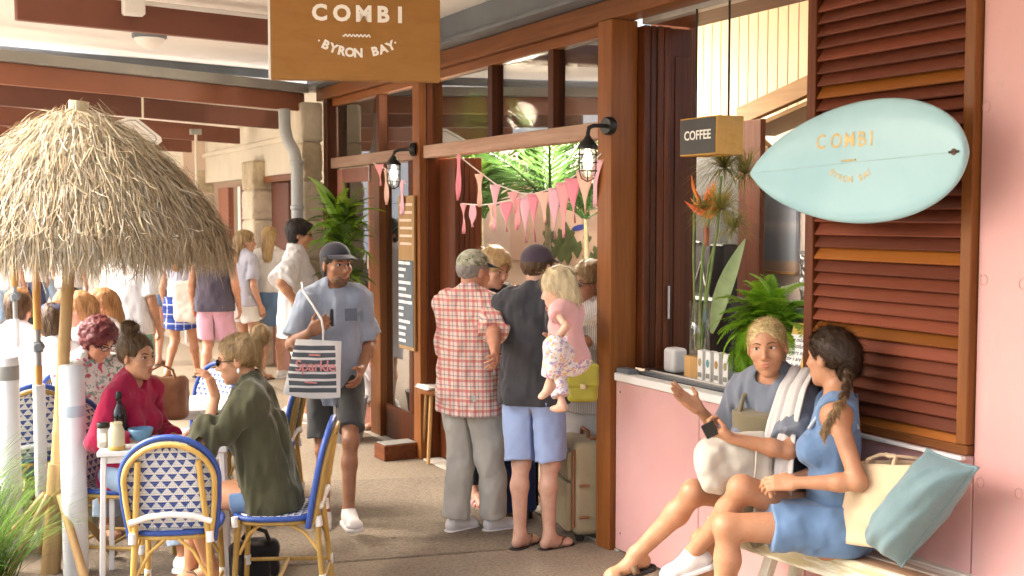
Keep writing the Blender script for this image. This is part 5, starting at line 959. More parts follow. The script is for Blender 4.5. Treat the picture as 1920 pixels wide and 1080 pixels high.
def upole(label, p, segs, clamp):
    t = thing('umbrella_pole', label, 'pole', (p[0], p[1], 0), 0, 'slim poles of further umbrellas')
    for z0, z1, r, m_, nm in segs: MB().lathe([(r, z0), (r, z1)], (p[0], p[1], 0), 16).build(nm, m_, t)
    MB().lathe([(.024, -.045), (.026, 0), (.022, .012)], (p[0]-.0, p[1]-.03, clamp), 14, (-.35, -.93, 0)).build('clamp_knob', P_STEEL, t); MB().lathe([(.028, -.03), (.028, .03)], (p[0], p[1], clamp), 14).build('clamp_ring', P_STEEL, t); return t
p_ = at_d(71, 640, 6.75); upole('slim wooden and white metal umbrella pole left of the bamboo pole', p_, ((0, .95, .034, PVC, 'sleeve'), (.951, 1.06, .020, ORP, 'timber_pole'), (1.061, 1.27, .017, P_GUTTER, 'metal_pole'), (1.271, 2.25, .022, ORP, 'timber_pole')), 1.17); p_ = at_d(29, 600, 8.2); upole('second slim umbrella pole at the left picture edge', p_, ((0, 1.2, .025, PVC, 'sleeve'), (1.201, 1.43, .015, P_GUTTER, 'metal_pole'), (1.431, 2.4, .025, ORP, 'timber_pole')), 1.36)
LEAFG = [plain('blade_%d' % i, c, .75, .2, 20, spec=.12) for i, c in enumerate(((.055, .125, .014), (.095, .18, .022), (.15, .22, .04), (.035, .085, .010)))]
def grass(label, c, n, hgt, seed, spread=.25):
    g = np.random.RandomState(seed); t = thing('ornamental_grass', label, 'plant', (c[0], c[1], 0), 0, 'ornamental grasses beside the bollards'); V = []; k = 12; ns = 5
    a = g.uniform(0, 2*PI, n); r0 = np.abs(g.normal(0, spread*.35, n)); L = hgt*g.uniform(.6, 1.1, n); ln = g.uniform(.15, .9, n); w = g.uniform(.0025, .0055, n)
    for i in range(ns+1): f = i/ns; hr = r0+L*ln*(f**1.7)*.8; z = L*(f-.45*ln*f**2.6); x, y = np.cos(a)*hr+g.normal(0, .002, n), np.sin(a)*hr; s_ = np.stack([-np.sin(a+.5), np.cos(a+.5), 0*a], 1); P = np.stack([x, y, z], 1); ww = (w*(1-f**2*.93))[:, None]; V += [P-s_*ww, P+s_*ww]
    V = np.stack(V, 1).reshape(-1, 3); b = np.arange(n)*k; F = np.concatenate([np.stack([b+2*i, b+2*i+1, b+2*i+3, b+2*i+2], 1) for i in range(ns)]); me = np_mesh('blades', V, F, False)
    for m_ in LEAFG: me.materials.append(m_)
    me.polygons.foreach_set('material_index', np.tile(g.choice(4, n, p=(.35, .35, .15, .15)), ns).astype(np.int32)); o = link('blades', me, None, t); o['kind'] = 'stuff'
for i, (px, d, h_, lb) in enumerate(((-60, 5.6, .78, 'dense clump of green ornamental grass in the bottom left corner'), (-120, 6.1, .95, 'tall grass clump cut by the left picture edge'), (-25, 6.7, .60, 'lower grass clump behind the bamboo foot'), (-60, 7.6, .95, 'paler grass clump farther back at the left edge'))): c = at_d(px, 1000, d); grass(lb, c, 620, h_, 20+i, .22)
MB().bb(-1.2, .34, 3.5, 9.0, 0.004, .05).solo('planting_soil', plain('soil', (.06, .045, .03), .95, .4, 12, .5), None, None, kind='structure')
# unseen shrubs added beside the camera to block sky light on the pink wall
g_ = np.random.RandomState(77); nh_ = 9000; c_ = np.stack([g_.uniform(-2.0, -.9, nh_), g_.uniform(-4.5, 3.2, nh_), g_.uniform(.1, 2.7, nh_)], 1); c_[:, 2] *= .8+.2*np.sin(c_[:, 1]*2.1); a_ = g_.normal(0, 1, (nh_, 3)); a_ /= np.linalg.norm(a_, axis=1)[:, None]; b_ = np.cross(a_, g_.normal(0, 1, (nh_, 3))); b_ /= np.linalg.norm(b_, axis=1)[:, None]; V = np.stack([c_-a_*.10, c_+b_*.045, c_+a_*.10, c_-b_*.045], 1).reshape(-1, 3); o = link('sky_block_hedge', np_mesh('sky_block_hedge', V, np.arange(nh_*4).reshape(-1, 4), False), LEAFG[3]); o['kind'] = 'stuff'
# ------------------------------------------------------------------ leafy plants
def leafshape(L, W_, curve, seed=0, split=0, up=.0, n=12):
    """one blade-shaped leaf along +Y bending down, as a two-sided strip mesh"""
    V = []; F = []; r_ = random.Random(seed)
    for i in range(n+1):
        f = i/n; w = W_*math.sin(PI*min(1, f*.96+.03))**.8*(1-.25*f); y = L*f*(1-.12*curve*f); z = L*(up*f-curve*.5*f*f)
        for e in (-1, -.5, 0, .5, 1): V.append((e*w, y, z+abs(e)*w*.35*(1-f*.4)-(.02*W_ if split and i % 2 else 0)))
    for i in range(n):
        for j in range(4):
            if split and abs(j-1.5) > 1 and i % 3 == 2 and f: continue
            a = i*5+j; F.append((a, a+1, a+6, a+5))
    return MB().add(V, F, True)
def frond(L, n, ll, lw, curve, up=.3, fold=.35, tip=.3, ang=55):
    """feathered frond: rachis with leaflets both sides"""
    m = MB(); P = [Vector((0, L*f*(1-.1*curve*f), L*(up*f-curve*.55*f*f))) for f in np.linspace(0, 1, 10)]; m.tube(P, [.006*(1-.8*i/9)*L/.6 for i in range(10)], 4); r_ = random.Random(int(L*1000)+n)
    for i in range(n):
        f = .08+.92*i/n; q = f*9; a = P[min(int(q), 8)].lerp(P[min(int(q)+1, 9)], q-int(q)); d = (P[min(int(q)+1, 9)]-P[min(int(q), 8)]).normalized(); s_ = math.sin(PI*(f*.85+.12))**.6*(1-tip*f)
        for sg in (1, -1):
            l_ = ll*s_*r_.uniform(.85, 1.1); an = math.radians(ang-18*f+r_.uniform(-6, 6)); v = (Vector((sg, 0, 0))*math.sin(an)+d*math.cos(an)).normalized(); dn = Vector((0, 0, -fold*r_.uniform(.5, 1.5))); w = lw*s_; e = a+v*l_+dn*l_*.6; md = a+v*l_*.5+dn*l_*.12; pr = v.cross(Vector((0, 0, 1))).normalized()*w; m.add([a-pr*.4, a+pr*.4, md+pr, e, md-pr], [(0, 1, 2, 3), (0, 3, 4)], False)
    return m
def leafmat(name, a, b, rough=.4):
    if name in _mc: return _mc[name]
    k = N(name); v = k.coord('Object'); n1 = k.noise(v, 7, 4); oi = k.n('ShaderNodeObjectInfo'); c = k.ramp(n1.outputs[0], [(.3, a), (.7, b)]); hv = k.n('ShaderNodeHueSaturation', ins={0: .5, 1: 1., 4: c}); k.l(k.math('MULTIPLY_ADD', oi.outputs['Random'], .7, .65), hv.inputs[2]); k.col(hv.outputs[0]); k.set(rough=rough, spec=.35)
    k.b.inputs['Transmission Weight'].default_value = 0; t = k.t; tr = k.n('ShaderNodeBsdfTranslucent'); k.l(hv.outputs[0], tr.inputs[0]); ad = k.n('ShaderNodeMixShader'); ad.inputs[0].default_value = .3; k.l(k.b.outputs[0], ad.inputs[1]); k.l(tr.outputs[0], ad.inputs[2]); k.l(ad.outputs[0], t.nodes['Material Output'].inputs[0]); _mc[name] = k.m; return k.m
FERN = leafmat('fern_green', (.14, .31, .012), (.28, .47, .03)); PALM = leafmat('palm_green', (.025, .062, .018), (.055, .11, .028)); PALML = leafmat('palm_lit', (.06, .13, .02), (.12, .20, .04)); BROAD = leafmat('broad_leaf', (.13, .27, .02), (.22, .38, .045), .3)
def place(o, loc, az, pitch, roll=0, sc=1.): o.location = loc; o.rotation_euler = (Matrix.Rotation(az, 3, 'Z') @ Matrix.Rotation(pitch, 3, 'X') @ Matrix.Rotation(roll, 3, 'Y')).to_euler(); o.scale = (sc,)*3
def rosette(t, base, protos, n, seed, pit=(10, 70), sc=(.7, 1.1), az=None, name='frond'):
    r_ = random.Random(seed); out = []
    for i in range(n):
        p = protos[i % len(protos)]; o = p if p.name not in USED else share(p, t); USED.add(p.name)
        a = r_.uniform(0, 2*PI) if az is None else math.radians(r_.uniform(*az)); place(o, base+Vector((r_.uniform(-.03, .03), r_.uniform(-.03, .03), 0)), a, math.radians(r_.uniform(*pit)), r_.uniform(-.3, .3), r_.uniform(*sc)); out.append(o)
    return out
USED = set()
# potted tropical plant by the door
pt = thing('potted_plant', 'bushy tropical potted plant with one broad leaf beside the cafe door', 'plant', (3.27, 9.50, 0)); MB().lathe([(.15, 0), (.20, .36), (.21, .38), (.19, .38), (.17, .33), (.01, .32)], (3.27, 9.50, 0), 22).build('pot', plain('grey_pot', (.30, .30, .30), .7, .1, 8), pt); MB().tube([(3.27, 9.50, .3), (3.25, 9.52, 1.2), (3.27, 9.50, 1.85)], [.025, .02, .012], 8).build('stem', plain('stem_green', (.16, .17, .06), .7), pt)
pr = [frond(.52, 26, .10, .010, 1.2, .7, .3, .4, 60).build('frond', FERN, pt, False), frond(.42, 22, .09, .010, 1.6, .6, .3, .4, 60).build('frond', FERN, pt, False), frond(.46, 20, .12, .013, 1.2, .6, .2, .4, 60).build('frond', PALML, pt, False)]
rosette(pt, Vector((0, 0, 1.86)), pr, 54, 4, (-35, 60), (.5, .85)); rosette(pt, Vector((0, 0, 1.66)), [share(pr[0], pt), share(pr[2], pt)], 40, 5, (-40, 40), (.5, .8)); rosette(pt, Vector((0, 0, 1.40)), [share(pr[1], pt), share(pr[2], pt)], 24, 6, (-30, 30), (.5, .8))
bl_ = [leafshape(.50, .115, .5, 1, 0, .6).build('broad_leaf', BROAD, pt, False), leafshape(.52, .07, .35, 2, 0, .9).build('broad_leaf', BROAD, pt, False)]
for i, (az, pi_, s_, z) in enumerate(((75, 62, .95, 1.88), (40, 80, .7, 1.8), (85, 75, .7, 1.8), (110, 55, .8, 1.75), (240, 55, .7, 1.7), (-40, 55, .7, 1.7))): o = bl_[i % 2] if i < 2 else share(bl_[i % 2], pt); place(o, Vector((0, 0, z)), math.radians(az), math.radians(pi_-30), .2, s_)
# palms inside the cafe
def palm(label, c, h, n, seed, mats, fl=1.15):
    t = thing('indoor_palm', label, 'plant', tuple(c)); MB().lathe([(.18, 0), (.24, .40), (.25, .42), (.22, .42), (.02, .38)], c, 20).build('pot', plain('basket', (.40, .27, .14), .8, .15, 30, .4), t); MB().tube([c+Vector((0, 0, .35)), c+Vector((.03, .02, h*.6)), c+Vector((.0, 0, h))], [.04, .032, .022], 8).build('stem', plain('palm_stem', (.20, .17, .10), .8, .2, 20, .3), t)
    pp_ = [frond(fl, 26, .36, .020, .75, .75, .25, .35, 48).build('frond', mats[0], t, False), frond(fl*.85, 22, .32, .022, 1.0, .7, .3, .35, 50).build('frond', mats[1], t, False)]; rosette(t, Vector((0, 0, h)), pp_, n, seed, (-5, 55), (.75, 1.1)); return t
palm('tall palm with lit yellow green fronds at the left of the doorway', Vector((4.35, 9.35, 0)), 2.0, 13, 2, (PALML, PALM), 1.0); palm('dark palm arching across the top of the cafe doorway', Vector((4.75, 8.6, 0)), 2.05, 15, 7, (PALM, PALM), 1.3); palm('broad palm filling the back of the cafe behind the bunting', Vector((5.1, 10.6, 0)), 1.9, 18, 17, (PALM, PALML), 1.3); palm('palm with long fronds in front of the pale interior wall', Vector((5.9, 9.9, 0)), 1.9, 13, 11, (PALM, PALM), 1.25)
mur = thing('beach_picture', 'pale picture of a beach with palm trees and a blue surfboard inside the cafe', 'picture', (6.98, 12.2, 1.6)); MB().bb(6.96, 6.99, 10.6, 13.6, 1.35, 2.35, .003).build('print', plain('beach_print', (.64, .46, .36), .7, .06, 2), mur); GB = plain('print_green', (.10, .13, .05), .8, .3, 9)
for i in range(26):
    y = 10.7+random.random()*2.2; z = 1.42+random.random()*.30; r_ = random.uniform(.05, .15); MB().prism([(6.957, y+math.cos(a)*r_*1.5, z+math.sin(a)*r_*(.6+.4*math.sin(a*5))) for a in np.linspace(0, 2*PI, 12, endpoint=False)], (0, 0, 0), (-.002-.0004*i, 0, 0)).build('printed_bush', GB, mur)
q = at_x(1085, 427, 6.955); MB().prism([(6.955, q[1]+math.cos(a)*.16, q[2]+math.sin(a)*.035-math.cos(a)*.02) for a in np.linspace(0, 2*PI, 16, endpoint=False)], (0, 0, 0), (-.004, 0, 0)).build('printed_surfboard', plain('print_blue', (.05, .07, .35), .5), mur)
# ------------------------------------------------------------------ on the servery counter
KX = 3.86; KZ = 1.0315
def kp_(px, py): v = at_x(px, py, KX); return Vector((v[0], v[1], KZ))
nh = thing('napkin_holder', 'white napkin block at the far end of the counter', 'napkin holder', tuple(kp_(1266, 680))); p = kp_(1266, 680); S = Sculpt(.006); S.rbox(np.array(p)+np.array([0, 0, .072]), (.05, .055, .07), .022, None); o = S.build('body', P_WHITE, None); o.data.transform(ROOT[nh.name].inverted()); o.parent = nh; MB().bb(p.x-.052, p.x-.0505, p.y-.03, p.y+.03, KZ+.03, KZ+.11).build('napkin', plain('paper', (.78, .77, .75), .9, .03), nh)
sk_ = thing('salt_shaker', 'small steel shaker between napkins and vase', 'shaker', tuple(kp_(1290, 688))); p = kp_(1291, 688); MB().lathe([(.017, 0), (.019, .01), (.019, .08), (.014, .10), (.003, .105)], p, 14).build('body', P_STEEL, sk_); MB().lathe([(.0195, .081), (.018, .098), (.004, .107)], p, 14).build('lid', P_GUTTER, sk_)
va = thing('flower_vase', 'clear glass vase holding the tall bird of paradise arrangement', 'vase', tuple(kp_(1311, 690))); vp = kp_(1311, 690); MB().bb(vp.x-.06, vp.x+.06, vp.y-.06, vp.y+.06, KZ, KZ+.12, .004).build('timber_base', W_PINE, va); MB().lathe([(.05, .121), (.056, .13), (.062, .42), (.060, .42), (.054, .135), (.003, .13)], vp, 24).build('glass', CLEAR, va)
bq = thing('flower_arrangement', 'bird of paradise flower with papyrus tufts and a banana leaf in the vase', 'flowers', tuple(vp)); STEM = plain('flower_stem', (.17, .24, .07), .6, .2, 14)
def vpt(px, py, dx=0.): v = at_x(px, py, KX+dx); return Vector(v)
hd_ = vpt(1330, 408); MB().tube([vp+Vector((0, 0, .16)), vpt(1313, 560), vpt(1318, 470), hd_], [.009, .009, .008, .008], 7).build('stem', STEM, bq); MB().tube([vp+Vector((.02, .01, .15)), vpt(1325, 560), vpt(1345, 430), vpt(1352, 330)], .007, 6).build('stem', STEM, bq); MB().tube([vp+Vector((-.02, .01, .15)), vpt(1303, 600), vpt(1300, 480), vpt(1302, 352)], .006, 6).build('stem', STEM, bq); MB().tube([vp+Vector((.0, -.02, .15)), vpt(1318, 600), vpt(1328, 500), vpt(1345, 440)], .006, 6).build('stem', STEM, bq)
ORG = [plain('petal_%d' % i, c, .5, .12, 20) for i, c in enumerate(((.80, .16, .02), (.82, .27, .03), (.62, .10, .02)))]; r_ = random.Random(3)
for i in range(20):
    a = r_.uniform(-1.1, 1.0); L = r_.uniform(.12, .24); v = Vector((r_.uniform(-.25, .15), -math.sin(a), math.cos(a)*1.0)).normalized(); s_ = v.cross(Vector((-1, 0, 0))).normalized(); b = hd_+Vector((0, 0, -.01)); MB().add([b-s_*.004, b+s_*.004, b+v*L*.5+s_*.019+Vector((-.006, 0, 0)), b+v*L, b+v*L*.5-s_*.019+Vector((-.006, 0, 0))], [(0, 1, 2, 3), (0, 3, 4)], False).build('petal', ORG[i % 3], bq)
b = vpt(1302, 352); MB().lathe([(.003, 0), (.010, .05), (.003, .11)], b-Vector((0, 0, .04)), 7, (0, .25, 1)).build('bud', ORG[0], bq); b = vpt(1325, 420); MB().lathe([(.012, -.12), (.018, -.03), (.006, .01)], b, 8).build('bract', plain('bract', (.30, .10, .05), .6, .3, 14), bq)
tuft = MB(); r_ = random.Random(8); PAPM = leafmat('papyrus', (.22, .20, .045), (.40, .36, .11), .6)
for c_, n_, L_ in ((vpt(1358, 315, .1), 330, .27), (vpt(1352, 392, -.05), 300, .23), (vpt(1398, 325, .18), 200, .26), (vpt(1318, 392, -.05), 120, .15), (vpt(1375, 430, .0), 160, .18)):
    tuft = MB()
    for i in range(n_):
        a, e = r_.uniform(0, 2*PI), r_.uniform(-.4, 1.2); v = Vector((math.cos(a)*math.cos(e), math.sin(a)*math.cos(e), math.sin(e))); l_ = L_*r_.uniform(.6, 1.1); s_ = ortho(v)[0]*.0020; p1 = c_+v*l_*.55; p2 = c_+v*l_-Vector((0, 0, l_*.28)); tuft.add([c_-s_, c_+s_, p1+s_, p2, p1-s_], [(0, 1, 2, 4), (4, 2, 3)], False)
    o = tuft.build('papyrus_tuft', PAPM, bq); o['kind'] = 'stuff'
lf = leafshape(.56, .062, .22, 3, 0, .0, 14).build('banana_leaf', leafmat('banana_leaf', (.14, .20, .085), (.24, .31, .15), .45), bq, False); lf.location = tuple(vpt(1335, 625, -.06)-vp); dv = (vpt(1382, 452, -.06)-vpt(1335, 625, -.06)).normalized(); mz = Vector((-1, -.25, .1)); mx = dv.cross(mz).normalized(); lf.rotation_euler = Matrix((mx, dv, mx.cross(dv))).transposed().to_euler()
fp = thing('potted_fern', 'lush green fern in a brown pot on the counter', 'plant', tuple(kp_(1425, 720))); fc = kp_(1440, 700); MB().lathe([(.07, 0), (.095, .23), (.10, .245), (.085, .245), (.01, .22)], fc, 20).build('pot', plain('dark_pot', (.045, .040, .036), .6, .2, 10), fp); fr_ = [frond(.25, 26, .048, .0062, 1.7, .9, .10, .12, 74).build('frond', FERN, fp, False), frond(.20, 22, .044, .0060, 2.2, .8, .15, .12, 74).build('frond', FERN, fp, False), frond(.28, 28, .048, .0062, 1.5, 1.1, .10, .12, 74).build('frond', FERN, fp, False)]
rel = fc-Vector(fp.location); rosette(fp, rel+Vector((0, 0, .30)), fr_, 150, 12, (-35, 62), (.8, 1.4)); rosette(fp, rel+Vector((-.02, .1, .22)), [share(fr_[1], fp)], 40, 13, (-75, -10), (.7, 1.1), (40, 160))
for i, (px, c1) in enumerate(((1333, (.75, .72, .66)), (1348, (.74, .70, .62)), (1364, (.75, .72, .66)), (1381, (.70, .66, .60)))):
    p = kp_(px, 700)-Vector((.05, 0, 0)); bx_ = thing('tea_box', ('first white tea box from the vase on the counter', 'second white tea box from the vase on the counter', 'third white tea box from the vase on the counter', 'fourth tea box, next to the fern pot on the counter')[i], 'box', tuple(p), 0, 'white tea boxes on the counter'); MB().bb(p.x-.025, p.x+.025, p.y-.022, p.y+.022, KZ, KZ+.165, .002).build('carton', P_WHITE, bx_)
    MB().prism([(p.x-.0255, p.y+math.cos(a)*.014, KZ+.10+math.sin(a)*.022) for a in np.linspace(0, 2*PI, 14, endpoint=False)], (0, 0, 0), (-.0012, 0, 0)).build('oval_print', plain('tea_print%d' % (i % 3), ((.35, .28, .12), (.10, .30, .32), (.40, .22, .06))[i % 3], .6), bx_); MB().bb(p.x-.0265, p.x-.0253, p.y-.016, p.y+.016, KZ+.02, KZ+.045).build('band_print', plain('tea_band', (.25, .25, .20), .6), bx_)
cr = thing('dark_crate', 'small dark slatted crate under the fern on the counter', 'crate', tuple(kp_(1410, 720)))
for i in range(4): p = kp_(1405, 715); MB().bb(p.x-.06, p.x+.06, p.y-.09, p.y+.06, KZ+.002+.04*i, KZ+.034+.04*i, .002).build('slat', P_BLACK, cr)
cl = thing('clipboard_menu', 'handwritten menu sheet on a leaning yellow clipboard', 'menu', tuple(vpt(1490, 700))); A_, B_, C_, D_ = vpt(1468, 705, -.12), vpt(1500, 712, -.12), vpt(1521, 607, .02), vpt(1489, 605, .02); YEL = plain('yellow_board', (.66, .42, .10), .55, .08); nv = (B_-A_).cross(D_-A_).normalized(); nv = nv if nv.x < 0 else -nv
MB().prism([A_, B_, C_, D_], (0, 0, 0), tuple(-nv*.008)).build('board', YEL, cl); lp_ = lambda u, v: A_.lerp(B_, u).lerp(D_.lerp(C_, u), v); MB().prism([lp_(.0, .02)+nv*.001, lp_(.88, .02)+nv*.001, lp_(.88, .78)+nv*.001, lp_(.0, .78)+nv*.001], (0, 0, 0), tuple(nv*.002)).build('paper', P_WHITE, cl); INK = plain('ink', (.04, .04, .05), .8); r_ = random.Random(6)
for i, tx in enumerate(('The most', 'beautiful', 'flowers in', 'town are', 'inside the', 'cafe :)')):
    u_ = (lp_(1, .5)-lp_(0, .5)); text_mesh('handwriting', tx, .030, frame_matrix(lp_(.42, .68-.115*i)+nv*.0036, u_, lp_(.5, 1)-lp_(.5, 0)), INK, cl, .0, .0006)
for u in (.35, .7): MB().tube([lp_(u, .90)+nv*.002, lp_(u+.12, .91)+nv*.002], .004, 5).build('arrow_mark', INK, cl)
cl2 = thing('folded_board', 'second yellow edged menu board behind the clipboard', 'menu', tuple(vpt(1512, 700))); MB().prism([vpt(1506, 715, .0), vpt(1530, 718, .0), vpt(1536, 612, .06), vpt(1524, 610, .06)], (0, 0, 0), (.008, 0, 0)).build('board', YEL, cl2); MB().prism([vpt(1510, 715, -.003), vpt(1530, 718, -.003), vpt(1536, 616, .057), vpt(1526, 614, .057)], (0, 0, 0), (.002, 0, 0)).build('paper', P_WHITE, cl2)
shf = thing('wall_shelf', 'small pine shelf behind the fern holding a silver bag', 'shelf', tuple(vpt(1505, 572, .25))); a, b = at_x(1488, 572, 4.12), at_x(1545, 575, 4.12); MB().bb(4.05, 4.2, b[1], a[1], a[2]-.012, a[2]+.010, .003).build('board', W_PINE, shf); MB().bb(4.12, 4.15, b[1]+.02, a[1]-.1, 1.03, a[2]-.0125, .003).build('upright', W_PINE, shf)
sbg = thing('silver_bag', 'crumpled silver foil coffee bag on the pine shelf', 'bag', tuple(at_x(1515, 565, 4.12))); c = at_x(1516, 520, 4.12); S = Sculpt(.007); hz_ = .5*(at_x(1516, 477, 4.12)[2]-a[2]-.012); S.rbox((c[0], c[1], a[2]+.012+hz_), (.03, .045, hz_), .015); S.wrinkle(.012, (22, 22, 16), 3, .006, (60, 60, 50)); o = S.build('foil', plain('foil', (.62, .62, .62), .25, .15, 20, .3, .9), None); o.data.transform(ROOT[sbg.name].inverted()); o.parent = sbg; MB().bb(c[0]-.03, c[0]+.03, c[1]-.045, c[1]+.045, a[2]+.012+2*hz_, a[2]+.03+2*hz_, .001).build('seal', P_GUTTER, sbg)
wbx = thing('white_carton', 'white carton with red printing under the pine shelf', 'carton', tuple(at_x(1500, 600, 4.0))); y1_, y0_ = at_x(1481, 590, 4.0)[1], at_x(1540, 590, 4.0)[1]; zt_ = at_x(1500, 572, 4.0)[2]-.02; MB().bb(4.0, 4.045, y0_, y1_, KZ, zt_, .003).build('carton', P_WHITE, wbx); text_mesh('red_print', 'B.JUICE', .03, frame_matrix((3.998, at_x(1519, 598, 4.0)[1], at_x(1519, 598, 4.0)[2]), (0, -1, 0), (0, 0, 1)), plain('red_ink', (.55, .02, .03), .5), wbx, .0006, .0015)
# ------------------------------------------------------------------ bench along the pink wall, cushion, canvas bag
bz = .56; be = thing('bench', 'weathered plank bench with flaking pale paint along the pink wall', 'bench', (3.35, 3.2, 0)); PAINTW = wood('bench_planks', (.34, .26, .19), (.55, .49, .41), 1, .7, 1., .2, ((.66, .63, .56), .42)); PAINTE = wood('bench_edge', (.45, .38, .22), (.62, .57, .40), 1, .7, 1., .2, ((.70, .68, .56), .40)); BROWN = wood('bench_brown', (.24, .14, .08), (.40, .27, .17), 1, .7)
F0, F1 = at_z(1532, 1026, bz), at_z(1706, 1079, bz); fd = (F1-F0)/np.linalg.norm(F1-F0); F0 = F0-fd*.62; F1 = F0+fd*2.6; nx = np.array([-fd[1], fd[0], 0]); nx = nx if nx[0] > 0 else -nx
for i, (o0, w_, m_) in enumerate(((.03, .085, BROWN), (.125, .085, PAINTW), (.22, .085, PAINTW))): a, b = F0+nx*o0, F1+nx*o0; MB().bar(a-np.array([0, 0, .014]), b-np.array([0, 0, .014]), w_, .026, (0, 0, 1), .004).build('plank', m_, be)
MB().bar(F0-np.array([0, 0, .050])-nx*.022, F1-np.array([0, 0, .050])-nx*.022, .024, .098, (0, 0, 1), .004).build('front_apron', PAINTE, be)
for s_ in (.36, 1.9):
    for o0, sp_ in ((.03, -.05), (.20, .02)): a = F0+fd*s_+nx*o0-np.array([0, 0, .06]); MB().bar(a, np.array([a[0], a[1], .012])+fd*(-.14)+nx*sp_, .045, .05, (0, 1, 0), .004).build('leg', PAINTE, be)
def bpt(px, py, dx): return np.array(at_x(px, py, 3.2+dx))
cuS = Sculpt(.010); cc = [bpt(px, py, .12) for px, py in ((1740, 842), (1834, 876), (1690, 1062), (1622, 1010))]; cn = nrm(np.cross(cc[1]-cc[0], cc[3]-cc[0])); cn = cn if cn[0] < 0 else -cn
cush = thing('cushion', 'dusty teal linen cushion propped on the bench against the pink wall', 'cushion', tuple(np.mean(cc, 0))); CM = (cc[0]+cc[1]+cc[2]+cc[3])/4
def cushion(u, v, side):
    p = (cc[0]*(1-u)+cc[1]*u)*(1-v)+(cc[3]*(1-u)+cc[2]*u)*v; e = min(1, 1-abs(2*u-1)**2.6)*min(1, 1-abs(2*v-1)**2.6); pinch = .035*(abs(2*u-1)**6*(1-abs(2*v-1)**4)+abs(2*v-1)**6*(1-abs(2*u-1)**4)); p = p+(CM-p)*pinch*1.3
    wr = .006*math.sin(u*17+v*9)*e*(1-e)*4+.004*math.sin(v*23-u*5)*e*(1-e)*3; return Vector(p+cn*side*(.125*max(e, 0)**.5+wr*1.3)+cn*.0)
TEAL = cloth('teal_linen', (.15, .235, .26), .10, 700, .9, .35); m = MB(); m.sheet(lambda u, v: cushion(u, v, 1), 30, 36); m.sheet(lambda u, v: cushion(1-u, v, -1), 30, 36); m.build('cover', TEAL, cush); edge = [cushion(u, v, 0) for u, v in [(i/16, 0) for i in range(16)]+[(1, i/16) for i in range(16)]+[(1-i/16, 1) for i in range(16)]+[(0, 1-i/16) for i in range(16)]]; MB().tube(edge, .006, 6, closed=True).build('piping', TEAL, cush)
CANV = cloth('canvas', (.60, .46, .30), .07, 800, .9, .3)
def tote(label, name, c4, depth, mat, handles=True, bulge=.03, amp=.01):
    """soft bag standing on its base: front quad corners top-left, top-right, bottom-right, bottom-left; depth goes to the wall"""
    q = [np.array(p, float) for p in c4]; t = thing(name, label, 'bag', tuple((q[2]+q[3])/2)); dv = np.array([depth, 0, 0]); mid = sum(q)/4+dv/2; m = MB()
    def skinf(u, v):   # u round the bag 0..1, v up
        k = u*4; s_ = int(k) % 4; f = k-int(k); bl2, br2, tl, tr = q[3], q[2], q[0], q[1]; ring = lambda a, b: [a, b, b+dv, a+dv]; lo, hi = ring(bl2, br2), ring(tl, tr); A = lo[s_]*(1-f)+lo[(s_+1) % 4]*f; B = hi[s_]*(1-f)+hi[(s_+1) % 4]*f; p = A*(1-v)+B*v
        o = p-mid; o[2] = 0; b_ = bulge*math.sin(PI*f)**.6*math.sin(PI*min(1, v*.9+.05))+amp*math.sin(u*31+v*7)*math.sin(PI*f)+amp*.6*math.sin(v*19+u*13)*math.sin(PI*f); return Vector(p+nrm(o)*b_)
    m.sheet(skinf, 48, 16, .003); m.build('body', mat, t); m = MB(); m.add([q[3], q[2], q[2]+dv, q[3]+dv], [(0, 1, 2, 3)]); m.build('base', mat, t)
    if handles:
        for o_ in (0., 1.):
            a = q[0]*.72+q[1]*.28+dv*o_; b = q[0]*.28+q[1]*.72+dv*o_; MB().tube([a-np.array([0, 0, .04]), a+np.array([.01, 0, .015]), (a*.8+b*.2)+np.array([.05*(1-2*o_), 0, .03]), (a+b)/2+np.array([.08*(1-2*o_), 0, .025]), (a*.2+b*.8)+np.array([.05*(1-2*o_), 0, .02]), b+np.array([0.01, 0, .01]), b-np.array([0, 0, .04])], .008, 6).build('handle', mat, t)
    return t
tote('natural canvas tote bag standing on the bench behind the seated woman', 'tote_bag', (bpt(1592, 868, .10), bpt(1706, 872, .10), bpt(1672, 1032, .07), bpt(1566, 1016, .05)), .13, CANV)
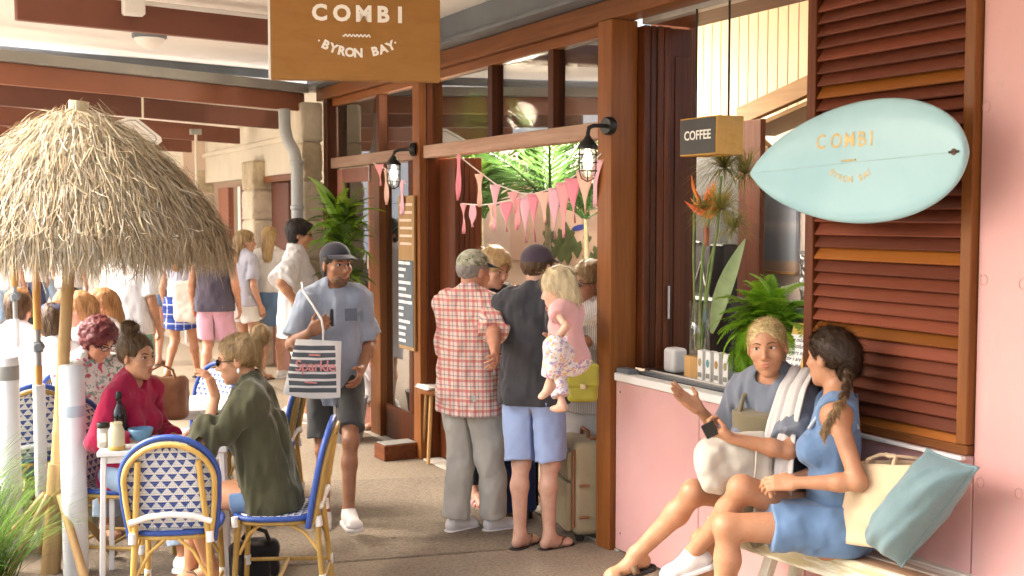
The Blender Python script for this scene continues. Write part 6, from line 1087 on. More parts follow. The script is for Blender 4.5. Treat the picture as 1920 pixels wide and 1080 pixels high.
# ------------------------------------------------------------------ luggage in the doorway
def suitcase(label, c, face, w, d, h, mat, trim, handle_h=.0, pocket=True):
    rz = math.atan2(-face[0], face[1]); t = thing('suitcase', label, 'suitcase', (c[0], c[1], 0), rz); b = lambda m, n, mt: m.build(n, mt, t, False); S = Sculpt(.009); S.rbox((0, 0, h/2+.045), (w/2, d/2, h/2), .045); S.wrinkle(.003, (6, 6, 6), 3); S.build('shell', mat, t)
    if pocket: S = Sculpt(.009); S.rbox((0, d/2+.018, h*.30+.045), (w*.42, .022, h*.26), .02); S.build('pocket', mat, t); S = Sculpt(.009); S.rbox((0, d/2+.014, h*.74+.045), (w*.42, .018, h*.15), .016); S.build('pocket', mat, t)
    for sx in (1, -1): b(MB().tube([(sx*w*.47, d*.5, z) for z in (.10, h*.5, h)], .008, 6), 'piping', trim); b(MB().box((sx*w*.30, -d*.2, h+.05), (.03, .10, .012), None, .004), 'strap', trim)
    b(MB().tube([(-.07, 0, h+.045), (-.06, 0, h+.085), (.06, 0, h+.085), (.07, 0, h+.045)], .012, 8), 'carry_handle', trim)
    for sx in (1, -1):
        for sy in (1, -1): b(MB().cyl((sx*w*.36-.012, sy*d*.3, .028), (sx*w*.36+.012, sy*d*.3, .028), .026, n=14), 'wheel', P_BLACK)
    for z in (.16, h*.62):
        for y in (-.08, .06): b(MB().tube([(w/2+.004, y-.03, z), (w/2+.012, y, z+.004), (w/2+.004, y+.03, z)], .007, 6), 'side_stud', trim); b(MB().tube([(-w/2-.004, y-.03, z), (-w/2-.012, y, z+.004), (-w/2-.004, y+.03, z)], .007, 6), 'side_stud', trim)
    if handle_h:
        for sx in (1, -1): b(MB().tube([(sx*.09, -d*.42, h), (sx*.09, -d*.42, h+handle_h)], .007, 7), 'trolley_rod', trim)
        b(MB().tube([(-.11, -d*.42, h+handle_h), (.11, -d*.42, h+handle_h)], .013, 8), 'trolley_grip', trim)
    return t
OLV = cloth('olive_canvas', (.37, .31, .19), .1, 600, .8); TAN = plain('tan_trim', (.30, .12, .05), .5, .15, 20, .2); NAVYC = cloth('navy_canvas', (.022, .035, .11), .12, 600, .8)
suitcase('olive green suitcase with tan leather trim by the orange post', (3.57, 5.99), (-1, .25), .36, .24, .56, OLV, TAN, .40); suitcase('tall navy blue suitcase behind the man in pale blue shorts', (3.36, 6.58), (-.3, -1), .34, .24, .60, NAVYC, P_BLACK, .0)
bk = thing('backpack', 'black backpack lying on the ground under the green topped woman', 'backpack', (1.62, 6.25, 0)); c = at_z(475, 1062, .06); S = Sculpt(.010); S.rbox((c[0], c[1], .10), (.13, .09, .10), .05); S.rbox((c[0]-.02, c[1]-.09, .07), (.085, .035, .06), .025, None, .02); S.wrinkle(.012, (10, 10, 10), 2, .005, (30, 30, 30)); o = S.build('body', cloth('black_nylon', (.016, .016, .018), .2, 600, .6), None); o.data.transform(ROOT[bk.name].inverted()); o.parent = bk; MB().tube([c+np.array([-.06, -.02, .16]), c+np.array([-.02, -.06, .23]), c+np.array([.05, -.07, .20]), c+np.array([.09, -.05, .10])], .012, 6).build('strap', P_BLACK, bk)
# ------------------------------------------------------------------ the people in the photo
R2, F2 = np.array([_R[0], _R[1], 0]), nrm((_F[0], _F[1], 0))
def vd(a): a = math.radians(a); return -F2*math.cos(a)+R2*math.sin(a)      # 0 = towards the street camera side, 90 = along the front to the right
def gp(px, d): v = at_d(px, 540, d); return (v[0], v[1], 0.)
SK = {'tan': skin('skin_tan', (.47, .255, .15)), 'fair': skin('skin_fair', (.58, .345, .25)), 'light': skin('skin_light', (.62, .40, .30)), 'brown': skin('skin_brown', (.36, .185, .105)), 'ruddy': skin('skin_ruddy', (.54, .28, .185)), 'gold': skin('skin_gold', (.54, .30, .175))}
H_BLACK = hairmat('hair_black', (.010, .008, .007), (.035, .026, .022)); H_BROWN = hairmat('hair_brown', (.035, .018, .008), (.13, .07, .03)); H_DKBR = hairmat('hair_dark_brown', (.018, .010, .006), (.065, .036, .020)); H_BLOND = hairmat('hair_blond', (.34, .22, .09), (.62, .46, .24)); H_ASH = hairmat('hair_ash', (.17, .105, .05), (.42, .29, .14)); H_RED = hairmat('hair_burgundy', (.075, .014, .018), (.24, .055, .06), (30, 30, 30)); H_GINGER = hairmat('hair_ginger', (.26, .11, .035), (.52, .28, .11)); H_BLEACH = hairmat('hair_bleach', (.40, .29, .12), (.66, .54, .30), (40, 40, 40))
C_TEE = cloth('tee_heather', (.30, .355, .45), .10); C_CHAR = cloth('tee_charcoal', (.050, .050, .056), .15); C_WHITE = cloth('white_cotton', (.74, .73, .72), .05); C_GREEN = cloth('dark_green_knit', (.060, .060, .032), .15, 300); C_CRIM = cloth('crimson_knit', (.36, .012, .055), .15, 260, .85, .5); C_JEAN = cloth('jean_blue', (.28, .38, .50), .15); C_DENIM = cloth('denim', (.125, .215, .37), .14, 700); C_SHBLUE = cloth('chambray_shorts', (.33, .43, .68), .08); C_KHAKI = cloth('stone_trousers', (.50, .49, .44), .07); C_DKSH = cloth('dark_shorts', (.060, .062, .062), .15); C_BLACK = cloth('black_cotton', (.016, .016, .018), .2); C_PINKS = cloth('pink_shorts', (.56, .31, .40), .08); C_NAVYT = cloth('navy_singlet', (.070, .060, .085), .15); C_LILAC = cloth('lilac_tee', (.45, .46, .56), .08); C_OLIVE = cloth('olive_apron', (.16, .135, .080), .12); C_SLATE = cloth('slate_tee', (.145, .165, .205), .14); C_TEALS = cloth('teal_shorts', (.20, .48, .44), .1); C_NAVY = cloth('navy_cap', (.050, .080, .19), .12); C_PCAP = cloth('plum_cap', (.075, .055, .075), .12); C_PINK = cloth('pink_top', (.66, .37, .36), .08)
SHOE_W = plain('shoe_white', (.76, .75, .74), .5, .06, 12); SOLE_W = plain('sole_white', (.72, .71, .69), .6, .05); RUB = plain('rubber_dark', (.030, .026, .024), .7, .15, 20); STRAPB = plain('strap_brown', (.16, .095, .055), .6, .2, 20); STRAPP = plain('strap_pink', (.70, .36, .38), .5, .08, 20); LENS = plain('dark_lens', (.012, .011, .012), .08, .05); CLR = glassy('spectacle', (.95, .95, .95), .02, .9)
def checks(name, base, cols, sc):
    k = N(name); v = k.coord('Object'); sp = k.n('ShaderNodeSeparateXYZ'); k.l(v, sp.inputs[0]); xy = k.math('ADD', sp.outputs[0], k.math('MULTIPLY', sp.outputs[1], .8)); c = base
    band = lambda ax, f, ph, w: k.math('LESS_THAN', k.math('FRACT', k.math('MULTIPLY_ADD', ax, f, ph)), w)
    for ax in (xy, sp.outputs[2]):
        for col_, ph, w, a in cols: c = k.mix(k.math('MULTIPLY', band(ax, sc, ph, w), a), c, col_)
    n2 = k.noise(v, 40, 4); k.col(c); k.set(rough=.9, spec=.15); k.bump(n2.outputs[0], .3, .006); return k.m
PLAID = checks('plaid_shirt', (.70, .56, .50), [((.52, .10, .10), 0, .30, .62), ((.10, .12, .16), .45, .10, .55), ((.74, .62, .40), .72, .10, .5)], 17.)
BPLAID = checks('blue_plaid', (.035, .07, .30), [((.60, .62, .70), 0, .12, .7), ((.02, .03, .12), .4, .2, .5)], 9.)
def stripes(name, a, b, sc, w=.5, axis=2):
    k = N(name); v = k.coord('Object'); sp = k.n('ShaderNodeSeparateXYZ'); k.l(v, sp.inputs[0]); s_ = sp.outputs[axis] if axis < 3 else k.math('ADD', sp.outputs[0], sp.outputs[1]); k.col(k.mix(k.math('LESS_THAN', k.math('FRACT', k.math('MULTIPLY', s_, sc)), w), a, b)); k.set(rough=.9, spec=.15); n2 = k.noise(v, 40, 4); k.bump(n2.outputs[0], .3, .006); return k.m
STRIPE = stripes('striped_shirt', (.72, .70, .67), (.36, .35, .35), 60, .30, 3)
def floral(name, base, cols, sc=22):
    k = N(name); v = k.coord('Object'); c = base
    for i, cc in enumerate(cols): n_ = k.noise(k.coord('Object', (1, 1, 1), (i*.7, i*1.3, 0)), sc+i*4, 2); c = k.mix(k.ramp(n_.outputs[0], [(.57, (0, 0, 0)), (.60, (1, 1, 1))]), c, cc)
    k.col(c); k.set(rough=.9, spec=.15); return k.m
FLORAL = floral('floral_blouse', (.66, .64, .60), ((.16, .26, .20), (.50, .08, .16), (.30, .38, .36))); FLPANT = floral('floral_leggings', (.72, .68, .68), ((.60, .26, .40), (.66, .44, .16), (.36, .32, .55)), 40); CAMO = floral('camo_cap', (.36, .36, .26), ((.14, .16, .09), (.52, .50, .40)), 26)
# ---- man walking towards us with a striped tote
D = 7.22; b = Body('bearded man in a grey blue t-shirt and dark cap walking with a striped tote bag', gp(626, D), vd(14), 1.74, res=.0065, head=(27, 1, 0), girth=.80)
b.leg('R', b.w2l(at_d(608, 962, 7.30)), pitch=0); b.leg('L', b.w2l(at_d(654, 958, 6.98))); b.arm('R', b.w2l(at_d(583, 622, 6.93)), pole=(.55, -.5, -.9), hand='grip', d=b.w2l(at_d(620, 598, 6.9))-b.w2l(at_d(583, 622, 6.93)), palm=(-.2, -1, .1)); b.arm('L', b.w2l(at_d(678, 692, 7.18)), pole=(-.5, -1, 0))
b.body(SK['brown']); b.face('1c110a', '20120a', 'a0584a'); b.hair(H_BLACK, .008, res=.006); b.cap(cloth('walker_cap', (.042, .044, .058), .2)); b.shirt(C_TEE, hem=-.16, sleeve=.80, loose=.018, t=.008, sl_loose=.016, amp=.012); b.trousers(C_DKSH, leg=.80, flare=.016, waist=.03); b.shoes(SHOE_W, SOLE_W)
S = Sculpt(.005); b_h = b.hp; S.ell(b_h(0, .042, -.074), np.array([.050, .052, .036])*b.hs+.0025, b.HM); S.ell(b_h(0, .062, -.098), np.array([.022, .020, .018])*b.hs+.003, b.HM, .02); S.ell(b_h(0, .10, -.060), np.array([.030, .03, .012])*b.hs, b.HM, .006, 's'); S.half(b_h(0, 0, -.050), b.HM[:, 2]); S.wrinkle(.002, (90, 90, 90), 3); b.part('beard', S, plain('stubble', (.15, .085, .052), .8, .3, 60))
MB().tube([b.w2l(at_d(622, 580, 6.99)), b.w2l(at_d(621, 612, 6.98))], [.010, .016], 8).build('folded_sunglasses', P_BLACK, b.o, False); pk_ = MB(); pk_.box(b.w2l(at_d(658, 590, 7.045)), (.075, .004, .075), (0, 0, .12), .001); pk_.build('pocket', cloth('pocket_slate', (.13, .15, .20), .1), b.o, False)
TSTR = None
def totemat():
    k = N('striped_tote'); v = k.coord('Generated'); sp = k.n('ShaderNodeSeparateXYZ'); k.l(v, sp.inputs[0]); z = sp.outputs[2]; st_ = k.math('LESS_THAN', k.math('FRACT', k.math('MULTIPLY', z, 8.5)), .66); ins_ = k.math('MULTIPLY', k.math('GREATER_THAN', sp.outputs[0], .10), k.math('LESS_THAN', sp.outputs[0], .86)); zz = k.math('MULTIPLY', k.math('GREATER_THAN', z, .10), k.math('LESS_THAN', z, .93)); k.col(k.mix(k.math('MULTIPLY', st_, k.math('MULTIPLY', ins_, zz)), (.72, .71, .69), (.10, .115, .13))); k.set(rough=.85, spec=.2); n_ = k.noise(k.coord('Object'), 30, 4); k.bump(n_.outputs[0], .3, .006); return k.m
tt = thing('tote_bag', 'white tote with charcoal stripes and pink script hanging at the walking man’s side', 'bag', tuple(at_d(585, 740, 6.9))); TQ = [at_d(px, py, dd) for px, py, dd in ((555, 636, 6.88), (640, 640, 6.86), (638, 745, 6.84), (530, 738, 6.86))]; tn = nrm(np.cross(TQ[1]-TQ[0], TQ[3]-TQ[0])); tn = tn if tn @ F2 < 0 else -tn
def tface(u, v, side): p = (TQ[3]*(1-u)+TQ[2]*u)*(1-v)+(TQ[0]*(1-u)+TQ[1]*u)*v; bu = math.sin(PI*u)**.6*math.sin(PI*min(1, (v+.02)*.80))**.6; p = p+tn*side*(.05*bu+.004)+tn*(.006*math.sin(u*14+v*9)+.004*math.sin(v*17-u*6))*bu; p[2] -= .018*math.sin(PI*u)*(1-v); return Vector(p)
m = MB(); m.sheet(lambda u, v: tface(u, v, 1), 24, 24); m.sheet(lambda u, v: tface(1-u, v, -1), 24, 24); m.build('body', totemat(), tt)
for u0, u1 in ((.25, .45),): MB().tube([tface(.62, .98, .6), at_d(606, 618, 6.84), at_d(603, 600, 6.86), at_d(585, 570, 6.95), at_d(568, 545, 7.03), at_d(566, 530, 7.14)], .007, 6).build('strap', C_WHITE, tt)
PKI = plain('pink_script', (.70, .28, .28), .7); ux = Vector(TQ[1]-TQ[0]).normalized(); o_ = text_mesh('script', 'Sparkle', .088, frame_matrix(Vector(TQ[0]*.5+TQ[2]*.5)+Vector(tn)*.066+Vector((0, 0, .01)), Vector(TQ[2]-TQ[3]).normalized()+Vector((0, 0, .05)), (0.12, 0, 1)), PKI, tt, .0008, .0008, .92); MB().tube([tface(.38, .74, 1.12), tface(.62, .74, 1.12)], .006, 5).build('script_line', PKI, tt); MB().tube([tface(.38, .27, 1.12), tface(.60, .27, 1.12)], .006, 5).build('script_line', PKI, tt)
# ---- man in the plaid shirt
b = Body('older man in a red plaid shirt, stone trousers and camouflage cap seen from behind', (2.98, 6.36), vd(152), 1.70, res=.007, head=(-20, 6, 0), girth=.95); b.leg('L', (-.10, .0, .08), foot=(.35, 1)); b.leg('R', (.10, .12, .08), foot=(.6, 1)); b.arm('R', b.w2l(at_d(928, 664, 6.45)), pole=(.0, -.7, -1)); b.arm('L', (-.12, .30, 1.05))
b.body(SK['ruddy']); b.face('4a4038'); b.hair(hairmat('hair_grey', (.16, .14, .12), (.34, .31, .28)), .004, ('crop',), res=.006); b.cap(CAMO, C_BLACK); b.shirt(PLAID, hem=-.17, sleeve=.95, loose=.04, t=.012, sl_loose=.016, amp=.014); b.trousers(C_KHAKI, leg=1.97, flare=.022, t=.016, waist=.0, name='trousers', amp=.014); b.shoes(SHOE_W, SOLE_W); S = Sculpt(.006); S.cone(b.nb+b.T2[:, 2]*.030-b.T2[:, 1]*.02, b.nb+b.T2[:, 2]*.048-b.T2[:, 1]*.012, .070, .066); S.half(b.nb+b.T2[:, 2]*.062, b.T2[:, 2]); b.part('collar', S, PLAID)
# ---- man in the charcoal tee carrying a toddler
b = Body('man in a charcoal t-shirt, pale blue shorts and cap carrying a toddler', (3.22, 5.98), vd(163), 1.735, res=.0065, head=(-22, 4, 0), girth=.98); b.leg('L', b.w2l(at_z(975, 1004, .075)), foot=(.35, 1)); b.leg('R', b.w2l(at_z(1030, 1005, .075)), foot=(.75, 1)); b.arm('R', b.w2l(at_d(1040, 668, 5.95)), pole=(1, -.8, -.6), hand='curl', palm=(0, 0, 1)); b.arm('L', (-.10, .33, 1.18), palm=(0, -1, 0))
b.body(SK['light']); b.face('3a2a20'); b.hair(H_BROWN, .004, ('crop',), res=.006); b.cap(C_PCAP); b.shirt(C_CHAR, hem=-.09, sleeve=.80, loose=.022, t=.014, sl_loose=.022, amp=.012); b.trousers(C_SHBLUE, leg=.93, flare=.016, t=.014, waist=.02, amp=.011); b.shoes(STRAPB, RUB, 'flipflop'); CARR = b
k_ = Body('blond toddler in a pink top and flowery leggings carried on the man’s arm', tuple(at_d(1070, 668, 5.74)*np.array([1, 1, 0])+np.array([0, 0, at_d(1070, 668, 5.74)[2]])), vd(-128), .81, fem=True, res=.006, pz=.0, head=(15, 12, 0), girth=1.12, lean=8)
for q, sg in (('L', -1), ('R', 1)): k_.hip[q] = k_.P+np.array([sg*.05, 0, -.01])
k_.leg('L', k_.w2l(at_d(1030, 722, 5.58)), pole=k_.R.T @ (-F2*1.0-R2*.42+np.array([0, 0, .05])), foot=k_.w2l(at_d(1010, 736, 5.55))-k_.w2l(at_d(1030, 722, 5.58))); k_.leg('R', (.07, .10, -.26), pole=(.4, 1, .2)); k_.arm('L', k_.w2l(at_d(1036, 648, 5.60)), pole=(-.5, -.6, -.6)); k_.arm('R', (.10, .15, .20))
k_.hs *= 1.02; k_.body(SK['light']); k_.face('b09060', '3a5070'); k_.hair(hairmat('hair_toddler', (.50, .40, .22), (.74, .64, .44)), .014, ('thick', ('lock', ((0, -.08, .02, .055), (0, -.085, -.05, .05), (.0, -.075, -.085, .03)))), amp=.006, line=.0, res=.006, strands=1300); k_.shirt(C_PINK, hem=-.02, sleeve=.30, t=.008, neck=(.085, .06), amp=.005); k_.trousers(FLPANT, leg=1.75, flare=.008, t=.015, waist=.22, name='leggings', amp=.003)
# ---- blond woman in black behind them
b = Body('blond short haired woman in black standing behind the man in plaid', (3.42, 6.98), vd(25), 1.70, fem=True, res=.009, head=(18, 18, 0)); b.body(SK['fair']); b.face('8a6a40'); b.hair(H_BLOND, .020, ('thick',), amp=.007, line=.008, strands=1200); b.shirt(C_BLACK, hem=-.05, sleeve=.5); b.trousers(C_BLACK, leg=1.80, flare=.006, waist=.08, name='trousers'); b.shoes(STRAPP, STRAPP, 'slide')
b = Body('dark haired person with a white sleeve half hidden between the cap and the toddler', (3.86, 7.05), vd(-40), 1.64, fem=True, res=.010, head=(-10, 5, 0)); b.arm('R', (.12, .28, 1.38), pole=(1, -.5, -1)); b.body(SK['tan']); b.face(); b.hair(H_DKBR, .016, (('lock', ((0, -.08, 0, .06), (0, -.09, -.12, .05))),)); b.shirt(C_WHITE, hem=-.1, sleeve=.9); b.skirt(C_PINK, leg=1.0, flare=.05)
# ---- older woman in the doorway
b = Body('older woman in sunglasses and a striped white shirt standing in the doorway', (3.74, 6.20), vd(-58), 1.62, fem=True, res=.007, head=(5, 3, 0), girth=1.16); b.arm('L', b.w2l(at_d(1062, 676, 6.60)), pole=(-.6, -1, -.4), hand='curl', palm=(0, 0, -1)); b.arm('R', (.1, .36, 1.02)); b.body(SK['ruddy']); b.face('5a4432'); b.hair(H_ASH, .020, ('thick', ('lock', ((0, -.07, -.01, .075), (0, -.07, -.08, .06)))), amp=.007, line=.008, strands=1200); b.glasses(P_BLACK, LENS); b.shirt(STRIPE, hem=-.14, sleeve=1.15, loose=.045, t=.016, sl_loose=.035, amp=.012); b.skirt(C_WHITE, leg=1.5 if False else 1.0, flare=.07, t=.022); b.shoes(STRAPP, STRAPP, 'slide')
gb = thing('satchel', 'chartreuse green leather satchel held by the woman in the doorway', 'handbag', tuple(at_d(1090, 750, 6.42))); GL = plain('green_leather', (.30, .27, .03), .35, .12, 12, .15); c = at_d(1092, 718, 6.44); MR = np.array(frame_matrix((0, 0, 0), R2, (0, 0, 1)).to_3x3())
def local_sculpt(S, name, mat, t): o = S.build(name, mat, None); o.data.transform(ROOT[t.name].inverted()); o.parent = t; ROOT[o.name] = ROOT[t.name]; return o
S = Sculpt(.007); S.rbox(c, (.085, .105, .045), .03, MR); S.wrinkle(.004, (9, 9, 9), 2); local_sculpt(S, 'body', GL, gb); S = Sculpt(.006); S.rbox(c+np.array([0, 0, .045])-F2*.032, (.088, .065, .018), .014, MR); local_sculpt(S, 'flap', GL, gb); MB().box(c-F2*.054+np.array([0, 0, -.012]), (.03, .03, .012), Matrix(MR), .003).build('clasp', plain('brass', (.62, .52, .33), .35), gb); MB().tube([c+np.array([0, 0, .10])-R2*.06, c+np.array([0, 0, .15])-R2*.03, c+np.array([0, 0, .15])+R2*.03, c+np.array([0, 0, .10])+R2*.06], .008, 6).build('handle', GL, gb)
# ---- woman in white sitting in the doorway behind the menu post
b = Body('woman in a white blouse and white skirt sitting in the doorway behind the menu board', (4.02, 9.98), vd(-80), 1.68, fem=True, res=.010, pz=.62, lean=6)
for q, sg in (('R', .09), ('L', -.09)): b.leg(q, b.w2l(at_z(716+(12 if q == 'R' else 0), 785, .10))+np.array([sg*.4, 0, 0]), pole=(0, 1, .6)); b.arm(q, b.w2l(at_d(728, 612, 10.35))+np.array([sg, 0, 0]), palm=(0, 0, -1))
b.body(SK['fair']); b.face(); b.hair(H_BROWN, .014); b.shirt(C_WHITE, hem=.0, sleeve=1.7, t=.018, sl_loose=.03); b.skirt(C_WHITE, leg=1.0, flare=.05, t=.025); b.trousers(C_WHITE, leg=1.5, flare=.03, t=.02, name='trousers'); b.shoes(STRAPP, STRAPB, 'slide')
stl = thing('bar_stool', 'low timber seat under the woman in white in the doorway', 'stool', (4.02, 9.98, 0)); MB().lathe([(.17, -.03), (.18, 0)], (4.02, 9.98, .50), 20).build('seat', W_ORANGE, stl)
for a in (.5, 2.1, 3.6, 5.2): MB().tube([(4.02+.13*math.cos(a), 9.98+.13*math.sin(a), .47), (4.02+.17*math.cos(a), 9.98+.17*math.sin(a), .012)], .014, 7).build('leg', W_PINE, stl)
# ---- woman in dark green at the front table
b = Body('woman in a dark green top with sunglasses and blond bun, seated at the white table', (1.58, 5.76), vd(-88), 1.68, fem=True, res=.0062, pz=.545, lean=11, twist=4, head=(-2, 8, 0), girth=1.02)
b.leg('L', b.w2l(at_d(395, 1062, 5.95)), pole=(-.1, 1, .9)); b.leg('R', (.10, .42, .085), pole=(.1, 1, .9)); b.arm('L', b.w2l(at_d(404, 742, 5.72)), pole=(-.3, -.4, -1), hand='relax', d=b.w2l(at_d(386, 690, 5.72))-b.w2l(at_d(404, 742, 5.72)), palm=(.2, 1, -.1)); b.arm('R', b.w2l(at_d(400, 812, 6.05)), pole=(.5, -.5, -1), palm=(0, 0, -1))
b.body(SK['gold']); b.face('6a4a28', lip='b06058'); b.hair(hairmat('hair_balayage', (.13, .08, .035), (.40, .27, .12)), .010, ('crop', ('bun', (0, -.128, .118), (.042, .045, .046)), ('bun', (.02, -.135, .085), (.03, .03, .034)), ('lock', ((0, -.085, .06, .045), (.0, -.075, .01, .04))), ('lock', ((-.05, -.085, .06, .012), (-.03, -.10, .0, .010), (-.01, -.105, -.07, .006)))), amp=.006, res=.0055, strands=1500, flow=(0, -.115, .10)); b.glasses(P_BLACK, LENS); b.shirt(C_GREEN, hem=-.10, sleeve=1.55, t=.011, loose=.022, sl_loose=.016, neck=(.086, .055), amp=.016, seed=6); b.trousers(C_DENIM, leg=.40, flare=.004, t=.009, waist=.03, amp=.005)
MB().lathe([(.004, -.012), (.009, 0), (.004, .012)], b.hp(-.083, -.008, -.045), 10).build('earring', P_WHITE, b.o, False); b.shoes(STRAPB, RUB, 'flipflop')
# ---- woman in the crimson jumper
b = Body('woman in a crimson V-neck jumper with a brown topknot, seated at the white table', (1.03, 6.60), vd(74), 1.58, fem=True, res=.0065, pz=.53, lean=6, twist=-8, head=(-2, 2, 0), girth=.90)
b.leg('R', b.w2l(at_d(346, 1046, 6.15)), pole=(.1, 1, .9)); b.leg('L', b.w2l(at_d(355, 1005, 6.45)), pole=(-.1, 1, .9)); b.arm('R', b.w2l(at_d(262, 826, 6.18)), pole=(.8, -.5, -1), palm=(0, 0, -1)); b.arm('L', b.w2l(at_d(330, 822, 6.45)), pole=(-.8, -.5, -1), palm=(0, 0, -1))
b.body(SK['gold']); b.face('3a2616', lip='b25a50'); b.hair(hairmat('hair_topknot', (.05, .028, .014), (.22, .13, .06)), .008, ('crop', ('bun', (0, -.055, .158), (.050, .048, .034)), ('bun', (.015, -.065, .178), (.032, .03, .024)), ('lock', ((0, -.09, .06, .045), (.0, -.085, .0, .04)))), amp=.006, res=.0055, strands=1500, flow=(0, -.05, .15)); b.shirt(C_CRIM, hem=-.07, sleeve=1.75, t=.011, vneck=.045, neck=(.070, .05), sl_loose=.008, amp=.009, name='jumper'); b.trousers(C_JEAN, leg=1.80, flare=.022, t=.014, waist=.05, name='jeans'); b.shoes(SHOE_W, SOLE_W)
# ---- woman with burgundy curls
b = Body('woman with burgundy curls and glasses in a floral blouse, looking down', gp(152, 7.30), vd(52), 1.66, fem=True, res=.008, pz=.52, lean=10, head=(12, 30, 0), girth=1.12)
for q, sg in (('R', 1), ('L', -1)): b.leg(q, (sg*.12, .40, .085), pole=(0, 1, .9)); b.arm(q, (sg*.10, .40, .78), palm=(0, 0, -1))
b.body(SK['ruddy']); b.face('3a1a18'); b.hair(H_RED, .022, ('thick', ('curls', 210)), seed=4, amp=.008, fr=(50, 50, 50), line=.004, res=.006, strands=1600, flow='curl'); b.glasses(P_BLACK, CLR, False); b.shirt(FLORAL, hem=-.1, sleeve=1.3, t=.02, loose=.03); b.trousers(C_JEAN, leg=1.9, name='jeans')
# ---- further seated guests at left
def seated(label, px, d, a, hairm, style, top, skn='fair', h=1.66, fem=True, cap=None, head=(0, 8, 0), pz=.53, res=.011, stool=True, armup=None, t=.013):
    b = Body(label, gp(px, d), vd(a), h, fem=fem, res=res, pz=pz, lean=8, head=head)
    for q, sg in (('R', 1), ('L', -1)): b.leg(q, (sg*.11, .42, .085), pole=(0, 1, .9)); b.arm(q, (sg*.10, .38, .80), palm=(0, 0, -1))
    if armup: b.arm(armup, b.H+np.array([-.09 if armup == 'L' else .09, .07, -.10]), pole=(-.6 if armup == 'L' else .6, .6, -1), hand='curl', d=(0, -.3, 1))
    b.body(SK[skn]); b.face(); b.hair(hairm, t, style, amp=.007, strands=700)
    if cap: b.cap(cap)
    b.shirt(top, hem=-.08, sleeve=.8, t=.016, loose=.02); b.trousers(C_JEAN, leg=1.8, name='jeans')
    if stool:
        c = b.loc; sl = thing('stool', 'plain cafe stool under ' + label.split(',')[0], 'stool', (c[0], c[1], 0)); MB().lathe([(.17, -.03), (.175, 0)], (c[0], c[1], pz-.105), 18).build('seat', W_PINE, sl)
        for a_ in (.5, 2.1, 3.6, 5.2): MB().tube([(c[0]+.12*math.cos(a_), c[1]+.12*math.sin(a_), pz-.13), (c[0]+.16*math.cos(a_), c[1]+.16*math.sin(a_), .01)], .013, 6).build('leg', W_PINE, sl)
    return b
LONG = ('thick', ('lock', ((0, -.075, .02, .075), (0, -.088, -.10, .070), (0, -.085, -.22, .060), (0, -.075, -.33, .035)))); LONG2 = ('thick', ('lock', ((.05, -.05, .0, .05), (.06, -.02, -.12, .045), (.055, .02, -.24, .03))), ('lock', ((-.05, -.05, .0, .05), (-.06, -.02, -.12, .045), (-.055, .02, -.24, .03))), ('lock', ((0, -.08, 0, .07), (0, -.08, -.15, .06))))
seated('man in a navy cap and white shirt with his back turned', 100, 7.55, -150, H_BROWN, (), C_WHITE, 'ruddy', 1.76, False, C_NAVY, stool=False, pz=.52)
seated('brown haired woman in white at far left, back turned', 20, 9.0, 175, H_BROWN, ('thick',), C_WHITE, 'fair', t=.02); seated('auburn haired woman smiling down at far left, behind the brown haired one', 52, 9.9, -20, H_GINGER, LONG2, C_BLACK, 'ruddy', head=(0, 16, 0))
seated('golden blond woman with her back turned, left of the bamboo pole', 108, 9.2, 160, H_GINGER, LONG, C_WHITE, 'fair', h=1.70); seated('dark haired woman in black just right of the bamboo pole', 146, 9.7, -30, H_BLACK, LONG2, C_BLACK, 'tan', h=1.70)
seated('light brown haired woman in white looking left, below the thatch', 176, 8.7, -80, H_GINGER, LONG, cloth('rose_top', (.62, .42, .42)), 'fair', h=1.76); seated('ginger haired woman leaning her cheek on her hand below the thatch', 218, 9.1, -65, H_GINGER, ('thick', LONG[1]), C_WHITE, 'ruddy', h=1.76, armup='R')
# ---- people walking along the arcade
def walker(label, px, d, a, h, fem, skn, hairm, style, dress, swing=.18, res=.012, head=(0, 0, 0), arms=None, g=1., feet='sandal', t=.014):
    b = Body(label, gp(px, d), vd(a), h, fem=fem, res=res, head=head, girth=g); b.leg('R', (.09, swing, .085)); b.leg('L', (-.09, -swing*.8, .10+.1*abs(swing)), pitch=12)
    if arms: arms(b)
    b.body(SK[skn]); b.face(); b.hair(hairm, t, style, amp=.007, strands=700); dress(b); b.shoes(SHOE_W if feet == 'sneaker' else STRAPB, SOLE_W if feet == 'sneaker' else RUB, feet); return b
walker('man in a white t-shirt and teal shorts walking away behind the thatch', 244, 11.0, 172, 1.76, False, 'tan', H_BROWN, (), lambda b: (b.shirt(C_WHITE, hem=-.12, sleeve=.8, loose=.03), b.trousers(C_TEALS, leg=.8, waist=.02)))
walker('woman in a white top and denim shorts walking away behind the thatch', 290, 15.2, 178, 1.70, True, 'fair', H_BLOND, LONG, lambda b: (b.shirt(C_WHITE, hem=.02, sleeve=.6), b.trousers(C_DENIM, leg=.30, waist=.06)), -.16)
pw = walker('woman in blue plaid with a shirt round her waist walking away with a canvas bag', 338, 13.7, 168, 1.68, True, 'tan', H_GINGER, LONG, lambda b: (b.shirt(C_LILAC, hem=.04, sleeve=.1, tank=True), b.skirt(BPLAID, leg=.62, flare=.06, t=.035)), .22)
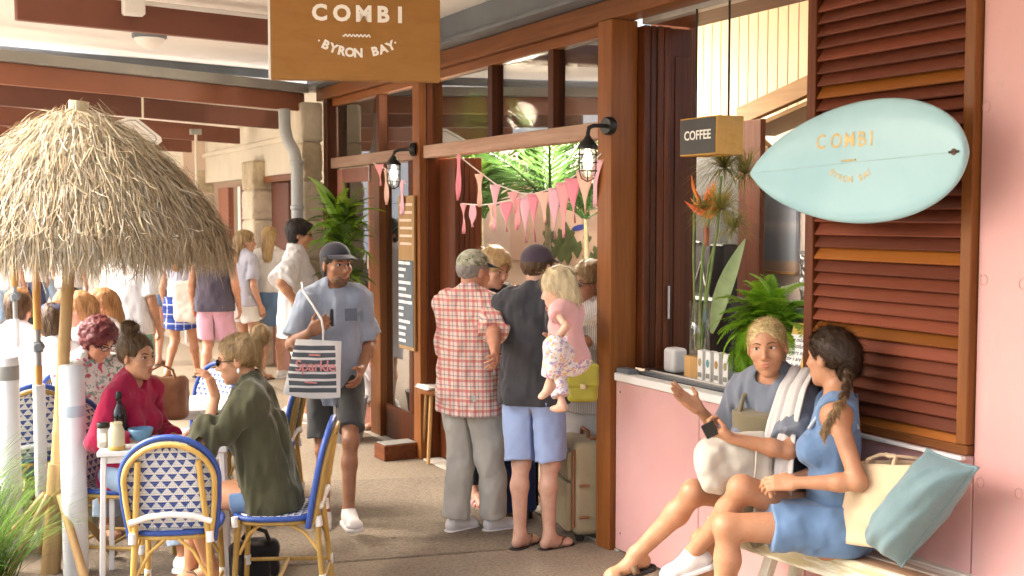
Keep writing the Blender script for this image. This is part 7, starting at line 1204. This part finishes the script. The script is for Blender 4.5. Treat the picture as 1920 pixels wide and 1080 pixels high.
sb_ = thing('shoulder_bag', 'cream canvas shoulder bag on the arm of the woman in blue plaid', 'bag', tuple(at_d(348, 610, 13.3))); c = at_d(349, 565, 13.35); S = Sculpt(.014); S.rbox(c, (.13, .24, .09), .06, np.array(frame_matrix((0, 0, 0), R2, (.2, 0, 1)).to_3x3())); S.wrinkle(.02, (8, 8, 8), 4, .008, (20, 20, 20)); local_sculpt(S, 'body', CANV if False else cloth('pale_canvas', (.66, .62, .54), .06), sb_); MB().tube([c+np.array([0, 0, .2])-R2*.05, at_d(352, 490, 13.5), c+np.array([0, 0, .2])+R2*.06], .016, 6).build('strap', C_WHITE, sb_)
walker('man in a dark navy singlet and pink shorts walking away', 402, 12.9, 176, 1.84, False, 'ruddy', H_BROWN, (), lambda b: (b.shirt(C_NAVYT, hem=-.10, tank=True, loose=.03, strap=.02), b.trousers(C_PINKS, leg=.86, flare=.03, waist=.0)), .20, feet='flipflop', res=.010)
walker('long haired woman in a lilac tee and white shorts walking to the right', 458, 13.6, 140, 1.74, True, 'fair', hairmat('hair_ombre', (.14, .08, .04), (.50, .36, .18)), LONG, lambda b: (b.shirt(C_LILAC, hem=-.04, sleeve=.7, loose=.02), b.trousers(C_WHITE, leg=.45, flare=.03, waist=.06)), .15, head=(-35, 0, 0), res=.010)
walker('long haired blond woman in white with a denim skirt, back turned', 506, 13.8, 176, 1.78, True, 'fair', H_BLOND, LONG, lambda b: (b.shirt(C_WHITE, hem=.05, sleeve=.9, loose=.01), b.skirt(C_DENIM, leg=.62, flare=.02, t=.022)), .08, feet='sneaker', res=.010)
def am(b): b.arm('R', b.w2l(at_d(560, 575, 10.55)), pole=(1, -.5, -.6)); b.arm('L', (-.05, .36, 1.2))
b = walker('dark haired man with glasses in an oversized white t-shirt, facing right', 556, 10.9, 95, 1.88, False, 'gold', H_BLACK, ('thick', 'fringe'), lambda b: (b.shirt(C_WHITE, hem=-.20, sleeve=.95, loose=.05, t=.02, sl_loose=.04), b.trousers(C_WHITE, leg=.9, flare=.03, waist=0)), .10, arms=am, res=.008, feet='sneaker', head=(0, 4, 0)); b.glasses(P_BLACK, CLR, False)
for px, d, lb, h in ((12, 17, 'distant man in a white shirt at the far left edge', 1.8), (58, 19, 'distant man in a white shirt behind the slim umbrella pole', 1.8), (88, 21, 'distant woman in white in the bright street', 1.7), (130, 18, 'distant walker in white behind the bamboo pole', 1.75)):
    walker(lb, px, d, 170, h, h < 1.75, 'fair', H_BROWN, (), lambda b: (b.shirt(C_WHITE, hem=-.1, sleeve=.8, loose=.03), b.trousers(C_JEAN if px != 58 else C_NAVY, leg=1.9, waist=0, name='trousers')), .2, res=.016)
# ---- barista on the bench
BH = bz+.105
b = Body('short bleached haired barista in a slate tee and olive apron talking on the bench', (*at_d(1466, 955, 5.18)[:2], 0), vd(-92), 1.70, fem=True, res=.0055, pz=BH+.02, lean=11, twist=48, head=(24, 0, 6), girth=.98)
b.leg('R', b.w2l(at_d(1192, 1040, 5.22)), pole=b.w2l(at_d(1312, 950, 5.16))-b.hip['R'], foot=b.w2l(at_d(1140, 1058, 5.2))-b.w2l(at_d(1178, 1046, 5.22))); b.leg('L', np.array([-.12, .36, .12]), pole=(-.2, 1, .8)); b.arm('R', b.w2l(at_d(1312, 768, 5.22)), pole=(.7, -.3, -1), hand='open', d=b.w2l(at_d(1255, 726, 5.2))-b.w2l(at_d(1312, 768, 5.22)), palm=b.R.T @ (-F2*.55+np.array([0, 0, .75]))); b.arm('L', b.w2l(at_d(1372, 822, 4.82)), pole=(-.7, -.6, -1), hand='grip', d=b.w2l(at_d(1330, 806, 4.84))-b.w2l(at_d(1372, 822, 4.82)), palm=b.R.T @ (F2*.4+np.array([0, 0, .9])))
b.body(SK['tan']); b.face('6a4a2a', '3a2a1c', 'a8564a', gaze=.7); b.hair(H_BLEACH, .004, (), amp=.002, fr=(90, 90, 90), line=.016, res=.0045, strands=2600, flow='short'); b.shirt(C_SLATE, hem=-.02, sleeve=.78, t=.012, loose=.012, sl_loose=.024, neck=(.072, .05), amp=.012); b.trousers(C_OLIVE, leg=.55, flare=.025, waist=.06)
S = Sculpt(.0065); S.cone(b.C+b.T2[:, 2]*.06, b.P+b.T1[:, 2]*-.03, .205, .215, flat=b.T2[:, 1], fs=.86); S.half(b.C+b.T2[:, 2]*.105, b.T2[:, 2]); S.half(b.C+b.T2[:, 1]*.03, -b.T2[:, 1]); S.half(b.C+b.T2[:, 0]*.13, b.T2[:, 0]); S.half(b.C-b.T2[:, 0]*.13, -b.T2[:, 0]); S.wrinkle(.006, (11, 11, 8), 4); b.part('apron', S, C_OLIVE)
for sg in (1, -1): MB().tube([b.C+b.T2[:, 2]*.09+b.T2[:, 0]*sg*.085+b.T2[:, 1]*.145, b.C+b.T2[:, 2]*.16+b.T2[:, 0]*sg*.085+b.T2[:, 1]*.095, b.nb+b.T2[:, 2]*.02+b.T2[:, 0]*sg*.055-b.T2[:, 1]*.02], .010, 6).build('apron_strap', C_OLIVE, b.o, False)
b.shoes(STRAPB, RUB, 'sandal'); BAR = b
ph = thing('phone', 'dark phone held in the barista’s left hand', 'phone', tuple(at_d(1330, 805, 4.82))); MB().box(at_d(1331, 806, 4.8), (.055, .010, .062), frame_matrix((0, 0, 0), R2+np.array([0, 0, .5]), (0, 0, 1)).to_3x3() @ Matrix.Rotation(PI/2, 3, 'X'), .004).build('case', P_BLACK, ph)
tw = thing('towel', 'off white towel draped over the barista’s shoulder', 'towel', tuple(b.l2w(b.sh['L']))); shw = b.l2w(b.sh['L']); fwd = b.R @ b.T2[:, 1]; rgt = b.R @ b.T2[:, 0]
TWP = [(-.17, -.34), (-.155, -.18), (-.13, -.04), (-.075, .055), (0, .088), (.075, .055), (.135, -.06), (.165, -.20), (.18, -.34), (.185, -.46)]
def towel(u, v): q = u*(len(TWP)-1); i = min(int(q), len(TWP)-2); f = q-i; y = TWP[i][0]*(1-f)+TWP[i+1][0]*f; z = TWP[i][1]*(1-f)+TWP[i+1][1]*f; w = .06+.035*abs(u-.5)*2; fold = .007*math.sin(v*15+u*2)+.004*math.sin(v*31+u*6); n_ = fwd*(1 if y > 0 else -1)*min(1, abs(y)*7)+np.array([0, 0, 1])*(1-min(1, abs(y)*6)); return Vector(shw+fwd*y+np.array([0, 0, z-.012*abs(u-.5)])+rgt*(.02+(v-.5)*2*w-.02*math.sin(u*3))+n_*(fold+.046))
MB().sheet(towel, 44, 26, .006).build('cloth', cloth('towel_white', (.54, .52, .50), .07, 400, .95, .4), tw)
lb_ = thing('tote_bag', 'off white canvas tote slumped on the barista’s lap', 'bag', tuple(at_d(1375, 905, 4.95))); c = at_d(1378, 868, 4.92); MR = np.array(frame_matrix((0, 0, 0), R2, (0, 0, 1)).to_3x3()); S = Sculpt(.0075); S.rbox(c+np.array([0, 0, -.01]), (.150, .100, .085), .035, MR); S.rbox(c+R2*.055+np.array([0, 0, .05]), (.085, .07, .07), .04, MR, .04); S.wrinkle(.026, (9, 9, 9), 7, .007, (26, 26, 26)); local_sculpt(S, 'body', cloth('lap_canvas', (.50, .475, .41), .08, 700), lb_)
MB().tube([c+R2*.07-F2*.095+np.array([0, 0, .10]), c+R2*.065-F2*.112+np.array([0, 0, .02]), c+R2*.06-F2*.100+np.array([0, 0, -.08])], .004, 5).build('seam', cloth('lap_canvas', (.66, .63, .56)), lb_)
# ---- woman with the braid
b = Body('dark haired woman with a long plait in a denim dress sitting on the bench', (*at_d(1560, 985, 4.82)[:2], 0), vd(-98), 1.665, fem=True, res=.0055, lk=1.06, pz=BH+.012, lean=-1, twist=-6, head=(-36, 2, 0), girth=1.03)
KR = b.w2l(at_d(1345, 962, 4.88)); b.leg('R', b.w2l(at_d(1300, 1036, 5.02)), pole=KR-b.hip['R'], foot=b.w2l(at_d(1230, 1066, 5.02))-b.w2l(at_d(1300, 1042, 5.02))); KL = at_d(1350, 996, 4.74); b.leg('L', b.w2l(np.array([KL[0], KL[1], .25])), pole=b.w2l(KL)-b.hip['L'], foot=(-.1, .62, -.78)); b.arm('L', b.w2l(at_d(1492, 905, 4.62)), pole=(-.5, -.9, -.6), hand='relax', palm=(.6, 0, -.6)); b.arm('R', b.w2l(at_d(1486, 898, 4.8)), pole=(.6, -.8, -.6), palm=(-.4, 0, -.6))
b.body(SK['tan']); b.face('201610', lip='a8605a'); b.hair(H_DKBR, .008, ('crop', ('lock', ((0, -.085, .03, .05), (0, -.085, -.03, .045), (-.01, -.08, -.06, .035)))), amp=.005, fr=(60, 60, 22), res=.005, strands=2200, flow=(-.03, -.11, .0))
P = [b.w2l(at_d(px, py, dd)) for px, py, dd in ((1576, 645, 4.760), (1586, 668, 4.735), (1592, 694, 4.70), (1590, 718, 4.645), (1582, 742, 4.575), (1568, 768, 4.53), (1553, 793, 4.52), (1543, 815, 4.535))]; n_ = 22
for nm_, i0_, i1_, mt_ in (('braid', 0, 13, hairmat('hair_plait_dark', (.022, .012, .007), (.10, .058, .030))), ('braid_end', 13, 22, hairmat('hair_plait', (.07, .04, .018), (.36, .23, .105)))):
    S = Sculpt(.0045)
    for i in range(i0_, i1_):
        q = i/(n_-1)*(len(P)-1); j = min(int(q), len(P)-2); p = P[j]+(P[j+1]-P[j])*(q-j); d = nrm(P[j+1]-P[j]); sd = nrm(np.cross(d, b.R.T @ F2)); r_ = .020*(1-.45*i/n_); sg = 1 if i % 2 else -1; S.ell(p+sd*sg*r_*.45, np.array([r_*.95, r_*1.35, r_*.9]), np.stack([sd, nrm(d+sd*-sg*.75), np.cross(sd, d)], 1), .003)
    S.wrinkle(.002, (120, 120, 60), 3); o_ = b.part(nm_, S, mt_); b.strands(o_, mt_, 500, 'down', 9, .03, .0007)
b.shirt(C_DENIM, hem=-.02, tank=True, strap=.045, t=.010, neck=(.12, .115), name='dress_bodice', amp=.006); b.skirt(C_DENIM, leg=.58, flare=.014, t=.012, name='dress_skirt', amp=.012, floor=bz+.004)
for sg in (1, -1): MB().tube([b.C+b.T2[:, 2]*.07+b.T2[:, 0]*sg*.085+b.T2[:, 1]*.105, b.C+b.T2[:, 2]*.165+b.T2[:, 0]*sg*.095+b.T2[:, 1]*.05, b.C+b.T2[:, 2]*.205+b.T2[:, 0]*sg*.09-b.T2[:, 1]*.005, b.C+b.T2[:, 2]*.16+b.T2[:, 0]*sg*.085-b.T2[:, 1]*.055, b.C+b.T2[:, 2]*.08+b.T2[:, 0]*sg*.075-b.T2[:, 1]*.085], .008, 6).build('dress_strap', cloth('strap_pale', (.40, .44, .50)), b.o, False)
b.shoes(SHOE_W, SOLE_W)
